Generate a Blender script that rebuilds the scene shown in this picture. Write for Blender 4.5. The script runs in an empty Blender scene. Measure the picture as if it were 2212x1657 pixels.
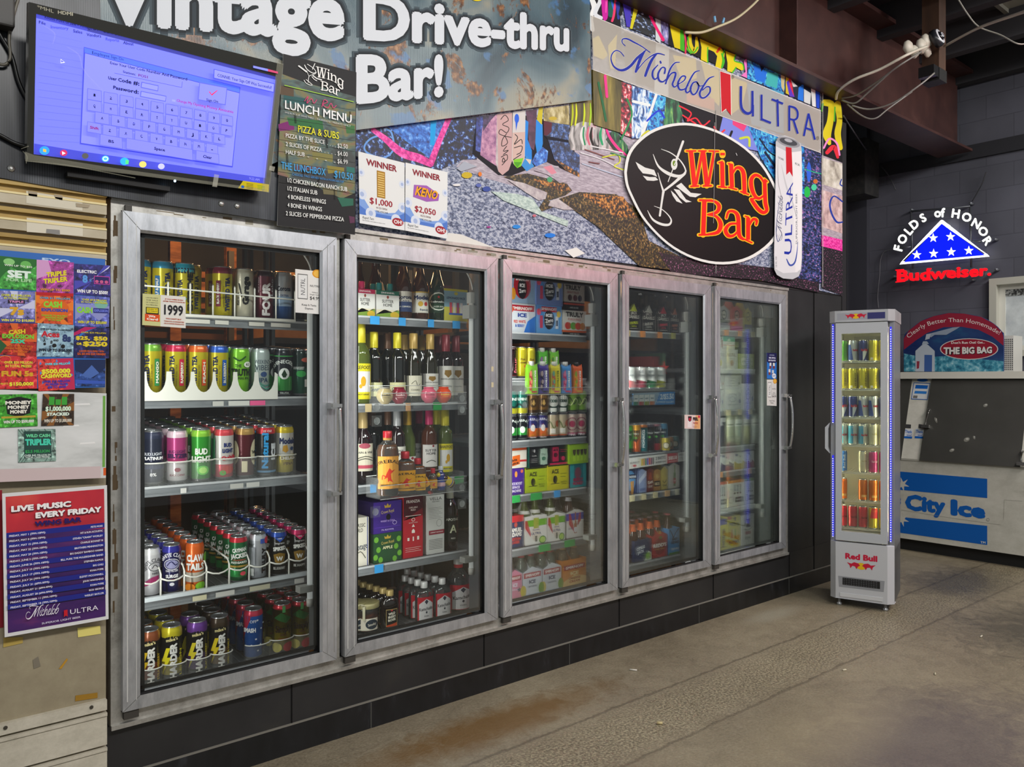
import bpy,math,random
import numpy as np
from mathutils import Vector,Matrix
from mathutils.geometry import tessellate_polygon
random.seed(7)
SC=bpy.context.scene
COL=SC.collection
PI=math.pi
# ---------------------------------------------------------------- camera
FPX,HZ=1735.0,822.0 # focal length in pixels, row of the horizon
_h=math.hypot(2040,FPX)
FW=Vector((FPX/_h,2040/_h,0));RT=Vector((2040/_h,-FPX/_h,0))
CAM=Vector((-0.68606,-2.79816,1.38))
cd=bpy.data.cameras.new('camera');cam=bpy.data.objects.new('camera',cd);COL.objects.link(cam)
cd.sensor_fit='HORIZONTAL';cd.sensor_width=36;cd.lens=36*FPX/2212
cd.shift_y=-6.5/2212
cd.clip_start=0.05;cd.clip_end=100
cam.location=CAM;cam.rotation_euler=(PI/2,0,math.atan2(FW.y,FW.x)-PI/2)
SC.camera=cam
# ---------------------------------------------------------------- light
SC.view_settings.view_transform='Standard';SC.view_settings.look='None'
SC.view_settings.gamma=1;SC.view_settings.use_curve_mapping=False
SC.view_settings.exposure=0.22
w=bpy.data.worlds.new('daylight');SC.world=w;w.use_nodes=True
w.node_tree.nodes['Background'].inputs[0].default_value=(0.93,0.97,1.0,1)
w.node_tree.nodes['Background'].inputs[1].default_value=0.3
def area(name,loc,target,sx,sy,power,col=(1,1,1)):
    l=bpy.data.lights.new(name,'AREA');l.shape='RECTANGLE';l.size=sx;l.size_y=sy;l.energy=power;l.color=col
    o=bpy.data.objects.new(name,l);COL.objects.link(o);o.location=loc
    o.rotation_euler=(Vector(target)-Vector(loc)).to_track_quat('-Z','Y').to_euler()
    return o
for x,p in((-.4,66),(1.7,72),(3.8,66)):
    area('ceiling_fill',(x,-3.7,3.95),(x+.3,-.2,.9),1.5,.5,p,(1,.985,.95))
area('neon_light',(4.6,-2.7,2.85),(1.9,0,1.7),2.0,.08,9,(1,.02,.07))
area('ceiling_fill',(5.4,-2.9,3.95),(6.3,-.4,1.2),1.2,.4,60,(1,.985,.95))  # unseen extra lamp added to brighten the back wall
# ---------------------------------------------------------------- picture rays -> places on real planes
def _ray(u,v):
    return FW+RT*((u-1106.0)/FPX)+Vector((0,0,-(v-HZ)/FPX))
def onY(u,v,y):
    q=_ray(u,v);return CAM+q*((y-CAM.y)/q.y)
def onX(u,v,x):
    q=_ray(u,v);return CAM+q*((x-CAM.x)/q.x)
def onZ(u,v,z):
    q=_ray(u,v);return CAM+q*((z-CAM.z)/q.z)
def xat(u,y):
    return onY(u,900,y).x
class Crop:
    def __init__(s,x,y,k):s.x,s.y,s.k=x,y,k
    def __call__(s,*p):
        return[(s.x+a/s.k,s.y+b/s.k)for a,b in p]
# ---------------------------------------------------------------- materials
def lin(h):
    h=h.lstrip('#');c=[int(h[i:i+2],16)/255 for i in(0,2,4)]
    return tuple(x/12.92 if x<=.04045 else((x+.055)/1.055)**2.4 for x in c)+(1,)
_MC={}
def mat(col,rough=.45,metal=0.0,emit=0.0,coat=0.0,spec=.5):
    k=(col,rough,metal,emit,coat,spec)
    if k in _MC:return _MC[k]
    m=bpy.data.materials.new('paint_'+col.lstrip('#'));m.use_nodes=True
    b=m.node_tree.nodes['Principled BSDF']
    b.inputs['Base Color'].default_value=lin(col);b.inputs['Roughness'].default_value=rough
    b.inputs['Metallic'].default_value=metal;b.inputs['Specular IOR Level'].default_value=spec
    if coat:b.inputs['Coat Weight'].default_value=coat;b.inputs['Coat Roughness'].default_value=.08
    if emit:b.inputs['Emission Color'].default_value=lin(col);b.inputs['Emission Strength'].default_value=emit
    _MC[k]=m
    return m
def print_ink(col):return mat(col,.55,spec=.25)
def nodes(name):
    m=bpy.data.materials.new(name);m.use_nodes=True
    t=m.node_tree;return m,t,t.nodes['Principled BSDF']
def N(t,kind,**kw):
    n=t.nodes.new(kind)
    for k,v in kw.items():
        if k.startswith('i_'):
            key=k[2:]
            n.inputs[int(key)if key.isdigit()else key.replace('_',' ')].default_value=v
        else:setattr(n,k,v)
    return n
def ramp(t,stops,const=False):
    r=t.nodes.new('ShaderNodeValToRGB');e=r.color_ramp.elements
    r.color_ramp.interpolation='CONSTANT' if const else 'LINEAR'
    while len(e)<len(stops):e.new(.5)
    for i,(p,c)in enumerate(stops):e[i].position=p;e[i].color=lin(c)
    return r
def coords(t,scale=(1,1,1),rot=(0,0,0)):
    tc=t.nodes.new('ShaderNodeTexCoord');mp=t.nodes.new('ShaderNodeMapping')
    mp.inputs['Scale'].default_value=scale;mp.inputs['Rotation'].default_value=rot
    t.links.new(tc.outputs['Object'],mp.inputs['Vector']);return mp
def speck(name,stops,scale=40,stretch=(1,1,1),rough=.5,metal=0,detail=4,const=False,bump=0,rot=(0,0,0),dist=0.0,nrough=.6):
    if name in _MC:return _MC[name]
    m,t,b=nodes(name);mp=coords(t,stretch,rot)
    n=N(t,'ShaderNodeTexNoise',i_Scale=scale,i_Detail=detail,i_Roughness=nrough,i_Distortion=dist)
    t.links.new(mp.outputs[0],n.inputs['Vector'])
    r=ramp(t,stops,const);t.links.new(n.outputs['Fac'],r.inputs[0]);t.links.new(r.outputs[0],b.inputs['Base Color'])
    b.inputs['Roughness'].default_value=rough;b.inputs['Metallic'].default_value=metal
    if bump:
        bp=N(t,'ShaderNodeBump',i_Strength=bump,i_Distance=.01);t.links.new(n.outputs['Fac'],bp.inputs['Height']);t.links.new(bp.outputs[0],b.inputs['Normal'])
    _MC[name]=m
    return m
def sheer(name,col,alpha,rough=.4):
    """A thin translucent print or film: part of the light passes straight through."""
    if name in _MC:return _MC[name]
    m,t,b=nodes(name);b.inputs['Base Color'].default_value=lin(col);b.inputs['Roughness'].default_value=rough
    tr=N(t,'ShaderNodeBsdfTransparent');mx=N(t,'ShaderNodeMixShader',i_0=alpha)
    t.links.new(tr.outputs[0],mx.inputs[1]);t.links.new(b.outputs[0],mx.inputs[2])
    t.links.new(mx.outputs[0],t.nodes['Material Output'].inputs[0]);_MC[name]=m
    return m
def pane(name,tint='#ffffff',haze=0.0,hazecol='#aab4b0',rough=.01,ior=1.5,fog=None,gain=1.0):
    """Window glass: clear with a real reflection, plus a film of dirt or condensation."""
    if name in _MC:return _MC[name]
    m,t,b=nodes(name);t.nodes.remove(b);out=t.nodes['Material Output']
    tr=N(t,'ShaderNodeBsdfTransparent',i_Color=lin(tint));gl=N(t,'ShaderNodeBsdfGlossy',i_Roughness=rough)
    fr=N(t,'ShaderNodeFresnel',i_IOR=ior)
    mu=N(t,'ShaderNodeMath',operation='MULTIPLY');mu.inputs[1].default_value=gain;t.links.new(fr.outputs[0],mu.inputs[0])
    mx=N(t,'ShaderNodeMixShader');t.links.new(mu.outputs[0],mx.inputs[0]);t.links.new(tr.outputs[0],mx.inputs[1]);t.links.new(gl.outputs[0],mx.inputs[2])
    last=mx
    if haze or fog:
        df=N(t,'ShaderNodeBsdfDiffuse',i_Color=lin(hazecol));m2=N(t,'ShaderNodeMixShader',i_0=haze)
        if fog:
            mp=coords(t,fog[0]);nz=N(t,'ShaderNodeTexNoise',i_Scale=fog[1],i_Detail=5.0)
            t.links.new(mp.outputs[0],nz.inputs['Vector'])
            mr=N(t,'ShaderNodeMapRange',i_1=fog[2],i_2=fog[3],i_3=haze*.35,i_4=haze*1.5);t.links.new(nz.outputs['Fac'],mr.inputs[0]);t.links.new(mr.outputs[0],m2.inputs[0])
        t.links.new(mx.outputs[0],m2.inputs[1]);t.links.new(df.outputs[0],m2.inputs[2]);last=m2
    t.links.new(last.outputs[0],out.inputs[0]);_MC[name]=m
    return m
# ---------------------------------------------------------------- mesh helpers
class MB:
    def __init__(s):s.v,s.f,s.fm,s.sm,s.mats=[],[],[],[],[]
    def mi(s,m):
        if isinstance(m,str):m=print_ink(m)
        if m not in s.mats:s.mats.append(m)
        return s.mats.index(m)
    def add(s,vs,fs,m,smooth=False):
        b=len(s.v);k=s.mi(m);s.v.extend(tuple(x)for x in vs)
        for f in fs:s.f.append(tuple(b+i for i in f));s.fm.append(k);s.sm.append(smooth)
    def box(s,x0,x1,y0,y1,z0,z1,m,xf=None):
        vs=[Vector((x,y,z))for x in(x0,x1)for y in(y0,y1)for z in(z0,z1)]
        if xf:vs=[xf@p for p in vs]
        s.add(vs,[(0,1,3,2),(4,6,7,5),(0,4,5,1),(2,3,7,6),(0,2,6,4),(1,5,7,3)],m)
    def prism(s,pts,d,m,xf=None):
        """pts: outline in x,z; extruded along y from 0 to d."""
        n=len(pts);a=[Vector((p[0],0,p[1]))for p in pts];b=[Vector((p[0],d,p[1]))for p in pts]
        vs=a+b
        if xf:vs=[xf@p for p in vs]
        tri=tessellate_polygon([[Vector((p[0],p[1],0))for p in pts]])
        s.add(vs,[tuple(t)for t in tri]+[tuple(i+n for i in t)for t in tri]+[(i,(i+1)%n,n+(i+1)%n,n+i)for i in range(n)],m)
    def lathe(s,prof,m,seg=20,c=(0,0,0),sy=1.0,smooth=True,cap=True,xf=None):
        """prof: (r, z[, material of the band above]) from the bottom up."""
        vs=[];n=len(prof)
        for p in prof:
            for k in range(seg):
                a=2*PI*k/seg;q=Vector((c[0]+p[0]*math.cos(a),c[1]+sy*p[0]*math.sin(a),c[2]+p[1]));vs.append(xf@q if xf else q)
        cur=m
        for i in range(n-1):
            if len(prof[i])>2:cur=prof[i][2]
            s.add([],[],cur)
            k=s.mi(cur);b0=len(s.v)
            for j in range(seg):
                s.f.append((b0+i*seg+j,b0+i*seg+(j+1)%seg,b0+(i+1)*seg+(j+1)%seg,b0+(i+1)*seg+j));s.fm.append(k);s.sm.append(smooth)
        b0=len(s.v);s.v.extend(tuple(x)for x in vs)
        if cap:
            if prof[0][0]>1e-4:s.f.append(tuple(b0+j for j in range(seg))[::-1]);s.fm.append(s.mi(prof[0][2]if len(prof[0])>2 else m));s.sm.append(False)
            if prof[-1][0]>1e-4:s.f.append(tuple(b0+(n-1)*seg+j for j in range(seg)));s.fm.append(s.mi(cur));s.sm.append(False)
    def tube(s,pts,r,m,seg=6):
        pts=[Vector(p)for p in pts];n=len(pts);rings=[]
        for i,p in enumerate(pts):
            d=(pts[min(i+1,n-1)]-pts[max(i-1,0)]).normalized()
            up=Vector((0,0,1))if abs(d.z)<.9 else Vector((1,0,0))
            a=d.cross(up).normalized();b=d.cross(a)
            rr=r[i]if isinstance(r,(list,tuple))else r
            rings+=[p+a*rr*math.cos(2*PI*k/seg)+b*rr*math.sin(2*PI*k/seg)for k in range(seg)]
        fs=[(i*seg+k,i*seg+(k+1)%seg,(i+1)*seg+(k+1)%seg,(i+1)*seg+k)for i in range(n-1)for k in range(seg)]
        s.add(rings,fs+[tuple(range(seg))[::-1],tuple((n-1)*seg+k for k in range(seg))],m,True)
    def build(s,name,parent=None,bevel=0,loc=None,rot=None):
        me=bpy.data.meshes.new(name);me.from_pydata(s.v,[],s.f);
        for m in s.mats:me.materials.append(m)
        me.polygons.foreach_set('material_index',s.fm);me.polygons.foreach_set('use_smooth',s.sm);me.update()
        o=put(name,me,parent,loc,rot)
        if bevel:
            md=o.modifiers.new('soft_edges','BEVEL');md.width=bevel;md.segments=2;md.limit_method='ANGLE';md.angle_limit=1.0
        return o
def put(name,me,parent=None,loc=None,rot=None):
    o=bpy.data.objects.new(name,me);COL.objects.link(o)
    if parent:o.parent=parent
    if loc is not None:o.location=loc
    if rot is not None:o.rotation_euler=rot
    return o
_LB={}
def tag(o,label,cat,group=None):
    o['label']=label;o['category']=cat
    if group:o['group']=group
    n=len(label.split())
    if not 4<=n<=16:print('LABEL LENGTH',n,label)
    if label in _LB and not(group and _LB[label]==group):print('LABEL TWICE',label)
    _LB[label]=group
    return o
def thing(name,label,cat,loc=(0,0,0),rot=(0,0,0),group=None):
    return tag(put(name,None,None,loc,rot),label,cat,group)
def struct(o):o['kind']='structure';return o
def copy_tree(o,parent=None):
    c=o.copy();COL.objects.link(c);c.parent=parent
    for k in('label','category','group'):
        if k in c:del c[k]
    for ch in[x for x in o.children]:
        d=copy_tree(ch,c)
    return c
# ---------------------------------------------------------------- flat art: print on boards, cans and cartons
_FC=bpy.data.curves.new('lettering','FONT');_FC.fill_mode='FRONT'
_FO=bpy.data.objects.new('lettering',_FC);COL.objects.link(_FO)
_GC={}
def glyphs(s,res=2):
    k=(s,res)
    if k not in _GC:
        _FC.body=s;_FC.resolution_u=res
        dg=bpy.context.evaluated_depsgraph_get();dg.update();ev=_FO.evaluated_get(dg);me=ev.to_mesh()
        vs=[(v.co.x,v.co.y)for v in me.vertices];me.calc_loop_triangles();ts=[tuple(t.vertices)for t in me.loop_triangles]
        ev.to_mesh_clear();xs=[p[0]for p in vs]or[0]
        _GC[k]=(vs,ts,min(xs),max(xs))
    return _GC[k]
CAPH=max(p[1]for p in glyphs('H')[0])
def homog(src,dst):
    A=[];B=[]
    for(x,y),(u,v)in zip(src,dst):
        A.append([x,y,1,0,0,0,-u*x,-u*y]);B.append(u)
        A.append([0,0,0,x,y,1,-v*x,-v*y]);B.append(v)
    h=np.linalg.solve(np.array(A,float),np.array(B,float))
    return lambda x,y:((h[0]*x+h[1]*y+h[2])/(h[6]*x+h[7]*y+1),(h[3]*x+h[4]*y+h[5])/(h[6]*x+h[7]*y+1))
def smooth(pts,k=5):
    """Catmull-Rom through the points (each a tuple of any length)."""
    out=[];n=len(pts)
    for i in range(n-1):
        a,b,c,d=pts[max(i-1,0)],pts[i],pts[i+1],pts[min(i+2,n-1)]
        for j in range(k):
            t=j/k
            out.append(tuple(.5*(2*q+(r-p)*t+(2*p-5*q+4*r-e)*t*t+(-p+3*q-3*r+e)*t**3)for p,q,r,e in zip(a,b,c,d)))
    out.append(tuple(pts[-1]));return out
class Art:
    """Draws flat shapes in x,y; fn(x, y, layer) places them on the real surface; step cuts shapes so they can follow a curve."""
    def __init__(s,mb,fn,step=None,dl=0.00002,l0=.0002):s.mb,s.fn,s.step,s.dl,s.l=mb,fn,step,dl,l0
    def up(s):s.l+=s.dl
    def tris(s,vs,ts,m):
        if not s.step:
            s.mb.add([s.fn(x,y,s.l)for x,y in vs],ts,m);s.up();return
        st=s.step;ov=[];of=[]
        for t in ts:
            p=[vs[i]for i in t];lo=math.floor(min(q[0]for q in p)/st);hi=math.ceil(max(q[0]for q in p)/st)
            for k in range(lo,max(hi,lo+1)):
                q=p
                for sgn,lim in((1,k*st),(-1,(k+1)*st)):
                    r=[]
                    for i in range(len(q)):
                        a,b=q[i],q[(i+1)%len(q)];da,db=sgn*(a[0]-lim),sgn*(b[0]-lim)
                        if da>=0:r.append(a)
                        if da*db<0:
                            f=da/(da-db);r.append((a[0]+(b[0]-a[0])*f,a[1]+(b[1]-a[1])*f))
                    q=r
                    if len(q)<3:break
                if len(q)>=3:
                    of.append(tuple(range(len(ov),len(ov)+len(q))));ov+=q
        if of:s.mb.add([s.fn(x,y,s.l)for x,y in ov],of,m)
        s.up()
    def poly(s,pts,m):
        ts=tessellate_polygon([[Vector((p[0],p[1],0))for p in pts]]);s.tris(pts,[tuple(t)for t in ts],m)
    def rect(s,x0,y0,x1,y1,m):s.tris([(x0,y0),(x1,y0),(x1,y1),(x0,y1)],[(0,1,2),(0,2,3)],m)
    def ell(s,cx,cy,rx,ry,m,n=20,a0=0,rot=0):
        c,d=math.cos(rot),math.sin(rot);pts=[]
        for k in range(n):
            x,y=rx*math.cos(2*PI*k/n),ry*math.sin(2*PI*k/n);pts.append((cx+x*c-y*d,cy+x*d+y*c))
        s.tris(pts,[(0,i,i+1)for i in range(1,n-1)],m)
    def ring(s,cx,cy,rx,ry,wd,m,n=28,a0=0,a1=2*PI):
        p=[(cx+(rx+e)*math.cos(a0+(a1-a0)*k/n),cy+(ry+e)*math.sin(a0+(a1-a0)*k/n))for k in range(n+1)for e in(-wd/2,wd/2)]
        s.tris(p,[t for k in range(n)for t in((2*k,2*k+1,2*k+3),(2*k,2*k+3,2*k+2))],m)
    def stroke(s,pts,wd,m,sm=True,k=5,ends=True):
        """wd: one width or one per point; round joints."""
        ws=list(wd)if isinstance(wd,(list,tuple))else[wd]*len(pts)
        q=[(p[0],p[1],x)for p,x in zip(pts,ws)]
        if sm and len(q)>2:q=smooth(q,k)
        vs=[];n=len(q)
        for i,p in enumerate(q):
            a,b=q[max(i-1,0)],q[min(i+1,n-1)];dx,dy=b[0]-a[0],b[1]-a[1];L=math.hypot(dx,dy)or 1;h=p[2]/2
            vs+=[(p[0]-dy/L*h,p[1]+dx/L*h),(p[0]+dy/L*h,p[1]-dx/L*h)]
        ts=[t for i in range(n-1)for t in((2*i,2*i+1,2*i+3),(2*i,2*i+3,2*i+2))]
        s.tris(vs,ts,m)
        if ends:
            for e in(q[0],q[-1]):s.tris([(e[0]+e[2]/2*math.cos(2*PI*j/10),e[1]+e[2]/2*math.sin(2*PI*j/10))for j in range(10)],[(0,j,j+1)for j in range(1,9)],m)
    def star(s,cx,cy,r,m,inner=.42,n=5,rot=PI/2,sx=1):
        pts=[(cx+sx*(r if k%2==0 else r*inner)*math.cos(rot+PI*k/n),cy+(r if k%2==0 else r*inner)*math.sin(rot+PI*k/n))for k in range(2*n)]
        s.poly(pts,m)
    def textq(s,txt,quad,m,bold=0.0,res=2,shear=0.0):
        """Lettering whose baseline-left, baseline-right, cap-right, cap-left corners fall on quad."""
        vs,ts,x0,x1=glyphs(txt,max(res,2))
        if not ts:return
        H=homog([(x0-bold,-bold),(x1+bold,-bold),(x1+bold,CAPH+bold),(x0-bold,CAPH+bold)],quad)
        for dx,dy in s.copies(bold):s.tris([H(x+dx+shear*y,y+dy)for x,y in vs],ts,m)
    @staticmethod
    def copies(b):
        """Bold lettering is the plain letter printed a few times, each a hair aside."""
        return[(0,0)]if b<.006 else[(-b,0),(b,0),(0,b*.6)]if b<.025 else[(b*math.cos(k*PI/4),b*math.sin(k*PI/4))for k in range(8)]+[(0,0)]
    def text(s,txt,cx,cy,bw,bh,m,rot=0,bold=0.0,res=2,shear=0.0,tilt=0.0):
        a,b=bw/2,bh/2
        q={0:[(-a,-b),(a,-b),(a,b),(-a,b)],90:[(a,-b),(a,b),(-a,b),(-a,-b)],-90:[(-a,b),(-a,-b),(a,-b),(a,b)]}[rot]
        c,d=math.cos(tilt),math.sin(tilt)
        s.textq(txt,[(cx+x*c-y*d,cy+x*d+y*c)for x,y in q],m,bold,res,shear)
    def arc(s,txt,cx,cy,r,a0,a1,h,m,bold=0.0,res=2,ry=None):
        """Lettering along an arc of ellipse r, ry; a0 -> a1 are the angles of its ends; h the cap height."""
        vs,ts,x0,x1=glyphs(txt,2);ry=ry or r;sg=1 if a1<a0 else-1
        for dx,dy in s.copies(bold):
          out=[]
          for x,y in vs:
            x+=dx;y+=dy
            a=a0+(a1-a0)*(x-x0)/(x1-x0);e=sg*y/CAPH*h;out.append((cx+(r+e)*math.cos(a),cy+(ry+e)*math.sin(a)))
          s.tris(out,ts,m)
def q4(u0,v0,u1,v1,h0,h1=None):
    """A quad in picture coordinates: baseline from (u0, v0) to (u1, v1), cap heights h0, h1 straight up."""
    h1=h0 if h1 is None else h1
    return[(u0,v0),(u1,v1),(u1,v1-h1),(u0,v0-h0)]
def wallY(y):return lambda u,v,l:(lambda p:Vector((p.x,y-l,p.z)))(onY(u,v,y))
def wallX(x):return lambda u,v,l:(lambda p:Vector((x-l,p.y,p.z)))(onX(u,v,x))
def ops(a,lst,W,H,S=1.0):
    """Runs a compact list of drawing steps; x runs -1..1 over W, y 0..1 over H."""
    X=lambda x:x*W/2
    for o in lst:
        k=o[0]
        if k=='r':a.rect(X(o[1]),o[2]*H,X(o[3]),o[4]*H,o[5])
        elif k=='e':a.ell(X(o[1]),o[2]*H,o[3]*W/2,o[4]*H,o[5],16)
        elif k=='o':a.ring(X(o[1]),o[2]*H,o[3]*W/2,o[4]*H,o[5]*H,o[6],20)
        elif k=='t':a.text(o[1],X(o[2]),o[3]*H,o[4]*W/2,o[5]*H,o[6],*(o[7:8]or(0,)),bold=min(.06,o[8]if len(o)>8 else .02),res=1,tilt=(o[9]if len(o)>9 else 0))
        elif k=='p':a.poly([(X(x),y*H)for x,y in o[1]],o[2])
        elif k=='s':a.stroke([(X(x),y*H)for x,y in o[1]],o[2]*H,o[3],k=3)
        elif k=='*':a.star(X(o[1]),o[2]*H,o[3]*H,o[4])
        elif k=='a':a.arc(o[1],X(o[2]),o[3]*H,o[4]*W/2,o[5],o[6],o[7]*H,o[8],bold=.02,res=1,ry=o[9]*H)
# ================================================================ room shell
ZC=4.15;XB=6.8
def floor_mat():
    m,t,b=nodes('worn_concrete');L=t.links.new
    tc=N(t,'ShaderNodeTexCoord');sep=N(t,'ShaderNodeSeparateXYZ');L(tc.outputs['Object'],sep.inputs[0])
    big=N(t,'ShaderNodeTexNoise',i_Scale=.9,i_Detail=6.0,i_Roughness=.62,i_Distortion=.6);L(tc.outputs['Object'],big.inputs['Vector'])
    fine=N(t,'ShaderNodeTexNoise',i_Scale=95.0,i_Detail=3.0,i_Roughness=.7);L(tc.outputs['Object'],fine.inputs['Vector'])
    mid=N(t,'ShaderNodeTexNoise',i_Scale=9.0,i_Detail=8.0,i_Roughness=.72,i_Distortion=1.2);L(tc.outputs['Object'],mid.inputs['Vector'])
    r1=ramp(t,[(.3,'#5f5649'),(.48,'#7b7161'),(.62,'#8f8672'),(.75,'#a39a84')]);L(big.outputs['Fac'],r1.inputs[0])
    r2=ramp(t,[(.3,'#59503f'),(.5,'#8a8068'),(.7,'#b0a68c')]);L(fine.outputs['Fac'],r2.inputs[0])
    r3=ramp(t,[(.34,'#57503f'),(.5,'#867c66'),(.66,'#a29880')]);L(mid.outputs['Fac'],r3.inputs[0])
    m1=N(t,'ShaderNodeMix',data_type='RGBA',i_0=.4);L(r1.outputs[0],m1.inputs[6]);L(r3.outputs[0],m1.inputs[7])
    m2=N(t,'ShaderNodeMix',data_type='RGBA',i_0=.33);L(m1.outputs[2],m2.inputs[6]);L(r2.outputs[0],m2.inputs[7])
    # a coarser, grittier strip of concrete between the two joints
    wob=N(t,'ShaderNodeMath',operation='MULTIPLY_ADD');wob.inputs[1].default_value=.05;L(mid.outputs['Fac'],wob.inputs[0]);L(sep.outputs['Y'],wob.inputs[2])
    def band(y,wd):
        d=N(t,'ShaderNodeMath',operation='SUBTRACT');d.inputs[1].default_value=y;L(wob.outputs[0],d.inputs[0])
        a=N(t,'ShaderNodeMath',operation='ABSOLUTE');L(d.outputs[0],a.inputs[0])
        r=N(t,'ShaderNodeMapRange',i_1=wd*.4,i_2=wd,i_3=1.0,i_4=0.0);L(a.outputs[0],r.inputs[0]);return r
    strip=band(-.66,.2);grit=ramp(t,[(.4,'#4c4436'),(.5,'#7d745d'),(.58,'#bdb394')]);L(fine.outputs['Fac'],grit.inputs[0])
    sm=N(t,'ShaderNodeMath',operation='MULTIPLY');sm.inputs[1].default_value=.45;L(strip.outputs[0],sm.inputs[0])
    m3=N(t,'ShaderNodeMix',data_type='RGBA');L(sm.outputs[0],m3.inputs[0]);L(m2.outputs[2],m3.inputs[6]);L(grit.outputs[0],m3.inputs[7])
    cur=m3
    for y,k in((-.475,.5),(-.84,.45)):
        s=band(y,.011);k2=N(t,'ShaderNodeMath',operation='MULTIPLY');k2.inputs[1].default_value=k;L(s.outputs[0],k2.inputs[0])
        mm=N(t,'ShaderNodeMix',data_type='RGBA');mm.inputs[7].default_value=lin('#453d31');L(k2.outputs[0],mm.inputs[0]);L(cur.outputs[2],mm.inputs[6]);cur=mm
    def blot(x,y,rx,ry,col,k):
        mp=N(t,'ShaderNodeMapping');mp.inputs['Location'].default_value=(-x/rx,-y/ry,0);mp.inputs['Scale'].default_value=(1/rx,1/ry,0);L(tc.outputs['Object'],mp.inputs[0])
        ln=N(t,'ShaderNodeVectorMath',operation='LENGTH');L(mp.outputs[0],ln.inputs[0])
        ad=N(t,'ShaderNodeMath',operation='MULTIPLY_ADD');ad.inputs[1].default_value=1.1;L(mid.outputs['Fac'],ad.inputs[0]);L(ln.outputs['Value'],ad.inputs[2])
        r=N(t,'ShaderNodeMapRange',i_1=.9,i_2=1.55,i_3=k,i_4=0.0);L(ad.outputs[0],r.inputs[0])
        mm=N(t,'ShaderNodeMix',data_type='RGBA');mm.inputs[7].default_value=lin(col);L(r.outputs[0],mm.inputs[0]);L(cur.outputs[2],mm.inputs[6]);return mm
    cur=blot(1.35,-.3,.8,.17,'#6f5022',.8)
    cur=blot(4.5,-1.35,.8,.5,'#36332f',.75);cur=blot(2.5,-1.55,.9,.5,'#4e4652',.55)
    cur=blot(5.2,-.6,.7,.35,'#35302a',.6);cur=blot(3.55,-.19,.32,.1,'#a3a08f',.5);cur=blot(2.3,-1.2,.6,.25,'#a2967a',.35)
    L(cur.outputs[2],b.inputs['Base Color'])
    rr=ramp(t,[(.3,'#808080'),(.7,'#b8b8b8')]);L(big.outputs['Fac'],rr.inputs[0]);L(rr.outputs[0],b.inputs['Roughness'])
    bp=N(t,'ShaderNodeBump',i_Strength=.35,i_Distance=.006);L(fine.outputs['Fac'],bp.inputs['Height']);L(bp.outputs[0],b.inputs['Normal'])
    return m
f=MB();f.box(-3.0,7.2,-6.5,3.2,-.1,0,floor_mat());struct(f.build('floor'))
BLK=speck('black_panel',[(.3,'#1d1d1f'),(.62,'#29292a'),(.8,'#34332f')],3,rough=.38,detail=8)
BLK2=speck('black_scuffed',[(.35,'#0d0e10'),(.6,'#17181b'),(.72,'#2c2e33')],14,(1,1,.35),rough=.35,detail=10)
# wall that carries the cooler: black panels under and beside it, backing behind the banners
wl=MB()
wl.box(-.012,4.74,.002,.06,.108,.268,BLK);wl.box(4.022,4.74,.004,.06,.268,2.0,BLK)
wl.box(-1.6,4.74,0,.06,1.972,3.36,mat('#141416',.6))
for x in(.62,1.53,2.42,3.23,4.05):wl.box(x,x+.004,-.001,.004,.11,.266,'#0c0c0d')
wl.box(4.36,4.365,-.001,.01,.11,1.97,'#0c0c0d')
struct(wl.build('wall_cooler'))
bb=MB();bb.box(-.012,4.74,-.008,.05,0,.104,BLK2);bb.box(-.012,4.74,-.006,.05,.104,.109,mat('#77746b',.7))
for x in(.95,2.05,3.08,4.03):bb.box(x,x+.004,-.0095,0,.002,.103,'#50504c')
struct(bb.build('baseboard_cooler'))
# end face of the walk-in box and the dark pilaster
we=MB();we.box(4.74,4.80,0,2.6,0,3.2,mat('#1b1b1e',.5));we.box(4.8,6.0,2.2,2.3,0,ZC,mat('#17171a',.7));struct(we.build('wall_end'))
def block_mat():
    m,t,b=nodes('painted_block');L=t.links.new
    tc=N(t,'ShaderNodeTexCoord');mp=N(t,'ShaderNodeMapping');mp.inputs['Rotation'].default_value=(0,PI/2,PI/2);L(tc.outputs['Object'],mp.inputs[0])
    sw=N(t,'ShaderNodeSeparateXYZ');L(tc.outputs['Object'],sw.inputs[0]);cb=N(t,'ShaderNodeCombineXYZ');L(sw.outputs['Y'],cb.inputs[0]);L(sw.outputs['Z'],cb.inputs[1])
    br=N(t,'ShaderNodeTexBrick',i_Scale=1.0,i_Mortar_Size=.004,i_Mortar_Smooth=.3,i_Brick_Width=.42,i_Row_Height=.2);L(cb.outputs[0],br.inputs['Vector'])
    br.inputs['Color1'].default_value=lin('#5a5a64');br.inputs['Color2'].default_value=lin('#5f5f6a');br.inputs['Mortar'].default_value=lin('#50505a')
    nz=N(t,'ShaderNodeTexNoise',i_Scale=2.0,i_Detail=7.0);L(tc.outputs['Object'],nz.inputs['Vector']);rp=ramp(t,[(.3,'#cfcfcf'),(.7,'#ffffff')]);L(nz.outputs['Fac'],rp.inputs[0])
    mx=N(t,'ShaderNodeMix',data_type='RGBA',blend_type='MULTIPLY',i_0=1.0);L(br.outputs['Color'],mx.inputs[6]);L(rp.outputs[0],mx.inputs[7]);L(mx.outputs[2],b.inputs['Base Color'])
    b.inputs['Roughness'].default_value=.55
    bp=N(t,'ShaderNodeBump',i_Strength=.25,i_Distance=.004,invert=True);L(br.outputs['Fac'],bp.inputs['Height']);L(bp.outputs[0],b.inputs['Normal'])
    return m
BLOCK=block_mat()
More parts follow.
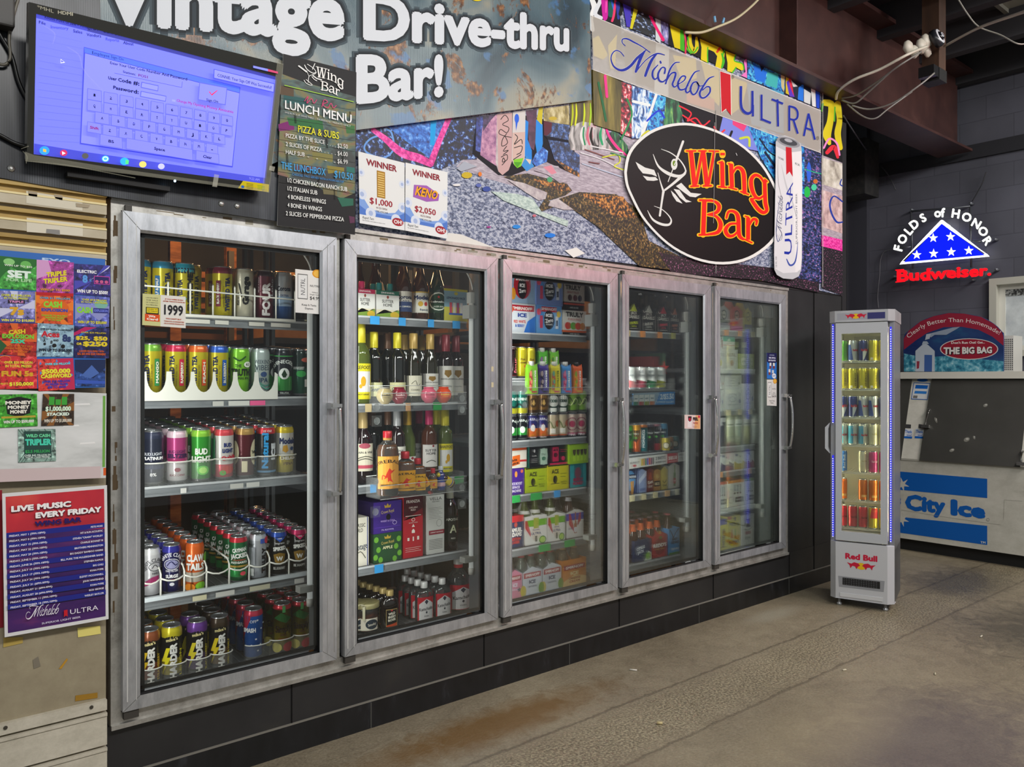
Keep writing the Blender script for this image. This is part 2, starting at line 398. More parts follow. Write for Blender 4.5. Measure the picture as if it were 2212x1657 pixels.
# back wall with a real opening for the window (y -0.95..-0.31, z 1.64..2.19)
bw=MB();Y0,Y1,Z0,Z1=-1.1,-.30,1.62,2.2
bw.box(XB,XB+.2,-6.5,Y0,0,ZC,BLOCK);bw.box(XB,XB+.2,Y1,2.4,0,ZC,BLOCK)
bw.box(XB,XB+.2,Y0,Y1,0,Z0,BLOCK);bw.box(XB,XB+.2,Y0,Y1,Z1,ZC,BLOCK)
bw.box(XB-.03,XB,-6.5,.79,3.28,3.4,mat('#26262b',.6));struct(bw.build('wall_back'))
pl=MB();pl.box(XB-.06,XB,.79,1.12,0,ZC,mat('#3c3c44',.5));pl.box(XB-.09,XB-.06,.97,1.2,0,ZC,mat('#303036',.5));struct(pl.build('trim_1'))
wf=MB();al=mat('#b9b7ab',.5)
for a in((Y0-.03,Y1+.05,Z1-.02,Z1+.035),(Y0-.03,Y1+.05,Z0-.04,Z0+.01),(Y1-.005,Y1+.05,Z0+.01,Z1-.02),(Y0-.03,Y0+.01,Z0+.01,Z1-.02)):wf.box(XB-.05,XB+.06,*a,al)
for a in((Y0,Y1,Z1-.06,Z1-.02),(Y0,Y1,Z0,Z0+.05),(Y1-.05,Y1,Z0+.05,Z1-.06)):wf.box(XB+.02,XB+.05,*a,mat('#d3d2c8',.5))
wi=struct(wf.build('window_1'))
g=MB();g.box(XB+.03,XB+.036,Y0,Y1-.04,Z0+.04,Z1-.05,pane('frosted_window',haze=.75,hazecol='#d9dfe0',fog=((1,1,1),6,.3,.7)));g.build('window_pane',wi)
gm=MB();gm.box(XB+.025,XB+.03,Y0,Y1-.05,Z1-.115,Z1-.055,speck('window_grime',[(.45,'#2c2d2c'),(.6,'#a9acaa')],60));gm.build('window_grime',wi)
# ceiling: dark deck with joists
ce=MB();deck=speck('dark_deck',[(.3,'#303036'),(.6,'#3d3d44'),(.8,'#4a4a50')],2.5,(1,6,1),rough=.8)
ce.box(-3,7.2,-6.5,3.2,ZC,ZC+.1,deck)
for k in range(9):ce.box(.9+k*.72,.9+k*.72+.09,-6.5,1.5,ZC-.24,ZC,mat('#3a393d' if k%2 else '#302f33',.8))
struct(ce.build('ceiling'))
# brown steel I-beam over the banners
be=MB();br=speck('brown_steel',[(.35,'#3a2220'),(.6,'#482c28'),(.75,'#573a34')],5,rough=.5,detail=6)
be.box(-1.5,6.7,-.02,.0,3.34,3.98,br);be.box(-1.5,6.7,-.16,.14,3.97,4.0,br);be.box(-1.5,6.7,-.14,.14,3.325,3.345,br)
for x in(2.35,3.9):be.box(x,x+.012,-.14,-.02,3.345,3.97,br)
struct(be.build('trim_2'))
cr=MB();cr.box(4.5,XB,-.95,-.63,ZC-.03,ZC,mat('#8b887d',.6));cr.box(4.5,XB,-.66,-.63,ZC-.06,ZC-.03,mat('#6b685f',.6));struct(cr.build('trim_3'))
# far beams seen past the corner post
co=MB();co.box(6.35,6.62,.62,.95,3.05,3.55,speck('charred_timber',[(.4,'#19191a'),(.7,'#2b2926')],20,rough=.9));struct(co.build('trim_4'))
# ================================================================ beige slat wall beside the cooler
slat=speck('stained_slat',[(.3,'#a3977b'),(.55,'#b5aa91'),(.75,'#c3b9a3')],5,(1,1,2.5),rough=.5,detail=9)
tan=speck('tan_panel',[(.28,'#63583f'),(.36,'#8b8069'),(.6,'#9a9077'),(.78,'#a79d85')],7,rough=.5,detail=9,nrough=.75)
lip=speck('yellowed_lip',[(.3,'#8f7337'),(.6,'#b0924a'),(.8,'#c9ae66')],4,(1,1,8),rough=.35)
cream=speck('dirty_cream_slat',[(.30,'#5e5a4c'),(.38,'#b2ac9b'),(.6,'#c9c3b2'),(.8,'#d6d1c2')],9,(1,1,1.5),rough=.5,detail=12,nrough=.8)
zz=lambda v:onY(100,v,-.02).z
sw=MB();sw.box(-1.6,-.014,-.012,.06,0,1.972,tan)
tops=[zz(402),zz(458),zz(513),zz(560)]
for i in range(3):
    a,b=tops[i],tops[i+1]
    sw.box(-1.6,-.016,-.03,-.01,b+.012,a-.035,slat) # plank
    sw.box(-1.6,-.016,-.034,-.01,a-.012,a,lip);sw.box(-1.6,-.016,-.02,-.008,a-.035,a-.012,lip);sw.box(-1.6,-.016,-.032,-.01,a-.038,a-.032,mat('#e0cf98',.4))
sw.box(-1.6,-.016,-.026,-.01,tops[3]-.09,tops[3]+.01,speck('taped_board',[(.3,'#8c8068'),(.5,'#b0a58a'),(.7,'#c9c0a8')],14,(1,1,4),detail=8))
zb=[zz(1537),zz(1567),zz(1645)]
for a,b in((zb[0],zb[1]+.006),(zb[1],zb[2]+.006),(zb[2],0)):
    sw.box(-1.6,-.015,-.03,-.01,b,a-.004,cream)
sw.box(-1.6,-.015,-.034,-.01,zb[1]-.012,zb[1]-.002,cream);sw.box(-1.6,-.015,-.034,-.01,zb[2]-.012,zb[2]-.002,cream)
for x in(-.29,-.06):sw.lathe([(.006,0),(.005,.003)],mat('#3a372f',.4),8,xf=Matrix.Translation((x,-.0305,(zb[0]+zb[1])/2+.005))@Matrix.Rotation(PI/2,4,'X'))
struct(sw.build('wall_left'))
# scraps of tape, torn paper and stickers left on the slat wall
def scrap(name,pts,col,label,y=-.0325,cat='tape',m=None,group=None):
    mb=MB();a=Art(mb,wallY(y));a.poly(pts,m or col);b=len(mb.v);n=len(pts)
    back=[a.fn(u,v,-.0002)for u,v in pts];mb.add(back,[tuple(range(n))],m or col);
    return tag(mb.build(name),label,cat,group)
K=Crop(0,1020,2.6)
scrap('sticky_note',K((435,875),(562,862),(566,908),(438,928)),'#e2d57a','pale yellow sticky note under the live music poster',cat='note',y=-.0135)
scrap('tape_scrap',K((424,1255),(548,1238),(548,1268),(422,1287)),'#9a7428','brown strip of old tape above the cream slats',y=-.0135)
scrap('tape_scrap',K((330,1105),(375,1045),(382,1052),(345,1105)),'#b88a2e','small slanted yellow tape scrap on the tan panel',y=-.0135)
scrap('tape_scrap',K((20,930),(130,925),(128,960),(18,985)),'#b29a50','faded yellow tape smear under the poster corner',y=-.0135)
scrap('tape_scrap',K((185,1055),(215,1035),(228,1090),(190,1105)),'#7d7667','grey torn tape scrap on the tan panel',y=-.0135)
K=Crop(0,380,6.373)
scrap('paper_sheet',K((362,205),(1135,330),(1135,480),(362,375)),'#cfc8b4','old blank paper taped on the upper beige slat',cat='paper',y=-.0305)
scrap('paper_sheet',K((368,575),(1140,660),(1140,830),(368,770)),'#d2cbb8','torn blank paper taped on the lower beige slat',cat='paper',y=-.0305)
scrap('tape_scrap',K((640,730),(822,745),(826,815),(634,785)),'#85837f','grey tape piece on the torn blank paper',y=-.0312)
for i,(p,l)in enumerate(((((390,205),(512,222),(512,290),(392,268)),'brown tape square at the corner of the blank paper'),(((745,250),(862,268),(860,335),(760,310)),'brown tape patch midway along the blank paper'),(((1045,372),(1240,400),(1215,440),(1050,425)),'dark tape flap at the end of the blank paper'))):
    scrap('tape_scrap',K(*p),'#a0927a',l,y=-.0318)
# ================================================================ bits on the floor and walls
def pebble(u,v,col,label,L=.02,r=.004,a=.5,cat='litter',name='cigarette_butt'):
    p=onZ(u,v,0);mb=MB();d=Vector((math.cos(a),math.sin(a),0))*L/2
    mb.tube([Vector((0,0,r))-d,Vector((0,0,r))+d],r,col,8);o=mb.build(name);o.location=p;return tag(o,label,cat)
pebble(893,1541,'#d9d6cc','white cigarette butt near the baseboard under the second door',.05,.004,.2)
pebble(1368,1449,'#d0ccc0','white cigarette butt on the bare concrete before the middle door',.035,.004,-1)
pebble(1425,1565,'#c2b285','tan peanut shell lying on the gritty floor strip',.022,.006,-.8,'litter','nut_shell')
pebble(1824,1449,'#cfc7ae','pale wood chip on the floor before the drinks fridge',.02,.004,-.4,'litter','wood_chip')
pebble(2020,1457,'#bfb79d','pale wood chip on the stained floor right of the fridge front',.025,.004,.4,'litter','wood_chip')
pebble(2120,1376,'#c9c3b0','pale paper scrap on the dark oil stain',.03,.004,.1,'litter','paper_scrap')
cp=MB();cp.lathe([(.0145,0),(.0145,.005),(.012,.007),(0,.007)],mat('#d8b40c',.3),14);o=cp.build('bottlecap');o.location=onZ(779,1571,0);tag(o,'yellow bottle cap on the floor against the baseboard','bottle cap')
def wallN(p0,nrm):
    p0=Vector(p0);nrm=Vector(nrm).normalized()
    def fn(u,v,l):
        q=_ray(u,v);t=(p0-CAM).dot(nrm)/q.dot(nrm);return CAM+q*t-nrm*l*(1 if q.dot(nrm)>0 else-1)
    return fn
# ================================================================ banners over the cooler doors
MICH=[ # brush script traced as strokes: ([points], [widths]) in a 2209 x 1657 crop
 ([(545,905),(490,838),(420,815),(362,862),(340,950),(382,1062),(470,1122),(560,1118),(660,1050),(760,930),(890,815)],[8,14,18,18,18,24,34,44,44,40,22]),
 ([(960,845),(830,750),(700,680),(600,630),(525,635),(518,690),(565,740)],[8,16,24,24,20,14,6]),
 ([(870,830),(800,960),(735,1150)],[30,50,40]),([(735,1155),(890,970),(1060,865),(1190,885)],[20,16,24,8]),([(1060,875),(990,960),(930,1090),(885,1215)],[24,44,46,40]),
 ([(1085,1045),(1010,1130),(1000,1220),(1035,1272),(1080,1240)],[16,30,32,26,18]),([(1122,985),(1132,1012)],[24,28]),
 ([(1190,1175),(1200,1100),(1150,1085),(1090,1180),(1100,1280),(1160,1312),(1215,1270)],[30,24,22,32,32,26,18]),
 ([(1430,1000),(1350,1015),(1270,1130),(1208,1340)],[12,22,28,26]),([(1212,1320),(1290,1185),(1365,1170),(1345,1270),(1315,1350),(1350,1395),(1405,1350)],[16,24,30,32,30,24,16]),
 ([(1400,1355),(1500,1290),(1522,1228),(1462,1228),(1402,1330),(1425,1428),(1500,1430),(1565,1370)],[16,20,24,24,32,30,24,16]),
 ([(1745,1135),(1660,1170),(1565,1340),(1525,1450),(1560,1482),(1615,1420)],[8,24,28,30,26,16]),
 ([(1700,1310),(1640,1330),(1600,1430),(1635,1510),(1690,1490),(1732,1390),(1700,1310),(1745,1375),(1795,1370)],[22,26,32,28,26,28,20,18,14]),
 ([(1975,1225),(1890,1262),(1800,1390),(1748,1490),(1772,1560),(1835,1558),(1908,1480),(1910,1402),(1860,1390),(1795,1445)],[8,26,30,34,28,28,28,26,22,16])]
def michelob(a,fn,m,k,hal=None):
    """fn maps crop points to the drawing; k scales stroke widths."""
    for pas in((hal,10),(m,0))if hal else((m,0),):
        for pts,ws in MICH:a.stroke([fn(x,y)for x,y in pts],[max(w+pas[1],13)*k for w in ws],pas[0],k=4)
        a.up()
def mich_box(x0,y0,x1,y1,flip=1):
    """Places the script in a box (baseline-left to top-right), y up."""
    s=(x1-x0)/1640;return(lambda x,y:(x0+(x-340)*s,y0+flip*((1250-(y-(x-340)*.37))*s))),s
# ---- drink mural
mu=MB();F0=wallY(-.0055)
STONE=speck('print_stone',[(.36,'#2c3854'),(.45,'#5a6684'),(.52,'#8c94ac'),(.6,'#c2c6d0'),(.72,'#7d87a4')],55,(1,1,1.6),rot=(0,.5,0),detail=3,nrough=.8)
LILAC=speck('print_lilac_ground',[(.3,'#7d7280'),(.5,'#a79ba6'),(.62,'#c4bac4'),(.72,'#8c7f86')],22,(1,1,5),rot=(0,-.35,0),detail=5,nrough=.75)
DBLUE=speck('print_dark_wall',[(.4,'#0a1020'),(.53,'#142044'),(.6,'#2f56a8'),(.66,'#9fc0ee')],60,detail=3)
BBLUE=speck('print_blue_wall',[(.32,'#102c6e'),(.46,'#2360bd'),(.58,'#3f86dc'),(.7,'#8fc0f4')],55,detail=3)
PINK=speck('print_pink',[(.35,'#b8127e'),(.5,'#ec2a9c'),(.65,'#ff6cc0')],70,detail=2)
MOSS=speck('print_moss',[(.44,'#0b0b06'),(.5,'#241f0a'),(.55,'#4d4a16'),(.6,'#8a5a26'),(.7,'#d6c48a')],75,detail=4,nrough=.8)
RUSTM=speck('print_rust_moss',[(.4,'#14120a'),(.49,'#4a300f'),(.56,'#a8641c'),(.66,'#d89a4c')],70,detail=3)
HULL=speck('print_hull',[(.3,'#7c4a78'),(.5,'#b27a9c'),(.7,'#cf9bb4')],50,detail=3)
SLAB=speck('print_slab',[(.3,'#9a8d94'),(.5,'#b7acae'),(.7,'#cbc3c2')],40,detail=3)
MINT=speck('print_mint',[(.33,'#8ea39e'),(.5,'#b3c6be'),(.68,'#cfdcd2')],60,(1,1,2),detail=3)
OLIVE=speck('print_fence',[(.32,'#2c260a'),(.48,'#5d5218'),(.6,'#85762c'),(.75,'#b6a24a')],18,(1,1,.12),detail=4)
BARREL=speck('print_barrel',[(.35,'#10182a'),(.5,'#263c66'),(.6,'#3f6ab0'),(.7,'#8a94b4')],60,detail=3)
GREYF=speck('print_flecks',[(.46,'#0a080e'),(.56,'#1d1a24'),(.62,'#6a2a52'),(.7,'#d898bc')],90,detail=3)
CYAN=speck('print_cyan',[(.36,'#0a1e46'),(.46,'#0f63c4'),(.56,'#1ea6dc'),(.68,'#86dcec')],26,(1,1,1),detail=2,dist=1.5)
WBLUE=speck('print_white_blue',[(.38,'#0f2a66'),(.46,'#3d79c4'),(.54,'#cfe0ec'),(.7,'#eef2f2')],22,(1,1,.6),detail=3,dist=1.2)
JUNGLE=speck('print_green_black',[(.38,'#06100c'),(.5,'#0e3a26'),(.6,'#1f7a4a'),(.72,'#9ccc66')],24,(1,1,.35),detail=3,dist=.8)
a=Art(mu,F0,dl=.00003);E=lambda*p:list(p)
base=[(768,495),(768,278),(1279,215),(1274,-34),(1300,-18),(1445,52),(1818,219),(1818,638),(1700,613)]
a.poly(base,STONE)
mu.add([onY(u,v,-.003)for u,v in base],[tuple(range(len(base)))],'#222222')
nb=len(base);fr=[F0(u,v,0.0003)for u,v in base];bk=[onY(u,v,-.003)for u,v in base]
mu.add(fr+bk,[(i,(i+1)%nb,nb+(i+1)%nb,nb+i)for i in range(nb)],'#d8d8d8')
K2=Crop(1000,200,5.5225)
a.poly(E((1180,300),(1400,290),(1500,420),(1500,520),(1350,470),(1050,385),(985,360),(1000,345)),LILAC)
a.poly(E((768,285),(1035,250),(1030,345),(1000,345),(950,368),(768,345)),DBLUE)
a.poly(E((835,272),(962,255),(935,345),(905,325),(870,300)),BBLUE)
a.poly(E((930,262),(943,260),(938,314),(929,314)),'#1c9fe2')
a.stroke(E((822,292),(800,300),(787,317),(795,331),(828,341),(850,322),(846,288),(836,280)),4,'#6d9ee0')
a.stroke(E((806,281),(832,300),(868,330),(905,342),(930,354)),[10,13,18,18,14],PINK);a.stroke(E((970,255),(955,290),(942,322),(930,354)),[12,12,13,14],PINK)
a.poly(K2((160,290),(580,240),(1270,380),(1390,1010),(1000,830),(560,1000),(420,985),(110,730)),'#0c0d18')
a.poly(K2((160,290),(245,278),(225,720),(150,690)),speck('print_hull_blue',[(.35,'#12194a'),(.55,'#2b3f96'),(.7,'#5a78c8')],60))
a.poly(K2((230,420),(330,300),(405,258),(405,880),(310,820),(205,745)),HULL);a.poly(K2((240,280),(400,258),(330,330),(235,470)),speck('print_hull_dark',[(.4,'#1c1530'),(.6,'#4b3560')],60))
a.poly(K2((750,215),(882,200),(868,560),(845,690),(790,640)),speck('print_maroon',[(.4,'#3c1636'),(.6,'#5d2a4c'),(.7,'#2d2f7c')],18))
a.poly(K2((738,322),(780,350),(770,560),(820,690),(822,840),(735,760)),'#2484da');a.poly(K2((872,320),(948,380),(952,610),(925,720),(880,715),(862,600)),'#2b8ade')
a.poly(K2((820,830),(865,730),(950,650),(1015,700),(1000,825),(872,882)),BBLUE);a.poly(K2((905,180),(955,172),(940,385),(880,325)),'#c9b92c')
a.poly(K2((690,860),(760,750),(850,880),(760,940)),'#3d8fd2');a.poly(K2((745,790),(815,800),(800,860)),'#d9c7b4')
a.poly(K2((405,258),(586,240),(583,820),(545,925),(470,985),(415,925),(390,840)),SLAB);a.poly(K2((405,258),(586,240),(583,820),(545,925),(470,985),(420,940)),'#c7a2a0')
for s in(((450,320),(500,270),(540,330),(470,380),(545,420),(520,480),(450,440),(430,490),(500,520),(575,535)),((520,490),(470,560),(465,640),(530,600),(500,520)),((520,640),(480,700),(540,690),(480,740)),((455,770),(520,740),(525,800),(470,830),(480,780),(500,820),(465,865))):
    a.stroke(K2(*s),1.6,'#1a1416')
a.poly(K2((592,240),(745,210),(735,790),(690,880),(645,902),(600,850),(580,800)),'#cfc9c6');a.poly(K2((590,480),(740,470),(730,800),(690,880),(645,902),(588,820)),'#d0b0a6')
a.ell(*K2((640,310))[0],5,10,'#2a62d8');a.poly(K2((620,310),(660,310),(632,460)),'#2a62d8');a.poly(K2((600,800),(720,780),(690,880),(645,902),(605,860)),'#7ec92c');a.poly(K2((605,830),(700,830),(645,898)),'#4f9e22')
for s in(((620,500),(650,540),(610,620),(690,560),(705,610)),((610,660),(700,640),(690,710),(640,740)),((600,800),(690,740))):a.stroke(K2(*s),1.7,'#1c1c20')
a.poly(K2((960,190),(1260,150),(1268,385),(1120,370),(960,335)),speck('print_barrel_top',[(.35,'#6e6030'),(.5,'#a6955c'),(.65,'#d6cba0')],30,(1,1,.5)));a.ell(*K2((1070,310))[0],9,4,'#c2a83a')
a.poly(K2((960,338),(1270,392),(1272,575),(1100,545),(965,515)),BARREL);a.poly(K2((960,338),(1060,360),(1050,470),(1000,515),(965,510)),'#5c2a38')
a.poly(K2((965,512),(1272,572),(1272,605),(1010,560)),'#0b1020')
a.poly(K2((1010,562),(1260,600),(1280,680),(1390,745),(1388,1008),(1220,920),(1090,800)),BARREL);a.poly(K2((1090,790),(1200,850),(1385,960),(1388,1010),(1220,925)),RUSTM)
a.poly(E((1230,222),(1279,215),(1277,150),(1345,175),(1345,265),(1300,275),(1230,275)),OLIVE)
a.poly(K2((1285,400),(1420,345),(1680,390),(1720,560),(1960,760),(1700,680),(1280,690),(1255,560)),speck('print_rags',[(.34,'#23211f'),(.46,'#8e8a88'),(.56,'#cfcac8'),(.66,'#b86a78'),(.74,'#1f7a4c')],26,(1,1,.25)))
for x,c in((1310,'#c9c4c2'),(1370,'#a8a3a2'),(1440,'#1f8a56'),(1495,'#d36a80'),(1535,'#26201f'),(1590,'#b3adab'),(1650,'#2aa06a'),(1420,'#e0dcda')):a.stroke(K2((x,420),(x-15,520),(x+10,620)),[3,6,4],c)
for x,c in((1300,'#b9c424'),(1345,'#d9e02c'),(1440,'#c6d52a'),(1515,'#a6cc2c'),(1650,'#2f7a3a')):a.stroke(K2((x,130),(x+5,260),(x-10,390)),[2,4,3],c)
a.poly(K2((1700,560),(1800,430),(1960,640),(1980,760),(1800,700)),JUNGLE)
a.stroke(K2((1690,-190),(1660,-60),(1710,60),(1700,300),(1720,480),(1830,650),(1960,760)),[5,8,9,4,5,6,3],'#e83a8c');a.stroke(K2((1630,120),(1690,220)),3,'#e65a90')
for s,c in((((1400,720),(1650,800),(1900,930)),'#d8d4d8'),(((1450,680),(1800,800)),'#8a5a58'),(((1420,850),(1900,1010)),'#b9c0d4'),(((1520,640),(1900,720)),'#e4e0e2'),(((1660,775),(1840,745),(1865,830),(1800,880),(1920,925)),'#d9dc3c'),(((1760,720),(1950,780)),'#3f8a52'),(((1500,830),(1620,850)),'#7c4a4c')):a.stroke(K2(*s),2.4,c)
a.poly(K2((480,1005),(760,965),(1235,1090),(1295,1170),(1210,1235),(1005,1290),(1180,1330),(930,1420),(890,1390),(1000,1230),(700,1085)),MOSS);a.poly(K2((820,1030),(1230,1100),(1280,1170),(1150,1180),(900,1080)),RUSTM)
a.poly(K2((520,1040),(720,1080),(1000,1195),(980,1270),(900,1290),(740,1190)),SLAB);a.poly(K2((330,1180),(640,1210),(830,1270),(930,1420),(1250,1530),(1240,1600),(800,1420),(480,1290)),MINT)
a.poly(K2((1040,1290),(1300,1200),(1420,1290),(1640,1370),(1600,1400),(1200,1400),(1010,1350)),SLAB)
a.poly(K2((1000,860),(1130,880),(1250,1060),(1150,1080),(1000,980),(840,930)),LILAC);a.poly(K2((950,890),(1050,870),(1110,960),(1050,980)),'#d98a9a')
a.poly(E((1205,430),(1250,415),(1330,420),(1380,455),(1400,520),(1500,570),(1768,600),(1700,613),(1380,575),(1290,490)),MOSS)
a.poly(E((1250,418),(1345,425),(1375,470),(1330,470)),RUSTM)
a.poly(E((1420,545),(1500,560),(1768,590),(1768,632),(1640,605),(1450,590)),GREYF)
KB=Crop(960,330,3.1725)
for x,y,rx,ry,c in((490,508,9,4.5,'#2a86d6'),(720,567,12,5,'#1f78d8'),(285,250,9,6,'#3a4f9a'),(150,155,12,7,'#c9ac26'),(240,148,4,5,'#e07a2c'),(718,185,6,6,'#4fa070'),(300,510,5,2,'#a03a8a'),(230,225,6,4,'#5a68b0'),(612,432,4,3,'#c86a78'),(80,222,9,2.5,'#e6e2e0')):a.ell(*KB((x,y))[0],rx,ry,c,9)
a.poly(KB((20,550),(110,560),(350,655),(120,640),(0,620)),'#dedad4');a.poly(KB((820,670),(900,650),(960,690),(880,720)),'#e4e0dc');a.poly(KB((130,60),(220,95),(110,130),(80,110)),'#a8acb8')
# right-hand strips beside the printed can
a.poly(E((1725,318),(1773,330),(1773,612),(1720,600)),speck('print_night',[(.38,'#0a0c18'),(.5,'#1c2a5c'),(.58,'#3a5a9c'),(.66,'#b04a86'),(.72,'#dcdce8')],45,(1,1,2),detail=3))
for x,y,rx,ry,c in((1746,372,5,22,'#2f62d8'),(1742,415,7,12,'#1fb44a'),(1757,405,6,7,'#48c89a'),(1752,350,4,10,'#1a2850'),(1760,392,5,5,'#c06a2a')):a.ell(x,y,rx,ry,c,12)
a.stroke(E((1727,362),(1750,370),(1773,376)),2,'#22a878')
s2=E((1774,198),(1818,219),(1818,638),(1773,622));a.poly(s2,LILAC)
a.poly(E((1774,198),(1818,219),(1818,352),(1773,335)),'#17151a')
for s,w,c in((((1780,222),(1795,228),(1792,262),(1785,290),(1790,310)),[14,16,14,18,8],'#d6c71e'),(((1808,225),(1812,260),(1808,290),(1814,320)),[14,12,14,10],'#d6c71e'),(((1776,225),(1774,240)),4,'#4fae2a'),(((1802,232),(1801,262)),3,'#4fae2a'),(((1778,320),(1790,300),(1806,310),(1812,335)),4,'#e98ac8'),(((1785,330),(1800,318),(1808,340)),[8,10,6],'#d82a3a')):a.stroke(E(*s),w,c)
a.poly(E((1773,340),(1818,354),(1818,412),(1773,398)),speck('print_cream',[(.35,'#8b8378'),(.5,'#c2bdae'),(.65,'#dedad0')],12));a.poly(E((1773,410),(1818,424),(1818,505),(1773,490)),speck('print_rose',[(.35,'#a08484'),(.55,'#cfb0ae'),(.7,'#dfd0cc')],20))
a.poly(E((1773,508),(1818,518),(1818,545),(1773,534)),PINK);a.poly(E((1773,532),(1818,543),(1818,638),(1773,622)),GREYF)
a.stroke(E((1816,388),(1813,398),(1818,402)),2.5,'#1f3a9c');a.stroke(E((1818,436),(1800,424),(1791,440),(1795,462),(1806,480),(1818,480)),[3,3,4,4,4,3],'#1f3a9c')
# graffiti above and below the white band
KG=Crop(1270,0,7.363);KH=Crop(1540,80,7.363)
a.poly(E((1274,-34),(1335,-2),(1345,130),(1277,100)),'#17141c')
for s,w,c in((((20,-60),(90,120),(40,260),(60,480)),[9,12,8,9],'#e6e8e8'),(((70,-40),(180,10),(100,220),(200,290)),[5,8,9,7],'#d9dde2'),(((240,-100),(260,250),(250,330)),[14,12,4],'#c8189a'),(((290,-60),(270,200)),[6,3],'#f04ab4'),(((370,-60),(350,240)),[14,12],'#135c50'),(((340,-60),(400,150)),[4,5],'#2a6ad0'),(((430,-60),(400,230),(370,340)),5,'#e83a6c'),(((460,60),(470,300)),[9,5],'#2a3a9a'),(((480,20),(540,30),(500,230)),[6,8,8],'#101014')):a.stroke(KG(*s),w,c)
a.poly(KG((535,40),(670,90),(660,440),(600,430)),'#4436b4');a.poly(KG((670,100),(1060,290),(1060,620),(660,460)),speck('print_black_scratch',[(.45,'#101216'),(.56,'#1b2030'),(.61,'#5a78b0'),(.68,'#dfe6ee')],30,(1,1,3),rot=(0,-.4,0),detail=4))
a.poly(KG((720,118),(785,145),(690,470),(650,460)),'#d2c91e')
a.poly(KG((1060,270),(1150,320),(1140,700),(1060,640)),'#cdd3d6');a.poly(KG((1140,310),(1265,375),(1265,720),(1150,660)),speck('print_violet_scratch',[(.4,'#2b2a4c'),(.5,'#8a86c4'),(.62,'#d8cfe8')],26,(1,1,.5)))
a.stroke(KG((960,220),(1020,350),(1100,500),(1180,640)),[5,6,6,7],'#e81a6c')
a.poly(KG((1265,370),(2250,850),(2250,1120),(1265,720)),'#14141a')
Y,G='#e0cc12','#45b81e'
for p in(((1280,380),(1450,460),(1450,790),(1360,760),(1320,590)),((1760,620),(2100,770),(2160,850),(2140,1000),(2100,1110),(2010,1060),(2040,900),(1990,830),(1900,790),(1880,960),(1900,1010),(1780,950),(1790,760))):a.poly(KG(*p),Y)
a.poly(KG((1450,465),(1515,500),(1520,830),(1450,800)),G);a.stroke(KG((1610,560),(1600,700),(1660,820),(1715,760),(1710,610)),[6,11,11,9,5],Y);a.stroke(KG((1575,600),(1590,740),(1660,845),(1730,760)),3,G);a.stroke(KG((1890,760),(1885,880),(1890,1000)),2.5,G);a.stroke(KG((1540,760),(1620,850)),4,G)
a.stroke(KG((1515,500),(1540,700),(1530,900)),3.5,'#e0305c');a.stroke(KG((2040,830),(2080,770)),5,'#dc3a22');a.stroke(KG((2110,860),(2130,960),(2110,1080)),3,G)
a.poly(KH((180,225),(345,290),(320,385),(450,440),(480,520),(440,540),(350,490),(300,570),(210,550),(215,420)),Y);a.stroke(KH((345,290),(325,385),(450,430),(475,520)),2.6,G);a.stroke(KH((350,490),(290,575)),3,G);a.stroke(KH((165,220),(140,300),(160,390),(130,490)),3,G)
a.poly(KH((470,380),(520,350),(525,660),(430,620),(500,560)),'#ea7ac4');a.poly(KH((530,360),(1130,620),(1120,900),(530,670)),CYAN)
a.poly(KH((850,560),(1025,590),(1000,830),(820,760)),'#3fb0b0');a.poly(KH((620,420),(840,560),(800,740),(660,680)),'#1d6fdc');a.poly(KH((730,450),(800,490),(750,560)),'#0c1c3a')
a.poly(KH((1130,620),(1690,880),(1690,1150),(1120,900)),'#1d2a3c')
for p,c in((((1140,640),(1200,660),(1200,930),(1140,900)),'#d0b824'),(((1150,720),(1210,680),(1280,960),(1200,950)),'#5a36c0'),(((1180,650),(1230,670),(1270,950),(1210,800)),'#d42a44'),(((1345,810),(1425,740),(1420,1030),(1330,1000)),'#2476e0'),(((1430,830),(1540,900),(1530,1080),(1430,1040)),'#cfd4d4'),(((1540,820),(1610,850),(1620,1120),(1560,1100)),'#dcdfe0'),(((1615,860),(1680,890),(1675,1140),(1630,1130)),'#1f48c8'),(((1220,690),(1330,790),(1260,800)),'#d8dcdc'),(((1060,590),(1125,620),(1110,880),(1070,800)),'#c8ba86')):a.poly(KH(*p),c)
KI=Crop(1260,130,2.59)
for p,m in(((E((1278,150),(1345,180),(1345,290),(1280,270))),OLIVE),(E((1340,178),(1375,190),(1370,300),(1338,290)),speck('print_red_scrawl',[(.4,'#1a1418'),(.5,'#8a1c30'),(.58,'#d82a44'),(.66,'#e4dcdc')],40)),(E((1362,186),(1425,205),(1420,270),(1390,300),(1362,300)),WBLUE),(E((1400,200),(1448,215),(1440,270),(1395,290)),CYAN),(E((1436,210),(1475,222),(1470,270),(1430,275)),JUNGLE),(E((1462,218),(1560,250),(1570,300),(1540,300),(1480,270)),'#15121a'),(E((1560,248),(1620,270),(1650,330),(1600,320),(1550,290)),'#7a86dc'),(E((1580,256),(1612,268),(1604,285),(1580,270)),'#e0407a'),(E((1610,265),(1735,310),(1735,420),(1690,420),(1640,340)),CYAN)):a.poly(p,m)
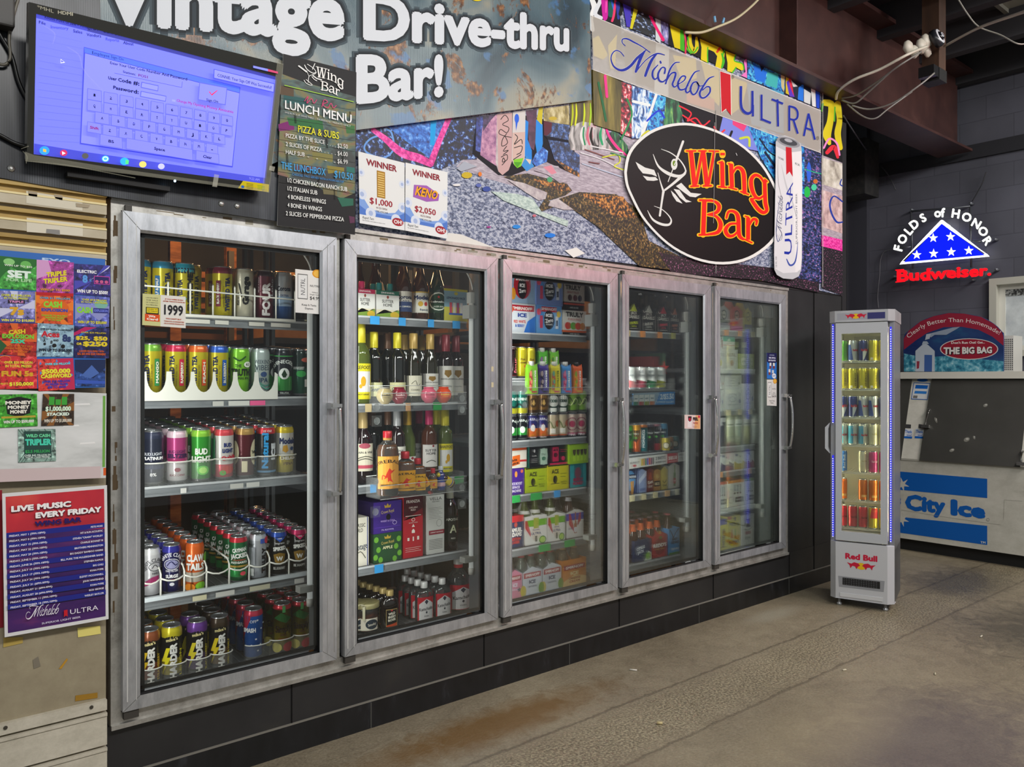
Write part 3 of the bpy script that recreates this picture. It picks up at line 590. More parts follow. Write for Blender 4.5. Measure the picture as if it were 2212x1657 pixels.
for s,w,c in((((1352,215),(1362,250),(1340,300)),4,'#2f8a52'),(((1415,205),(1400,250),(1382,298)),6,'#e4e8e8'),(((1365,220),(1400,228)),6,'#e4eaea'),(((1395,262),(1420,240),(1432,255)),4,'#1d3ad0'),(((1465,230),(1490,245),(1482,262),(1500,256),(1515,272),(1530,262)),3,'#ee2a3c'),(((1472,250),(1500,268)),3,'#ee2a3c'),(((1540,275),(1550,290),(1562,282)),4,'#e83040'),(((1578,285),(1572,305),(1584,312)),5,'#14141c'),(((1596,300),(1614,298),(1616,316)),5,'#c6d63a'),(((1638,300),(1660,330),(1690,345)),3,'#0c1830'),(((1660,310),(1700,330),(1720,370)),4,'#0c1830'),(((1650,330),(1680,372)),5,'#0e1a34'),(((1385,295),(1398,285),(1410,300)),6,'#cfc830'),(((1290,180),(1300,230),(1306,262)),5,'#2c6a44'),(((1304,165),(1308,210)),6,'#e83a8c')):a.stroke(E(*s),w,c)
for p,c in((((1277,85),(1290,78),(1310,120),(1300,130),(1280,122)),Y),(((1310,100),(1330,75),(1325,150),(1315,150)),Y),(((1345,70),(1375,80),(1370,150),(1350,140)),'#14141a'),(((1376,82),(1414,92),(1410,190),(1372,178)),'#2a2422'),(((1414,92),(1442,104),(1440,210),(1410,200)),'#cfd6d8'),(((1445,108),(1620,180),(1640,280),(1445,212)),'#1c1a20'),(((1450,120),(1500,128),(1502,170),(1470,180)),Y),(((1510,130),(1560,160),(1550,230),(1530,210)),Y),(((1570,165),(1612,180),(1600,230),(1575,250)),Y),(((1480,200),(1540,215),(1540,240),(1480,222)),'#d8783a'),(((1610,180),(1690,200),(1690,290),(1620,270)),'#4a9ac0'),(((1690,215),(1768,245),(1768,325),(1690,295)),'#4a4a58')):a.poly(E(*p),c)
a.up()
# translucent white band with the beer lettering
BAND=E((1274,35),(1440,103),(1620,178),(1770,240),(1770,331),(1640,282),(1440,211),(1278,152))
a.poly(BAND,sheer('print_white_band','#cdc6bb',.6));a.stroke(BAND[:4],1,'#e4e0da',sm=False);a.stroke(BAND[4:],1,'#e4e0da',sm=False)
INK='#13299c'
michelob(a,lambda x,y:(1270+x/7.363,y/7.363),INK,1/7.363,'#ded9d2')
for W2,c in((1.2,'#e8e4e0'),(0,'#c40d20')):
    p=KH((85,555),(250,610),(258,1255),(178,1150),(108,1205));cx,cy=sum(q[0]for q in p)/5,sum(q[1]for q in p)/5
    a.poly([(x+(x>cx)*W2-(x<cx)*W2,y+(y>cy)*W2-(y<cy)*W2)for x,y in p],c)
UL=[([(415,790),(415,1080),(450,1180),(520,1225),(585,1190),(597,1080),(597,865)],[42,42,46,48,40,40,38]),([(605,1090),(605,1270)],36)]
for pas,c in((5,'#d9d5d2'),(0,INK)):
    for p,w in UL:a.stroke(KH(*p),[(x+pas)/7.363 for x in(w if isinstance(w,list)else[w]*len(p))],c,ends=False)
    for p,w in((((742,925),(742,1335),),36),(((730,1310),(892,1375)),38),(((995,1000),(1005,1430)),36),(((905,1000),(1085,1070)),36),(((1183,1100),(1183,1500)),36)):a.stroke(KH(*p),(w+pas)/7.363,c,sm=False,ends=False)
    for p in(((1185,1110),(1270,1135),(1315,1200),(1310,1290),(1260,1325),(1185,1310)),):a.stroke(KH(*p),(34+pas)/7.363,c)
    for p in(((1250,1330),(1320,1545)),((1415,1580),(1490,1225)),((1490,1225),(1590,1640)),((1430,1450),(1545,1490))):a.stroke(KH(*p),(34+pas)/7.363,c,sm=False,ends=False)
    a.up()
for x,y in((285,645),(1635,1615)):a.ring(*KH((x,y))[0],2.4,3.6,.7,'#6a6450');a.textq('R',q4(KH((x,y))[0][0]-1,KH((x,y))[0][1]+1.6,KH((x,y))[0][0]+1.2,KH((x,y))[0][1]+1.9,3.4),'#6a6450')
a.stroke(E((1542,240),(1542,590)),1.2,'#8f8f8c',sm=False);a.stroke(E((1773,196),(1773,620)),1.2,'#a8a8a4',sm=False)
tag(mu.build('mural_banner'),'long graffiti photo banner printed over the cooler doors with white lettering band','banner')
# ---- oval bar sign
ov=MB();a=Art(ov,wallY(-.024));KW=Crop(1340,240,4.872)
OV=smooth(KW((40,640),(70,470),(150,340),(300,215),(480,145),(680,122),(880,155),(1100,240),(1320,380),(1500,560),(1620,760),(1700,960),(1712,1130),(1680,1260),(1590,1400),(1420,1530),(1230,1600),(1010,1612),(780,1560),(560,1450),(380,1300),(220,1110),(100,880),(55,760),(40,640)),3)
cx,cy=1516,419
def disc(dst,mb,d0,d1,m):
    n=len(dst);fr=[onY(u,v,d0)for u,v in dst];bk=[onY(u,v,d1)for u,v in dst]
    mb.add(fr+bk,[tuple(range(n)),tuple(range(n,2*n))]+[(i,(i+1)%n,n+(i+1)%n,n+i)for i in range(n)],m)
disc(OV,ov,-.024,-.0175,'#e2e2de');a.poly([(cx+(x-cx)*.965,cy+(y-cy)*.963)for x,y in OV],mat('#060507',.5,spec=.25))
W='#dcdcd8'
for p,w in((((660,320),(580,540)),24),(((580,540),(503,742)),9),(((345,455),(400,580),(500,655),(600,685),(660,670),(690,630)),None),(((430,400),(530,440),(620,510),(675,590),(685,650),(640,690),(560,760),(470,830)),None),(((395,650),(425,760),(455,850)),None),(((452,850),(435,960),(415,1100)),None),(((285,1045),(340,1140),(430,1190),(510,1195),(535,1150),(500,1090),(430,1030),(355,1000)),None)):
    ws=w if w else([5,20,34,30,22,16]if p[0][0]==345 else[4,10,12,14,16,30,26,20]if p[0][0]==430 else[6,12,24]if p[0][0]==395 else[26,20,22]if p[0][0]==452 else[4,20,26,24,16,10,8,4])
    a.stroke(KW(*p),[x/4.872 for x in(ws if isinstance(ws,list)else[ws]*len(p))],W)
a.up()
for p in(((160,535),(260,595),(355,620),(385,690),(330,668),(235,655),(190,600)),((235,680),(310,695),(370,695),(398,725),(350,735),(280,730)),((585,790),(640,755),(740,860),(855,872),(790,908),(730,900),(660,850)),((560,820),(620,830),(690,930),(750,955),(690,962),(625,910)),((530,835),(580,880),(655,975),(590,950),(550,890))):a.poly(KW(*p),W)
a.up();a.ell(*KW((566,560))[0],7,12,W);a.ell(*KW((566,550))[0],3.6,6,'#6c8a1e');a.stroke(KW((580,540),(568,565)),2,W,sm=False)
LOGO=[ # slab-serif letters as strokes in the same crop; widths in crop pixels
 ([(740,425),(778,785)],44,0),([(795,770),(858,425)],26,0),([(868,425),(908,785)],44,0),([(925,770),(985,425)],26,0),([(688,420),(795,420)],16,0),([(815,420),(905,420)],16,0),([(925,420),(1035,424)],16,0),([(735,793),(825,788)],18,0),([(865,788),(960,785)],18,0),
 ([(1073,440),(1073,465)],46,0),([(1068,540),(1073,795)],42,0),([(1030,545),(1075,530)],16,0),([(1025,795),(1120,805)],16,0),
 ([(1162,560),(1172,805)],42,0),([(1130,552),(1178,565)],16,0),([(1130,800),(1225,828)],16,0),([(1178,660),(1215,600),(1265,605),(1295,670),(1303,855)],[16,26,36,42,42],1),([(1258,845),(1350,880)],16,0),
 ([(1510,760),(1470,695),(1415,675),(1375,720),(1378,810),(1410,890),(1455,920),(1505,890)],[16,24,34,40,42,34,28,18],1),([(1515,740),(1522,960),(1538,1040),(1500,1068),(1440,1025),(1375,930)],[38,40,36,36,38,34],1),([(1375,930),(1420,915)],20,0),([(1510,715),(1545,745)],16,0),
 ([(880,945),(868,1300)],46,0),([(825,938),(960,940)],20,0),([(820,1303),(930,1300)],20,0),([(900,945),(985,950),(1035,1000),(1010,1065),(915,1090)],[18,24,40,34,18],1),([(915,1090),(1005,1110),(1052,1190),(1020,1275),(900,1300)],[18,26,44,38,18],1),
 ([(1112,1125),(1135,1060),(1195,1060),(1235,1120),(1245,1300),(1290,1350)],[20,26,30,42,42,24],1),([(1235,1185),(1150,1190),(1103,1250),(1130,1310),(1185,1310),(1240,1260)],[20,28,40,36,26,18],1),
 ([(1340,1125),(1340,1355)],42,0),([(1305,1105),(1350,1122)],16,0),([(1292,1345),(1385,1388)],16,0),([(1355,1200),(1390,1140),(1430,1150),(1425,1195)],[18,28,28,22],1)]
def wing_logo(a,fn,k,cols,grow=(13,0)):
    for c,g in zip(cols,grow):
        for p,w,s in LOGO:a.stroke([fn(x,y)for x,y in p],[(x+2*g)*k for x in(w if isinstance(w,list)else[w]*len(p))],c,sm=bool(s),k=4,ends=bool(s)or g>0)
        a.up()
wing_logo(a,lambda x,y:KW((x,y))[0],1/4.872,('#f0b818','#ee1408'),(10,0))
a.stroke(E((1543,265),(1541,425),(1540,482)),1.0,'#8d8d8d',sm=False);a.stroke(KW((1212,445),(1222,468)),1.2,'#c9c9c9',sm=False)
tag(ov.build('oval_sign'),'black oval sign with white winged cocktail glass and red lettering','sign')
# ---- printed tall can panel
cn=MB();a=Art(cn,wallY(-.034));KC=Crop(1650,280,2.644)
CAN=KC((68,70),(85,42),(120,32),(170,50),(210,80),(216,110),(220,300),(218,740),(214,800),(200,838),(165,855),(110,850),(75,830),(60,800),(58,720),(66,300))
disc(CAN,cn,-.034,-.0325,'#b9bcc0');a.poly(KC((70,95),(140,130),(214,125),(219,300),(216,740),(210,795),(190,815),(110,820),(66,795),(60,720),(68,300)),mat('#d9dade',.35))
a.poly(KC((160,130),(214,122),(219,300),(216,740),(208,800),(180,815)),'#e2e2e3');a.ell(*KC((140,72))[0],26,10,'#8f9297',rot=.28);a.ell(*KC((140,70))[0],20,7,'#43464c',rot=.28);a.ell(*KC((140,62))[0],9,3.5,'#a9acb2',rot=.28)
a.poly(KC((125,98),(158,104),(165,270),(147,240),(128,258)),'#c00f22')
a.stroke(KC((80,170),(82,300),(110,420)),[.6,1.5,.6],'#9a9ca0');a.stroke(KC((100,200),(130,330),(165,420),(190,520)),[.6,3.5,3,1],'#bfc1c5')
a.stroke(KC((130,740),(150,775),(180,750),(195,640)),[2,4,3,.6],'#3a4fa0');a.stroke(KC((90,400),(70,560),(80,640),(100,600)),[.8,1.2,1.6,.8],'#3a4a80')
quad=KC((158,716),(166,300),(130,330),(116,710));a.textq('ULTRA',quad,INK)
quad=KC((192,655),(190,365),(181,365),(182,655));a.textq('SUPERIOR LIGHT BEER',quad,'#4a5068')
qh=homog([(340,1250),(1980,1250),(1980,650),(340,650)],KC((106,630),(112,360),(76,380),(68,640)));michelob(a,lambda x,y:qh(x,y-(x-340)*.37+130),'#2a3260',.028)
a.textq('2.6 CARBS',KC((80,162),(112,178),(112,168),(80,150)),'#55585e');a.textq('95 CAL',KC((178,200),(204,208),(204,196),(178,187)),'#55585e');a.textq('12 FL. OZ',KC((74,785),(72,725),(66,725),(67,785)),'#6a6d72')
tag(cn.build('can_cutout'),'flat printed white beer can panel beside the oval sign','sign')
# ---- rusty blue banner
rb=MB();a=Art(rb,wallY(-.030),dl=.00003)
def rust_mat():
    m,t,b=nodes('print_rusty_paint');L=t.links.new;mp=coords(t)
    n1=N(t,'ShaderNodeTexNoise',i_Scale=2.2,i_Detail=3.0,i_Distortion=.8);L(mp.outputs[0],n1.inputs['Vector'])
    r1=ramp(t,[(.3,'#2b3d47'),(.43,'#4c636d'),(.55,'#6f8084'),(.7,'#a89d82')]);L(n1.outputs['Fac'],r1.inputs[0])
    n2=N(t,'ShaderNodeTexNoise',i_Scale=4.0,i_Detail=9.0,i_Roughness=.72,i_Distortion=.5);mp2=coords(t,(1.6,1,1.0));L(mp2.outputs[0],n2.inputs['Vector'])
    n3=N(t,'ShaderNodeTexNoise',i_Scale=38.0,i_Detail=4.0);L(mp.outputs[0],n3.inputs['Vector']);rr=ramp(t,[(.35,'#3c2414'),(.5,'#6e4322'),(.66,'#a8784a')]);L(n3.outputs['Fac'],rr.inputs[0])
    th=N(t,'ShaderNodeMapRange',i_1=.53,i_2=.565);L(n2.outputs['Fac'],th.inputs[0])
    m1=N(t,'ShaderNodeMix',data_type='RGBA');L(th.outputs[0],m1.inputs[0]);L(r1.outputs[0],m1.inputs[6]);L(rr.outputs[0],m1.inputs[7])
    n4=N(t,'ShaderNodeTexNoise',i_Scale=6.0,i_Detail=7.0);mp4=coords(t,(1,1,1.1));mp4.inputs['Location'].default_value=(3,1,2);L(mp4.outputs[0],n4.inputs['Vector']);t4=N(t,'ShaderNodeMapRange',i_1=.6,i_2=.63,i_3=0.0,i_4=.8);L(n4.outputs['Fac'],t4.inputs[0])
    m2=N(t,'ShaderNodeMix',data_type='RGBA');m2.inputs[7].default_value=lin('#4a76a4');L(t4.outputs[0],m2.inputs[0]);L(m1.outputs[2],m2.inputs[6])
    wv=N(t,'ShaderNodeTexWave',i_Scale=62.0,bands_direction='X');L(mp.outputs[0],wv.inputs['Vector']);rw=ramp(t,[(0,'#c4c4c4'),(.6,'#ffffff')]);L(wv.outputs['Fac'],rw.inputs[0])
    m3=N(t,'ShaderNodeMix',data_type='RGBA',blend_type='MULTIPLY',i_0=.55);L(m2.outputs[2],m3.inputs[6]);L(rw.outputs[0],m3.inputs[7]);L(m3.outputs[2],b.inputs['Base Color'])
    b.inputs['Roughness'].default_value=.32;bp=N(t,'ShaderNodeBump',i_Strength=.25,i_Distance=.003);L(wv.outputs['Fac'],bp.inputs['Height']);L(bp.outputs[0],b.inputs['Normal']);return m
def flute_mat():
    m,t,b=nodes('dark_fluted_plastic');L=t.links.new;mp=coords(t);wv=N(t,'ShaderNodeTexWave',i_Scale=48.0,bands_direction='X');L(mp.outputs[0],wv.inputs['Vector'])
    n1=N(t,'ShaderNodeTexNoise',i_Scale=3.0,i_Detail=4.0);mp2=coords(t,(2.5,1,.6));L(mp2.outputs[0],n1.inputs['Vector']);r=ramp(t,[(.4,'#15161b'),(.55,'#2d3038'),(.7,'#565a60')]);L(n1.outputs['Fac'],r.inputs[0])
    rw=ramp(t,[(0,'#8a8a8a'),(.6,'#ffffff')]);L(wv.outputs['Fac'],rw.inputs[0]);m3=N(t,'ShaderNodeMix',data_type='RGBA',blend_type='MULTIPLY',i_0=.8);L(r.outputs[0],m3.inputs[6]);L(rw.outputs[0],m3.inputs[7]);L(m3.outputs[2],b.inputs['Base Color']);b.inputs['Roughness'].default_value=.3;return m
def slab(mb,pts,y,th,m,edge='#cfcfc8'):
    n=len(pts);fr=[onY(u,v,y)for u,v in pts];bk=[p+Vector((0,th,0))for p in fr]
    mb.add(fr,[tuple(range(n))],m);mb.add(fr+bk,[tuple(range(n,2*n))]+[(i,(i+1)%n,n+(i+1)%n,n+i)for i in range(n)],edge)
RUST=rust_mat()
slab(rb,E((480,398),(768,281),(1278,216),(1273,-60),(560,-60),(200,-60),(200,300)),-.030,.008,RUST)
def shadow_text(txt,quad,grow):
    vs,ts,x0,x1=glyphs(txt,4);H=homog([(x0-.04,-.04),(x1+.04,-.04),(x1+.04,CAPH+.04),(x0-.04,CAPH+.04)],quad)
    for r_,c in((.13,'#46535a'),(.1,'#333d44'),(.075,'#1f252a'),(.042,mat('#d0d4da',.45))):
        for dx,dy in Art.copies(max(r_,.071)):a.tris([H(x+dx*r_/max(r_,.071),y+dy*r_/max(r_,.071))for x,y in vs],ts,c)
shadow_text('Vintage',q4(214,52,744,90,140,128),1)
shadow_text('Drive-thru',q4(784,87,1229,112,106,72),1)
shadow_text('Bar!',q4(768,226,957,209,108,90),1)
a.ell(1030,-6,14,9,'#e6cf1e');a.stroke(E((484,205),(550,190)),14,'#e3e6ea',sm=False)
tag(rb.build('rusty_banner'),'rust and faded blue printed banner with huge white lettering above the menu','banner')
# ---- black fluted board behind the television
kb=MB();slab(kb,E((-160,358),(0,384),(232,424),(600,478),(645,480),(645,380),(225,320),(215,-60),(-160,-60)),-.0385,.007,flute_mat(),'#2a2a2e')
for x,y in((478,440),(512,445),(24,364)):
    p=onY(x,y,-.0385);kb.lathe([(.011,0),(.009,.003),(.003,.006)],mat('#b8b8b4',.3,.8),10,xf=Matrix.Translation(p)@Matrix.Rotation(PI/2,4,'X'))
tag(kb.build('fluted_board'),'black fluted plastic board screwed to the wall behind the television','board')
# ---- lunch menu
mn=MB();MP=E((612,116),(770,156),(767,507),(599,487));MY=-.052
BRICK=speck('print_brick_dark',[(.3,'#141416'),(.42,'#2b3430'),(.5,'#3d5a56'),(.57,'#6d6a34'),(.64,'#7a5240'),(.72,'#33343a')],9,(.7,1,1.4),rough=.5,detail=3,dist=.6)
slab(mn,MP,MY,.004,mat('#19181a',.5,spec=.25),'#d0d0cc');a=Art(mn,wallY(MY-.0005))
KM=Crop(590,110,4.041)
a.poly(KM((75,200),(260,270),(720,400),(715,1240),(600,1290),(300,1150),(40,1080)),BRICK)
for p,c in((((45,640),(180,600),(185,690),(50,700)),'#7c1f6a'),(((120,580),(430,610),(440,690),(140,650)),'#2f6a3c'),(((90,380),(300,420),(310,480),(90,450)),'#2c5a5a'),(((340,880),(520,905),(520,970),(345,940)),'#7f7a44'),(((470,1000),(620,1020),(620,1060),(480,1070)),'#8a7d34'),(((430,1190),(560,1200),(560,1260),(440,1250)),'#6f6848'),(((190,1000),(420,1010),(420,1040),(200,1040)),'#74505a'),(((640,1010),(712,1020),(712,1070),(640,1060)),'#2f6f66'),(((560,1280),(700,1290),(700,1350),(600,1360)),'#2a6450'),(((630,640),(712,655),(712,720),(640,720)),'#3f7040'),(((60,300),(180,330),(180,400),(60,380)),'#5c4a38'),(((660,1440),(712,1450),(712,1500),(670,1505)),'#5a2f4a')):a.poly(KM(*p),c)
for k,y0 in enumerate((470,560,640,740,830,930,1020,1110,1200)):a.stroke(KM((45,y0-60+3*(k%3)),(380,y0-6),(714,y0+50-4*(k%2))),.7,'#1a1a18')
for k in range(26):x=60+(k*137)%620;y=430+(k%9)*88+x*.15;a.stroke(KM((x,y),(x+6,y+85)),.7,'#1a1a18',sm=False)
a.up()
lg=homog([(285,1210),(1550,1390),(1550,300),(160,300)],KM((270,292),(600,400),(620,165),(215,75)))
for p,w in((((660,320),(580,540)),30),(((345,455),(400,580),(500,655),(600,685),(690,630)),30),(((430,400),(620,510),(685,650),(560,760),(455,850),(415,1100)),22),(((395,650),(455,850)),16),(((285,1045),(340,1140),(430,1190),(510,1195),(535,1150),(355,1000)),22),(((160,535),(260,600),(385,690)),50),(((585,780),(700,860),(855,872)),40),(((550,835),(620,920),(700,955)),28)):a.stroke([lg(*q)for q in p],w*.062,'#e6e6e4')
wing_logo(a,lg,.066,('#eceae6',),(1,))
T=lambda s,p,c,**k:a.textq(s,KM(*p),c,**k)
a.stroke(KM((95,303),(697,447)),1.4,'#a8d82a',sm=False)
a.stroke(KM((270,440),(300,400),(290,460),(330,420),(350,460),(375,430)),1.5,'#d83a74');a.stroke(KM((420,490),(440,430),(470,450),(430,470),(470,500),(500,460),(520,500),(545,480)),1.5,'#d83a74')
T('LUNCH MENU',((98,508),(680,638),(680,560),(98,432)),'#ececea',bold=.02);T('DINE IN, PICK UP, DRIVE THRU  -  THURSDAYS / FRIDAYS ONLY',((98,545),(672,668),(672,652),(98,532)),'#c9cac8')
T('PIZZA & SUBS',((212,712),(570,775),(570,712),(212,652)),'#e6e01e',bold=.01)
for s,p,pr in(('PIZZA BY THE SLICE',((105,758),(445,818),(445,782),(105,722)),'$2.50'),('2 SLICES OF PIZZA',((105,832),(420,885),(420,850),(105,796)),'$4.00'),('HALF SUB',((105,902),(270,925),(270,890),(105,866)),'$6.99')):
    T(s,p,'#e4e4e0',bold=.01);y=p[1][1]+(30 if pr!='$6.99' else 58);T(pr,((556,y),(645,y+10),(645,y-28),(556,y-38)),'#e4e4e0');T('. . . .',((p[1][0]+22,p[1][1]+4),(540,y-4),(540,y-40),(p[1][0]+22,p[1][1]-32)),'#d0d0c8')
T('THE LUNCHBOX',((65,1032),(452,1092),(452,1030),(65,968)),'#3aa4e4',bold=.01);T('$10.50',((528,1105),(690,1130),(690,1072),(528,1045)),'#3aa4e4');T('CHOOSE TWO SERVED WITH A FOUNTAIN POP',((160,1088),(610,1155),(610,1138),(160,1068)),'#3a8fd4')
for s,p in(('1/2 CHICKEN BACON RANCH SUB',((120,1148),(640,1230),(640,1192),(120,1110))),('1/2 ITALIAN SUB',((120,1220),(380,1260),(380,1222),(120,1182))),('4 BONELESS WINGS',((120,1292),(455,1340),(455,1302),(120,1255))),('4 BONE IN WINGS',((120,1365),(420,1405),(420,1366),(120,1328))),('2 SLICES OF PEPPERONI PIZZA',((105,1437),(612,1492),(612,1455),(105,1400)))):T(s,p,'#e8e8e4',bold=.015)
tag(mn.build('lunch_menu'),'tall black lunch menu board with bright brick print beside the television','menu')
# ---- two lottery winner sheets
for i,(pp,lab)in enumerate(((E((774,327),(874,352),(874,498),(777,482)),'white winner sheet with a gold ticket taped beside the lunch menu'),(E((876,351),(967,372),(966,516),(875,498)),'white winner sheet with yellow comic lettering, further from the lunch menu'))):
    wn=MB();slab(wn,pp,-.033,.002,'#e2e2e0','#d8d8d4');a=Art(wn,wallY(-.0332));KW2=Crop(590,110,4.041);H=homog([(0,0),(1,0),(1,1),(0,1)],[pp[3],pp[2],pp[1],pp[0]])
    pl=lambda*q:[H(x,y)for x,y in q]
    a.poly(pl((0,.13),(1,.13),(1,.42),(.9,.34),(.78,.24),(.5,.2),(.22,.24),(.1,.36),(0,.42)),'#7ea0dc');a.poly(pl((0,.13),(1,.13),(1,.26),(.8,.18),(.2,.18),(0,.26)),'#4f78c8')
    for x,y,r in((.06,.42,.1),(.24,.17,.11),(.8,.14,.11),(.95,.34,.1),(.94,.68,.07),(.05,.72,.07)):a.poly(pl(*[(max(0,min(1,x+r*math.cos(k*PI/8))),y+r*.75*math.sin(k*PI/8))for k in range(16)]),'#d6dcea');a.poly(pl(*[(max(0,min(1,x+r*.45*math.cos(k*PI/5))),y+r*.35*math.sin(k*PI/5))for k in range(10)]),'#a6b6da')
    a.up();a.poly(pl((0,0),(1,0),(1,.12),(0,.13)),'#e4e4e4')
    a.textq('WINNER',pl((.16,.84),(.82,.84),(.82,.93),(.16,.93)),'#8c1c2c',.035)
    if i==0:
        a.poly(pl((.38,.42),(.56,.42),(.56,.8),(.38,.8)),'#a87a24');
        for k in range(11):a.poly(pl((.4,.44+.032*k),(.54,.44+.032*k),(.54,.455+.032*k),(.4,.455+.032*k)),'#e0c070')
    else:
        a.poly(pl((.18,.52),(.5,.49),(.78,.54),(.8,.64),(.5,.73),(.2,.7)),'#a05ab0');a.textq('KENO',pl((.22,.55),(.74,.55),(.76,.68),(.24,.69)),'#20242e',.09,shear=.2);a.textq('KENO',pl((.22,.55),(.74,.55),(.76,.68),(.24,.69)),'#f2a41c',.03,shear=.2)
    a.up();a.textq(('$1,000','$2,050')[i],pl((.22,.31),(.72,.31),(.72,.4),(.22,.4)),'#a01e30',.02);a.textq(('01/21/2026','02/21/2026')[i],pl((.36,.255),(.6,.255),(.6,.28),(.36,.28)),'#6a3038');a.textq('THE WING BAR',pl((.36,.205),(.62,.205),(.62,.228),(.36,.228)),'#26406c')
    a.textq('Rapid 7am',pl((.06,.075),(.3,.075),(.3,.11),(.06,.11)),'#2c2c30',shear=.2);a.textq('Play responsibly. Lottery players are subject to laws',pl((.06,.045),(.55,.045),(.55,.058),(.06,.058)),'#55555a')
    a.poly(pl(*[(.84+.13*math.cos(k*PI/8),.11+.06*math.sin(k*PI/8))for k in range(16)]),'#a01c28');a.textq('OH!',pl((.75,.08),(.94,.08),(.94,.14),(.75,.14)),'#f0ecec',.03)
    tag(wn.build('winner_sheet'),lab,'poster','lottery winner sheets')
# ================================================================ television
TVN=Vector((0,-1,-.273)).normalized();TVF=wallN((0,-.1,2.025),TVN);KT=Crop(0,0,2.761)
tv=thing('wall_television','black flat television tilted out from the wall showing a blue sign-on screen','television',onY(320,280,-.1))
tv0=tv.location.copy();back=Vector((0,.05,.014))
def tvb(name,draw,loc=True):
    mb=MB();draw(mb);o=mb.build(name,tv);o.location=-tv0;return o
OUT=KT((175,12),(1688,385),(1602,1146),(160,952));INN=KT((216,82),(1652,458),(1584,1096),(201,920))
def d_frame(mb):
    o=[TVF(u,v,0)for u,v in OUT];i=[TVF(u,v,0)for u,v in INN];i2=[p+TVN*-.014 for p in i];b=[p+back*.8 for p in o];cxy=sum(b,Vector())/4;b2=[cxy+(p-cxy)*.8+back for p in b]
    mb.add(o+i+i2+b+b2,[(k,(k+1)%4,4+(k+1)%4,4+k)for k in range(4)]+[(4+k,4+(k+1)%4,8+(k+1)%4,8+k)for k in range(4)]+[(k,(k+1)%4,12+(k+1)%4,12+k)for k in range(4)]+[(12+k,12+(k+1)%4,16+(k+1)%4,16+k)for k in range(4)]+[(16,17,18,19)],mat('#26251f',.22,0,0,.5))
    a=Art(mb,TVF);a.textq('*MHL',KT((222,50),(320,78),(320,58),(222,30)),'#b8b4a0');a.textq('HDMI',KT((345,82),(435,95),(435,74),(345,62)),'#b8b4a0',.03)
tvb('bezel',d_frame)
LIT=lambda c,e=.92:mat(c,.3,0,e)
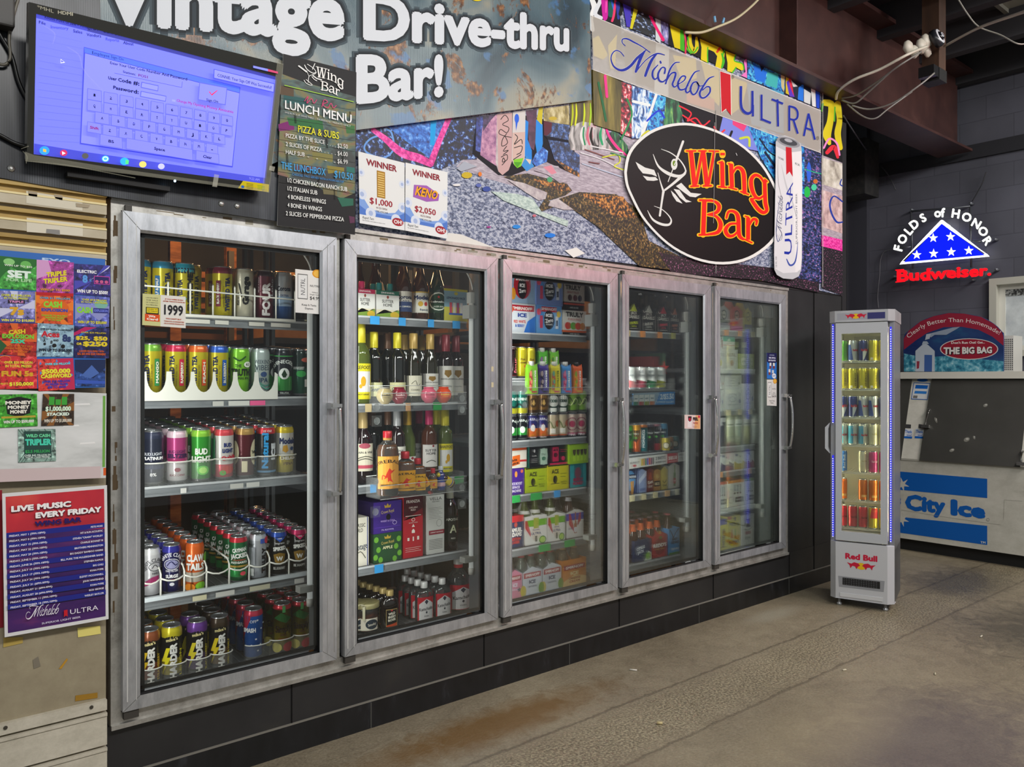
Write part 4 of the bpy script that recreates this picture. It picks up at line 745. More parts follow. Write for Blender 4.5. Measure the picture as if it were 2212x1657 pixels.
def d_screen(mb):
    sc=wallN(Vector((0,-.1,2.025))-TVN*.012,TVN);a=Art(mb,sc,dl=.00003);R=lambda p,c:a.poly(KT(*p),LIT(c))
    R(((216,82),(1652,458),(1584,1096),(201,920)),'#666cf2');R(((216,82),(520,160),(520,185),(216,108)),'#4b50cc');R(((520,160),(1652,458),(1650,478),(520,186)),'#4548a8')
    R(((204,856),(480,902),(1586,1062),(1584,1096),(201,920)),'#3d42b0')
    for k in range(16):a.stroke(KT((230,190+k*43),(490,250+k*40)),.5,LIT('#5a60e2'),sm=False)
    a.up();T=lambda s,p,c,b=.0:a.textq(s,KT(*p),LIT(c,.5),b)
    T('Rocket Point of Sale - Vintage DT - Clerk CONNIE',((266,110),(780,232),(780,212),(266,92)),'#181a5c')
    for s,x0,x1,y in(('File',232,272,146),('Inventory',302,408,174),('Sales',436,490,198),('Vendors',516,602,220),('Reports',630,710,246),('About',734,796,268)):T(s,((x0,y-6),(x1,y+4),(x1,y-14),(x0,y-24)),'#15174a' if s not in('Inventory','Reports')else '#474cc0',.01)
    dl=((500,280),(1432,520),(1386,998),(476,858));R(dl,'#3a40b4');R(((506,318),(1426,556),(1382,990),(482,852)),'#7478f4');R(((502,284),(1428,522),(1426,552),(504,314)),'#4a63e6')
    T('Employee Sign On',((548,322),(735,362),(735,346),(548,304)),'#111450');T('Enter Your User Code Number And Password',((656,382),(1115,482),(1115,464),(656,366)),'#10123e',.02)
    T('Station:',((732,434),(808,452),(808,436),(732,420)),'#10123e',.02);T('POS1',((824,456),(880,468),(880,452),(824,440)),'#6e1c60',.02);a.stroke(KT((682,436),(1082,522)),.6,LIT('#2a2e90'),sm=False);a.stroke(KT((1082,522),(1086,488)),.6,LIT('#2a2e90'),sm=False)
    T('User Code #:',((644,472),(830,512),(830,486),(644,454)),'#10123e',.03);T('Password:',((674,530),(826,562),(826,538),(674,510)),'#10123e',.03)
    for p in(((842,488),(944,510),(940,544),(838,522)),((838,542),(990,572),(986,606),(834,576))):R(p,'#4d52d0');R(((p[0][0]+4,p[0][1]+5),(p[1][0]-3,p[1][1]+4),(p[2][0]-3,p[2][1]-4),(p[3][0]+4,p[3][1]-3)),'#7c80f6')
    def key(x,y,w,h,s,col='#10123e',tw=None):
        sl=.172;q=lambda w,h:[(x-w/2,y+h/2-w/2*sl),(x+w/2,y+h/2+w/2*sl),(x+w/2-2,y-h/2+w/2*sl),(x-w/2+2,y-h/2-w/2*sl)]
        R(q(w,h),'#5257cc');R(q(w-5,h-5),'#7174ee');tw=tw or 14*len(s);T(s,q(tw,17),col,.03)
    for row,(x0,y0),(x1,y1)in(('1234567890',(562,567),(1350,718)),('QWERTYUIOP',(560,632),(1345,778)),('ASDFGHJKL',(604,705),(1300,828))):
        for i,ch in enumerate(row):t=i/(len(row)-1);t=t+.06*t*(1-t)*2;key(x0+(x1-x0)*t,y0+(y1-y0)*t,88-16*t,66-8*t,ch)
    for i,ch in enumerate('ZXCVBNM.'):t=i/7;t=t+.06*t*(1-t)*2;key(648+(1255-648)*t,778+108*t,86-13*t,64-8*t,ch)
    key(555,762,88,62,'Shift','#8c1c50',54);key(655,842,136,66,'BS',tw=34);key(942,888,398,66,'Space',tw=66);key(1227,935,140,58,'Clear',tw=54)
    a.up();a.up();R(((1178,490),(1344,522),(1334,628),(1170,596)),'#5257cc');R(((1182,496),(1340,526),(1330,622),(1174,592)),'#7377f0');a.stroke(KT((1238,548),(1252,566),(1284,540)),[2,3.4,1.6],LIT('#c22a4c'),sm=False);T('Sign On',((1220,602),(1290,614),(1290,598),(1220,586)),'#10123e',.02)
    T('Change My Opening Money Amounts',((1044,606),(1380,676),(1380,658),(1044,590)),'#a0246c',.02);R(((1016,592),(1036,596),(1036,608),(1016,604)),'#8488f8')
    R(((1264,412),(1626,498),(1622,554),(1262,468)),'#3c42b8');R(((1268,416),(1622,502),(1618,548),(1266,464)),'#7a7ef4');T('CONNIE: Your Sign Off Was Successful!',((1286,458),(1608,532),(1608,514),(1286,440)),'#14164a',.01)
    R(((1498,392),(1545,403),(1545,416),(1498,405)),'#6f74d8');R(((1545,403),(1585,412),(1585,426),(1545,416)),'#7076dc');R(((1585,412),(1645,428),(1645,440),(1585,426)),'#a83a5c')
    R(((354,352),(354,378),(380,374)),'#d8d8f4');R(((356,356),(356,374),(374,371)),'#5a60e0')
    for x,y,r,c in((258,896,30,'#2c8ad0'),(372,910,22,'#b02c58'),(500,928,20,'#4a4a4a'),(620,945,22,'#3fa4ec'),(733,960,26,'#2a9ad8'),(842,978,22,'#c9b860'),(952,990,20,'#a8a8c4')):a.ell(*KT((x,y))[0],r/2.761,r/3.2,LIT(c),14)
    a.up();R(((250,885),(268,890),(268,906),(250,902)),'#e0a03a');R(((362,900),(384,912),(364,922)),'#f0d0d8');a.ring(*KT((620,945))[0],5,4,2,LIT('#c8e4fa'));R(((740,950),(760,955),(756,978),(738,975)),'#48c070');T('9:22 AM',((1475,1068),(1535,1078),(1535,1064),(1475,1054)),'#8c90f0')
tvb('screen',d_screen)
def d_stick(mb):
    a=Art(mb,TVF);R=lambda p,c:a.poly(KT(*p),c);R(((1420,1122),(1450,1078),(1604,1100),(1602,1146)),'#d8c41c');R(((1440,1105),(1456,1107),(1455,1122),(1438,1120)),'#2a6ac0')
    for k in range(4):R(((1470,1092+k*9),(1510,1098+k*9),(1510,1102+k*9),(1470,1096+k*9)),'#8a7c10')
    for k in range(3):R(((1535,1105+k*9),(1580,1111+k*9),(1580,1114+k*9),(1535,1108+k*9)),'#7fb02a')
o=tvb('energy_sticker',d_stick)
def d_led(mb):mb.lathe([(.004,0),(.003,.003)],mat('#a8d8ff',.3,0,6),8,xf=Matrix.Translation(TVF(378,391,-.001))@Matrix.Rotation(PI/2+.27,4,'X'))
tvb('power_light',d_led)
def d_wrap(mb):
    a=Art(mb,TVF,dl=.0015);fl=sheer('cling_film','#cfcdb6',.22,.15);tp=sheer('clear_tape','#d8d6c6',.42,.2)
    a.poly(KT((150,905),(205,925),(700,1005),(1590,1130),(1600,1146),(150,960)),fl);a.poly(KT((1652,370),(1690,380),(1604,1150),(1560,1140)),fl)
    for s in(((400,280),(470,330),(500,420),(610,540)),((150,960),(400,985),(800,1060)),((250,150),(320,200),(310,260)),((130,900),(155,930),(150,970)),((120,885),(160,870))):a.stroke(KT(*s),[1,2.4,1.8,1][:len(s)],fl)
    for p in(((1262,1035),(1290,1040),(1278,1112),(1250,1108)),((1590,985),(1622,992),(1615,1020),(1585,1010))):a.poly(KT(*p),tp)
tvb('plastic_wrap',d_wrap)
def d_mount(mb):
    p=TVF(300,230,0)+back;mb.box(p.x-.1,p.x+.1,p.y-.005,-.0395,p.z-.1,p.z+.1,mat('#1c1c1e',.5));mb.box(p.x-.18,p.x+.12,-.07,-.04,2.0,2.015,mat('#0c0c0d',.7))
tvb('wall_mount',d_mount)
# cables and the small box beside the television
def cable(name,pts,r,col,label,cat='cable',k=6,rough=.4):
    mb=MB();mb.tube(smooth([tuple(p)for p in pts],k),r,mat(col,rough),7);return tag(mb.build(name),label,cat)
y=-.05
cable('power_cable',[onY(-20,30,y),onY(0,75,y),onY(25,120,y),onY(40,175,y),onY(60,215,y),onY(90,250,-.047)],.006,'#0b0b0c','thick black cable running down behind the television')
cable('signal_cable',[onY(-30,280,y),onY(0,292,y),onY(30,308,y),onY(62,318,-.06)],.006,'#0b0b0c','thick black cable entering the lower television corner')
cable('coax_cable',[onY(42,-10,-.06),onY(30,30,-.055),onY(20,80,-.055),onY(22,125,-.055),onY(8,140,-.055),onY(-20,130,-.055)],.0045,'#6a655a','grey looped cable hanging beside the television')
jb=MB();p=onY(0,0,-.04);jb.box(p.x-.12,onY(33,30,-.09).x,-.09,-.04,onY(10,55,-.09).z,onY(10,-60,-.09).z,mat('#33302e',.5));tag(jb.build('junction_box',bevel=.006),'dark metal junction box above the cables by the television','junction box')
# ================================================================ walk-in cooler: interior, frame, doors
ins=speck('cooler_panel',[(.35,'#24221f'),(.55,'#32302c'),(.75,'#3e3b36')],3,rough=.6)
it=MB();it.box(-.6,4.74,2.6,2.66,0,2.75,ins);it.box(-.66,-.6,.06,2.66,0,2.75,ins);it.box(-.6,4.74,.06,2.66,2.7,2.75,ins);struct(it.build('wall_cooler_rear'))
ALU=speck('worn_aluminium',[(.3,'#a0a3a8'),(.5,'#c0c3c8'),(.7,'#d8dade')],16,(1,1,.25),rough=.34,metal=.7,detail=9,nrough=.75)
ALD=speck('scuffed_frame',[(.32,'#8c8a83'),(.5,'#adaba5'),(.7,'#c6c4be')],12,(1,1,1),rough=.4,metal=.6,detail=10,nrough=.75)
RUB=mat('#0c0c0d',.6);CHR=mat('#c9c9c6',.18,.9);DGR=mat('#2b2d30',.45)
GL=[pane('door_glass_clear','#fbfdfc',.003,'#a9b0b0',gain=.6)]*3+[pane('door_glass_filmed','#f6faf8',.014,'#a4adac',fog=((1,1,.5),5,.35,.7),gain=.75),pane('door_glass_misted','#f4faf6',.036,'#aab5ae',fog=((1,1,.5),5,.35,.7),gain=.8)]
fr=thing('walk_in_cooler','long aluminium cooler front with five glass doors set in the black wall','cooler',(0,0,0))
m=MB()
m.box(0,.03,-.012,.06,.312,1.928,ALD);m.box(3.975,4.012,-.012,.06,.312,1.928,ALD);m.box(0,4.012,-.012,.06,1.928,1.969,ALD);m.box(0,4.012,-.012,.06,.269,.312,ALD)
m.box(0,4.012,-.02,-.01,1.958,1.973,ALD);m.box(0,4.012,-.022,-.01,.262,.276,ALD)
m.box(.03,3.975,.0,.05,1.915,1.93,RUB);m.box(.03,3.975,.0,.05,.31,.325,RUB)
rust=mat('#6d4a22',.8)
for k in range(40):
    x=random.uniform(.05,3.9);m.box(x,x+random.uniform(.01,.06),-.0122-k*1e-5,-.011,1.935+random.uniform(0,.015),1.938+random.uniform(0,.016),mat('#75664e',.8)if k%3 else mat('#8d8878',.7))
for k in range(26):
    z=random.uniform(.6,1.9);m.box(.003+random.uniform(0,.01),.008+random.uniform(0,.014),-.0122-k*1e-5,-.011,z,z+random.uniform(.01,.05),mat('#57452e',.8))
m.build('surround_frame',fr,.003)
MUL=[.805,1.597,2.389,3.181]
for x in MUL:
    m=MB();m.box(x-.02,x+.02,0,.11,.312,1.928,DGR);m.box(x-.006,x+.008,-.012,.01,.312,1.928,ALD);m.build('mullion',fr,.002)
for k,x in enumerate(MUL+[3.96]):
    m=MB();X=x-.062 if k<4 else 3.9
    m.lathe([(.012,0),(.0135,.03)],mat('#c8c8c2',.4),12,c=(X,.10,.50));m.lathe([(.0105,0),(.0105,1.17)],mat('#cfd3d1',.25,0,.22),12,c=(X,.10,.53));m.lathe([(.0135,0),(.012,.03)],mat('#c8c8c2',.4),12,c=(X,.10,1.70))
    m.box(X-.03,X+.035,.075,.125,1.66,1.72,mat('#a7a9a6',.4));m.box(X-.01,X+.04,.09,.12,1.73,1.78,mat('#bcbcb8',.4));m.tube(smooth([(X+.02,.11,1.78),(X-.005,.1,1.84),(X-.05,.1,1.9)],5),.004,'#cfcfca',6)
    m.box(X-.05,X+.03,.08,.12,.56,.585,mat('#9a9c98',.4));m.box(X+.012,X+.045,.05,.13,.33,1.9,mat('#5c6062',.4));m.build('light_tube',fr)
for k in range(5):
    x0=.03+.791*k;x1=x0+.757;z0,z1=.318,1.924;L,R,T,B=x0+.052,x1-.058,z1-.055,z0+.042
    m=MB();yf,yb=-.036,-.006
    P=[Vector((x0,yf,z0)),Vector((x1,yf,z0)),Vector((x1,yf,z1)),Vector((x0,yf,z1))];Q=[Vector((L,yf,B)),Vector((R,yf,B)),Vector((R,yf,T)),Vector((L,yf,T))]
    h=Vector((0,yb-yf,0));g=.009;Qi=[Vector((q.x+(g if q.x==L else-g),yf+.008,q.z+(g if q.z==B else-g)))for q in Q]
    def ringf(A,C):return[(A+i,A+(i+1)%4,C+(i+1)%4,C+i)for i in range(4)]
    m.add(P+Q,ringf(0,4),ALU);m.add(Q+Qi,ringf(0,4),ALU);m.add(P+[p+h for p in P],ringf(0,4),ALU);m.add([q+Vector((0,.008,0))for q in Qi]+[q+h for q in Q],ringf(0,4),RUB)
    m.add(Qi+[q+Vector((0,.02,0))for q in Qi],ringf(0,4),RUB);m.add([p+h for p in P]+[q+h for q in Q],ringf(0,4),RUB)
    a=Art(m,lambda x,z,l:Vector((x,yf-l,z)))
    for p,q in zip(P,Q):a.stroke([(p.x,p.z),(q.x,q.z)],.0016,'#5a5a56',sm=False,ends=False)
    for s in((.012,.003),(.04,.0018)):a.rect(x0+s[0],z0+.03,x0+s[0]+s[1],z1-.03,'#c9c9c4');a.rect(x1-s[0],z0+.03,x1-s[0]+s[1],z1-.03,'#82827e')
    if k==1:
        for z in(1.42,1.35):a.rect(x1-.035,z,x1-.022,z+.022,'#c4b99a')
    d=m.build('glass_door',fr)
    l=bpy.data.lights.new('goods_fill','AREA');l.shape='RECTANGLE';l.size=.03;l.size_y=1.4;l.energy=(5,6,10,15,17)[k];l.color=(1,.98,.94);lo=bpy.data.objects.new('goods_fill',l);COL.objects.link(lo);lo.location=(x0+.02,-.004,1.12);lo.rotation_euler=Vector((.96,.28,0)).to_track_quat('-Z','Y').to_euler()  # added fill lamp, hidden behind the left stile, brightens the goods
    c=MB();c.box(x0+.006,x0+.016,-.008,.01,.4,1.84,mat('#c8cac8',.4));c.build('fill_housing',fr)  # strip added as housing for the fill lamp, out of view
    m=MB();m.box(L+g,R-g,yf+.018,yf+.024,B+g,T-g,GL[k]);m.build('glass_pane',d)
    m=MB();e=.012
    for b in((L+g,L+g+e,B,T),(R-g-e,R-g,B,T),(L,R,T-g-e,T-g),(L,R,B+g,B+g+e)):m.box(b[0],b[1],yf+.026,yf+.034,b[2],b[3],RUB)
    m.build('gasket',d)
    m=MB();X=x1-.028
    for z in(1.285,.955):m.box(X-.013,X+.013,yf-.034,yf,z-.011,z+.011,CHR);m.box(X-.009,X+.03,yf-.04,yf-.03,z-.006,z+.007,CHR)
    m.tube(smooth([(X+.022,yf-.034,1.28),(X+.018,yf-.05,1.2),(X+.016,yf-.054,1.12),(X+.018,yf-.05,1.04),(X+.022,yf-.034,.96)],5),.0075,CHR,8);m.build('handle',d)
    for b in((x0+.005,x0+.05,-.03,0,.29,.316),(x0+.01,x0+.03,-.026,0,1.926,1.945)):m=MB();m.box(*b,mat('#3a3732',.6));m.build('hinge',d)
# ---- shelving
RAILM=speck('shelf_rail',[(.35,'#6c7175'),(.55,'#868b8f'),(.75,'#9ea2a5')],9,(.3,1,1),rough=.4,metal=.2,detail=6)
SURF=mat('#54575a',.5);YS=.18;TILT=0.075
def zs(d,i):return SHELF[d][i][0]
SHELF={ # door -> shelves: (height of the front rail top, tilt)
 0:[(1.612,TILT),(1.315,TILT),(1.004,TILT),(.607,TILT),(.30,TILT)],1:[(1.651,0),(1.280,0),(.938,0),(.594,0),(.302,0)],
 2:[(1.615,0),(1.390,0),(1.084,0),(.817,0),(.553,0),(.302,0)],3:[(1.657,0),(1.325,0),(.965,0),(.739,0),(.350,0)],
 4:[(1.696,0),(1.452,0),(1.193,0),(.962,0),(.807,0),(.572,0),(.302,0)]}
NAMES=['first','second','middle','fourth','fifth']
SH={};XLR={}
for d in range(5):
    xr=(MUL+[3.965])[d]-.028;xl=([.0]+MUL)[d]+(.05 if d==0 else .028)
    XLR[d]=(xl-.026,xr+.026)
    rk=thing('shelving_rack','grey metal shelving rack standing behind the %s cooler door'%NAMES[d],'shelving',((xl+xr)/2,.2,0),(0,0,0),'racks behind the cooler doors')
    ox,oy=rk.location.x,.2;SH[d]=[]
    for X in(xl-.014,xr+.014):
        for Y in(.62,.86):
            m=MB();m.box(X-.008-ox,X+.008-ox,Y-.012-oy,Y+.012-oy,0,2.0,mat('#3d4043',.4));m.build('post',rk)
    for i,(z,t)in enumerate(SHELF[d]):
        m=MB();xl_,xr_=xl-ox,xr-ox;yf=YS-oy
        white=(d==4 and i in(1,5,6))
        if not(d==3 and i==1):
            m.box(xl_,xr_,yf,yf+.012,z-.032,z+.001,mat('#d3d6d4',.4)if white else RAILM)
            m.box(xl_,xr_,yf-.006,yf,z-.034,z-.026,RAILM);m.box(xl_,xr_,yf-.003,yf,z-.006,z+.002,mat('#b9bdc0',.35)if not white else mat('#e2e4e2',.4))
        D=.62;rot=Matrix.Translation((0,yf+.006,z))@Matrix.Rotation(t,4,'X');m.box(xl_,xr_,0,D,-.02,-.001,SURF,rot)
        n=int((xr-xl)/.03)
        for j in range(n):m.box(xl_+.01+j*.03,xl_+.014+j*.03,.01,D,-.001,.001,mat('#6c7073',.4),rot)
        SH[d].append(m.build('shelf',rk))
    for i,o in enumerate(SH[d]):o['rx']=ox
def sub(d,i,name,mb,label=None):
    """A piece fixed to a shelf, drawn in world coordinates."""
    o=mb.build(name,SH[d][i]);o.location=(-SH[d][i]['rx'],-.2,0)
    if label:o['label']=label
    return o
def tape(d,i,lst):
    z=SHELF[d][i][0]
    for u,wd,col in lst:
        x=xat(u,YS);m=MB();m.box(x-wd/2,x+wd/2,YS-.0075,YS-.0055,z-.033,z+.002,mat(col,.6));sub(d,i,'tape_tag',m)
GR,BL_,OR,CR='#22a04a','#2e9ae0','#d9883c','#cfc49a'
tape(1,0,[(808,.045,BL_),(867,.035,BL_),(929,.032,BL_),(984,.042,BL_)]);tape(1,1,[(794,.03,'#c7b486'),(880,.025,'#c59a70'),(943,.045,GR)]);tape(1,2,[(805,.03,BL_),(990,.05,GR)]);tape(1,3,[(817,.042,BL_)])
tape(2,3,[(1110,.07,GR),(1157,.075,GR),(1202,.042,BL_)]);tape(2,4,[(1175,.08,GR),(1229,.075,GR)])
tape(3,0,[(1353,.05,'#c9a860'),(1387,.042,OR),(1424,.042,OR),(1453,.042,'#c5c06a')]);tape(3,3,[(1364,.04,CR),(1389,.04,CR),(1414,.042,CR),(1440,.045,'#cfa878'),(1461,.035,'#d6d2bc')])
tape(4,0,[(1549,.03,OR),(1568,.045,OR),(1597,.045,OR),(1625,.04,CR)]);tape(4,2,[(1572,.05,CR),(1597,.042,CR),(1619,.045,CR)]);tape(4,4,[(1555,.045,OR),(1618,.04,'#cfa080')])
for u,wd in((425,.09),(478,.05),(553,.06),(605,.08)):
    x=xat(u,YS);m=MB();m.box(x-wd/2,x+wd/2,YS-.0075,YS-.005,1.588,1.603,mat('#c9c7bf',.8));sub(0,0,'label_residue',m)
for i,lst in((1,((515,.08,'#c9c9c4'),(555,.06,'#e0568c'),(470,.04,'#bdbdb8'))),(2,((395,.02,'#d0d0cc'),(510,.05,'#bdbdb8'),(545,.05,'#c6c6c2'))),(3,((430,.05,'#cfcaa8'),(485,.07,'#c9c9c4'),(560,.08,'#c0bca4'),(645,.04,'#d8d8d4')))):
    for u,wd,c in lst:
        x=xat(u,YS);z=SHELF[0][i][0];m=MB();m.box(x-wd/2,x+wd/2,YS-.0075,YS-.005,z-.03,z-.012,mat(c,.8));sub(0,i,'label_residue',m)
WHT=mat('#dcdcd4',.4)
# white wire fence on the top shelf, scalloped white can rack, curved plastic dividers, wire lanes
m=MB();z=1.614;xs=[xat(u,.172)for u in(302,363,411,460,507,550,596,637)];rails=[(x,.172,z+.098-.002*i)for i,x in enumerate(xs)]
m.tube(rails,.0032,WHT,6)
for x in xs:m.tube([(x,.172,z),(x,.172,z+.115),(x+.005,.185,z+.12)],.0032,WHT,6)
m.box(xs[0],xs[-1],.165,.18,z-.004,z+.006,WHT);sub(0,0,'wire_fence',m)
CU=[326,379,427,471,517,561];xs=[xat(u,.24)for u in CU];x0,x1=xs[0]-.062,xs[-1]+.045;z=1.316
out=[(x0,z-.008),(x1,z-.008),(x1,z+.088)];
for x in reversed(xs):
    w_=.034;out+=[(x+w_*math.cos(a_),z+.096-.075*math.sin(a_)**.8 if a_ not in(0,PI)else z+.096)for a_ in[PI*j/10 for j in range(11)]]
out+=[(x0,z+.088)]
m=MB();m.prism(out,.004,WHT,Matrix.Translation((0,.174,0)));sub(0,1,'can_rack',m,'white scalloped can rack')
CLR=sheer('clear_plastic','#c4c6c2',.16,.1)
def cups(d,i,us,R,h,y0=.2):
    z=SHELF[d][i][0];m=MB();xs=[xat(u,y0+R)for u in us]
    xs=[XPOS.get((d,i,u),x)for u,x in zip(us,xs)]
    edge=[xs[0]-R-.004]+[(p+q)/2 for p,q in zip(xs,xs[1:])]+[xs[-1]+R+.004]
    for e0,e1 in zip(edge,edge[1:]):
        c,r=(e0+e1)/2,(e1-e0)/2;arc=[(c-r*math.cos(PI*j/10),y0+.018-.034*math.sin(PI*j/10))for j in range(11)]
        m.tube([(x,y,z+h)for x,y in arc],.0028,WHT,5);m.add([(x,y,zz_)for x,y in arc for zz_ in(z,z+h)],[(2*j,2*j+2,2*j+3,2*j+1)for j in range(10)],CLR)
    for e in edge:m.add([(e,y0+.018,z),(e,y0+.018,z+h),(e,y0+.2,z+h+.05),(e,y0+.2,z+.015)],[(0,1,2,3)],CLR)
    sub(d,i,'can_divider',m,'clear curved plastic can divider')
m=MB();z=.609;us=[303,347,398,446,495,538,582,624,666];xs=[xat(u,.172)for u in us]
for x in xs:m.tube([(x,.172,z),(x,.172,z+.085),(x,.19,z+.105),(x,.42,z+.125)],.0035,WHT,6)
for p,q in zip(xs,xs[1:]):m.tube([(p,.172,z+.07),(p*.75+q*.25,.166,z+.061),((p+q)/2,.163,z+.058),(p*.25+q*.75,.166,z+.061),(q,.172,z+.07)],.0032,WHT,6)
m.box(xs[0],xs[-1],.163,.182,z-.004,z+.01,mat('#c3cbd0',.35));sub(0,3,'wire_fence',m)
# clutter in the store behind the racks
wood=speck('pallet_wood',[(.35,'#7a4a26'),(.55,'#a56a3a'),(.75,'#c08a54')],6,(1,1,5),rough=.7)
pa=MB()
for k in range(7):pa.box(.15,1.5,1.94,1.96,1.62+k*.06,1.655+k*.06,wood if k>2 else mat('#5a3a22',.8))
for x in(.3,.78,1.1):pa.box(x,x+.06,1.9,1.94,0,2.2,wood)
pa.box(.80,1.05,1.88,1.9,1.86,1.92,wood);pa.box(1.12,1.45,1.88,1.9,1.84,1.9,wood);tag(pa.build('slatted_rack'),'orange lit wooden slat rack deep inside behind the first cooler door','rack')
card=speck('cardboard',[(.35,'#8a623a'),(.6,'#a87c4e'),(.8,'#b98e60')],4,rough=.7)
for(x,y,z,w_,h_,lab)in((1.35,1.25,1.6005,.5,.36,'brown cardboard case high behind the second cooler door'),(1.5,1.15,1.2605,.5,.3,'brown cardboard case behind the wine bottles'),(2.5,1.27,1.6005,.5,.3,'brown cardboard case high behind the middle cooler door'),(3.2,1.2,1.6005,.7,.34,'brown cardboard case high behind the fourth cooler door'),(4.0,1.25,1.6005,.5,.3,'brown cardboard case high behind the fifth cooler door')):
    m=MB();m.box(-w_/2,w_/2,0,.35,0,h_,card);m.box(-w_/2,w_/2,-.001,0,h_*.47,h_*.53,mat('#b89a6a',.5));o=m.build('cardboard_case',bevel=.004);o.location=(x,y,z);tag(o,lab,'box')
m=MB()
for z in(1.26,1.6):m.box(1.0,4.6,1.1,1.65,z-.03,z,mat('#3a3b3c',.5))
for x in(1.02,2.2,3.4,4.58):
    for y in(1.12,1.63):m.box(x-.015,x+.015,y-.015,y+.015,0,2.1,mat('#3a3b3c',.5))
tag(m.build('store_shelf'),'dark steel stock shelf deep inside the cooler behind the racks','shelf')
lb=bpy.data.lights.new('warm_bulb','POINT');lb.energy=26;lb.color=(1,.5,.2);lb.shadow_soft_size=.1
o=bpy.data.objects.new('warm_bulb',lb);COL.objects.link(o);o.location=(.9,1.05,2.3)
lb=bpy.data.lights.new('warm_bulb','POINT');lb.energy=16;lb.color=(1,.6,.32);lb.shadow_soft_size=.1
o=bpy.data.objects.new('warm_bulb',lb);COL.objects.link(o);o.location=(3.0,.95,2.3)
# ================================================================ goods: one builder per kind, copies per lane
ORD=['front','second','third','fourth','fifth','sixth','seventh','eighth','ninth','tenth']
SHN=['top shelf','second shelf','third shelf','fourth shelf','fifth shelf','sixth shelf','bottom shelf']
def shname(d,i):
    n=len(SHELF[d]);return('bottom shelf' if i==n-1 else SHN[i])+', '+NAMES[d]+' cooler door'
LIDM=mat('#b9bcc0',.22,.85)
_CAN={}
def can_parts(key,R,H,bands,lst,lid=LIDM):
    if key in _CAN:return _CAN[key]
    m=MB();prof=[(R*.72,0,LIDM),(R*.82,.003,LIDM),(R*.97,.010,bands[0][1])];last=bands[0][1];zt=H-.020
    for f0,c in bands[1:]:prof.append((R,f0*H,c))if f0*H>.012 else None;last=c
    prof+=[(R,zt,last),(R*.95,H-.012,last),(R*.845,H-.004,LIDM),(R*.865,H-.001,LIDM),(R*.84,H,LIDM),(R*.80,H-.004,LIDM)]
    prof=[(p[0],p[1],mat(p[2],.28,.35,0,.3)if isinstance(p[2],str)else p[2])for p in prof]
    m.lathe(prof,LIDM,22,cap=False)
    W=2.7*R
    a=Art(m,lambda x,y,l:Vector(((R+l)*math.sin(x/R),-(R+l)*math.cos(x/R),y)),step=R*.3,dl=.00025);ops(a,lst,W,H)
    l=MB();l.lathe([(R*.80,H-.004),(R*.74,H-.007),(0,H-.0065)],lid,18,cap=False)
    t=MB();t.lathe([(.0095,0),(.0095,.0012)],CHR,10,c=(0,-.004,H-.0064),sy=1.3)
    _CAN[key]=[]
    for nm,mb in(('can_body',m),('can_lid',l),('pull_tab',t)):
        o=mb.build(nm);_CAN[key].append(o.data);bpy.data.objects.remove(o)
    return _CAN[key]
def can_at(key,loc,rz,label,group=None,rx=0.0,lying=None,cat='can',name='drink_can'):
    b,l,t=_CAN[key];r=thing(name,label,cat,loc,(rx,0,rz),group)
    put('can_body',b,r);o=put('can_lid',l,r);put('pull_tab',t,o);return r
# can designs: (radius, height, bands from the bottom, print)
TA,TB,SL,SH12,S19=(.0365,.193),(.0365,.186),(.0285,.156),(.033,.122),(.033,.178)
YEL='#c6b81c'
def tea(key,lid,box,fl,right=False):
    s=-1 if right else 1
    can_parts(key,*TA,[(0,YEL),(.86,lid)],[('t','TWISTED TEA',.3*s,.46,.36,.66,'#17244e',90,.05),('r',-.38*s-.17,.22,-.38*s+.17,.72,box),('t',fl,-.38*s,.47,.18,.4,'#f0eee0',90,.03),('t','HARD ICED TEA',.02,.42,.08,.4,'#4a3a10',90,.01)])
tea('tea_half','#2f86a8','#2a6ca8','HALF & HALF');tea('tea_cherry','#7c2038','#6e1230','BLACK CHERRY');tea('tea_mango','#7ab83a','#2f8a4a','MANGO',1);tea('tea_rasp','#c8244e','#c02040','RASPBERRY',1);tea('tea_peach','#d8641e','#d8501c','PEACH',1);tea('tea_blue','#2258b8','#1c58b0','BLUEBERRY',1);tea('tea_plain','#c2b21c',YEL,'')
can_parts('tea_extreme',*TA,[(0,YEL),(.86,'#27a0b8')],[('r',-1.2,.8,1.2,.9,'#1a2c3a'),('t','ABV 8%',.1,.85,1.3,.05,'#48c8dc'),('t','TWISTED TEA',-.35,.4,.34,.56,'#17244e',90,.05),('t','EXTREME',.35,.45,.42,.7,'#1c1c1c',90,.08),('p',[(-.6,.3),(-.2,.36),(.1,.33),(-.1,.24),(-.5,.2)],'#3fb4c4')])
can_parts('cream',*TA,[(0,'#d3cfba')],[('t','Garage',.05,.56,.5,.56,'#1a1a1a',90,.06),('p',[(-.5,.7),(-.42,.7),(-.2,.45),(-.28,.42)],'#1a1a1a'),('t','BEER',-.5,.4,.16,.26,'#2a2a2a',90)])
can_parts('loko',*TA,[(0,'#5c0f26'),(.88,'#2c0a14')],[('t','FOUR',.05,.42,.62,.66,'#e8e4e4',90,.1),('t','Loko',.5,.66,.26,.34,'#b0aeb0',90),('t','FRUIT PUNCH',-.5,.7,.1,.3,'#d8b8c0',90)])
can_parts('corona',*TA,[(0,'#1c4a86'),(.3,'#8aa2bc'),(.5,'#a4a8ac')],[('t','Corona',-.05,.66,1.1,.1,'#1a2038',0,.03),('t','EXTRA',0,.52,.6,.04,'#26406c')])
can_parts('brown',*TB,[(0,'#241614'),(.85,'#48281a')],[('r',-.5,.3,.5,.6,'#5a3426')])
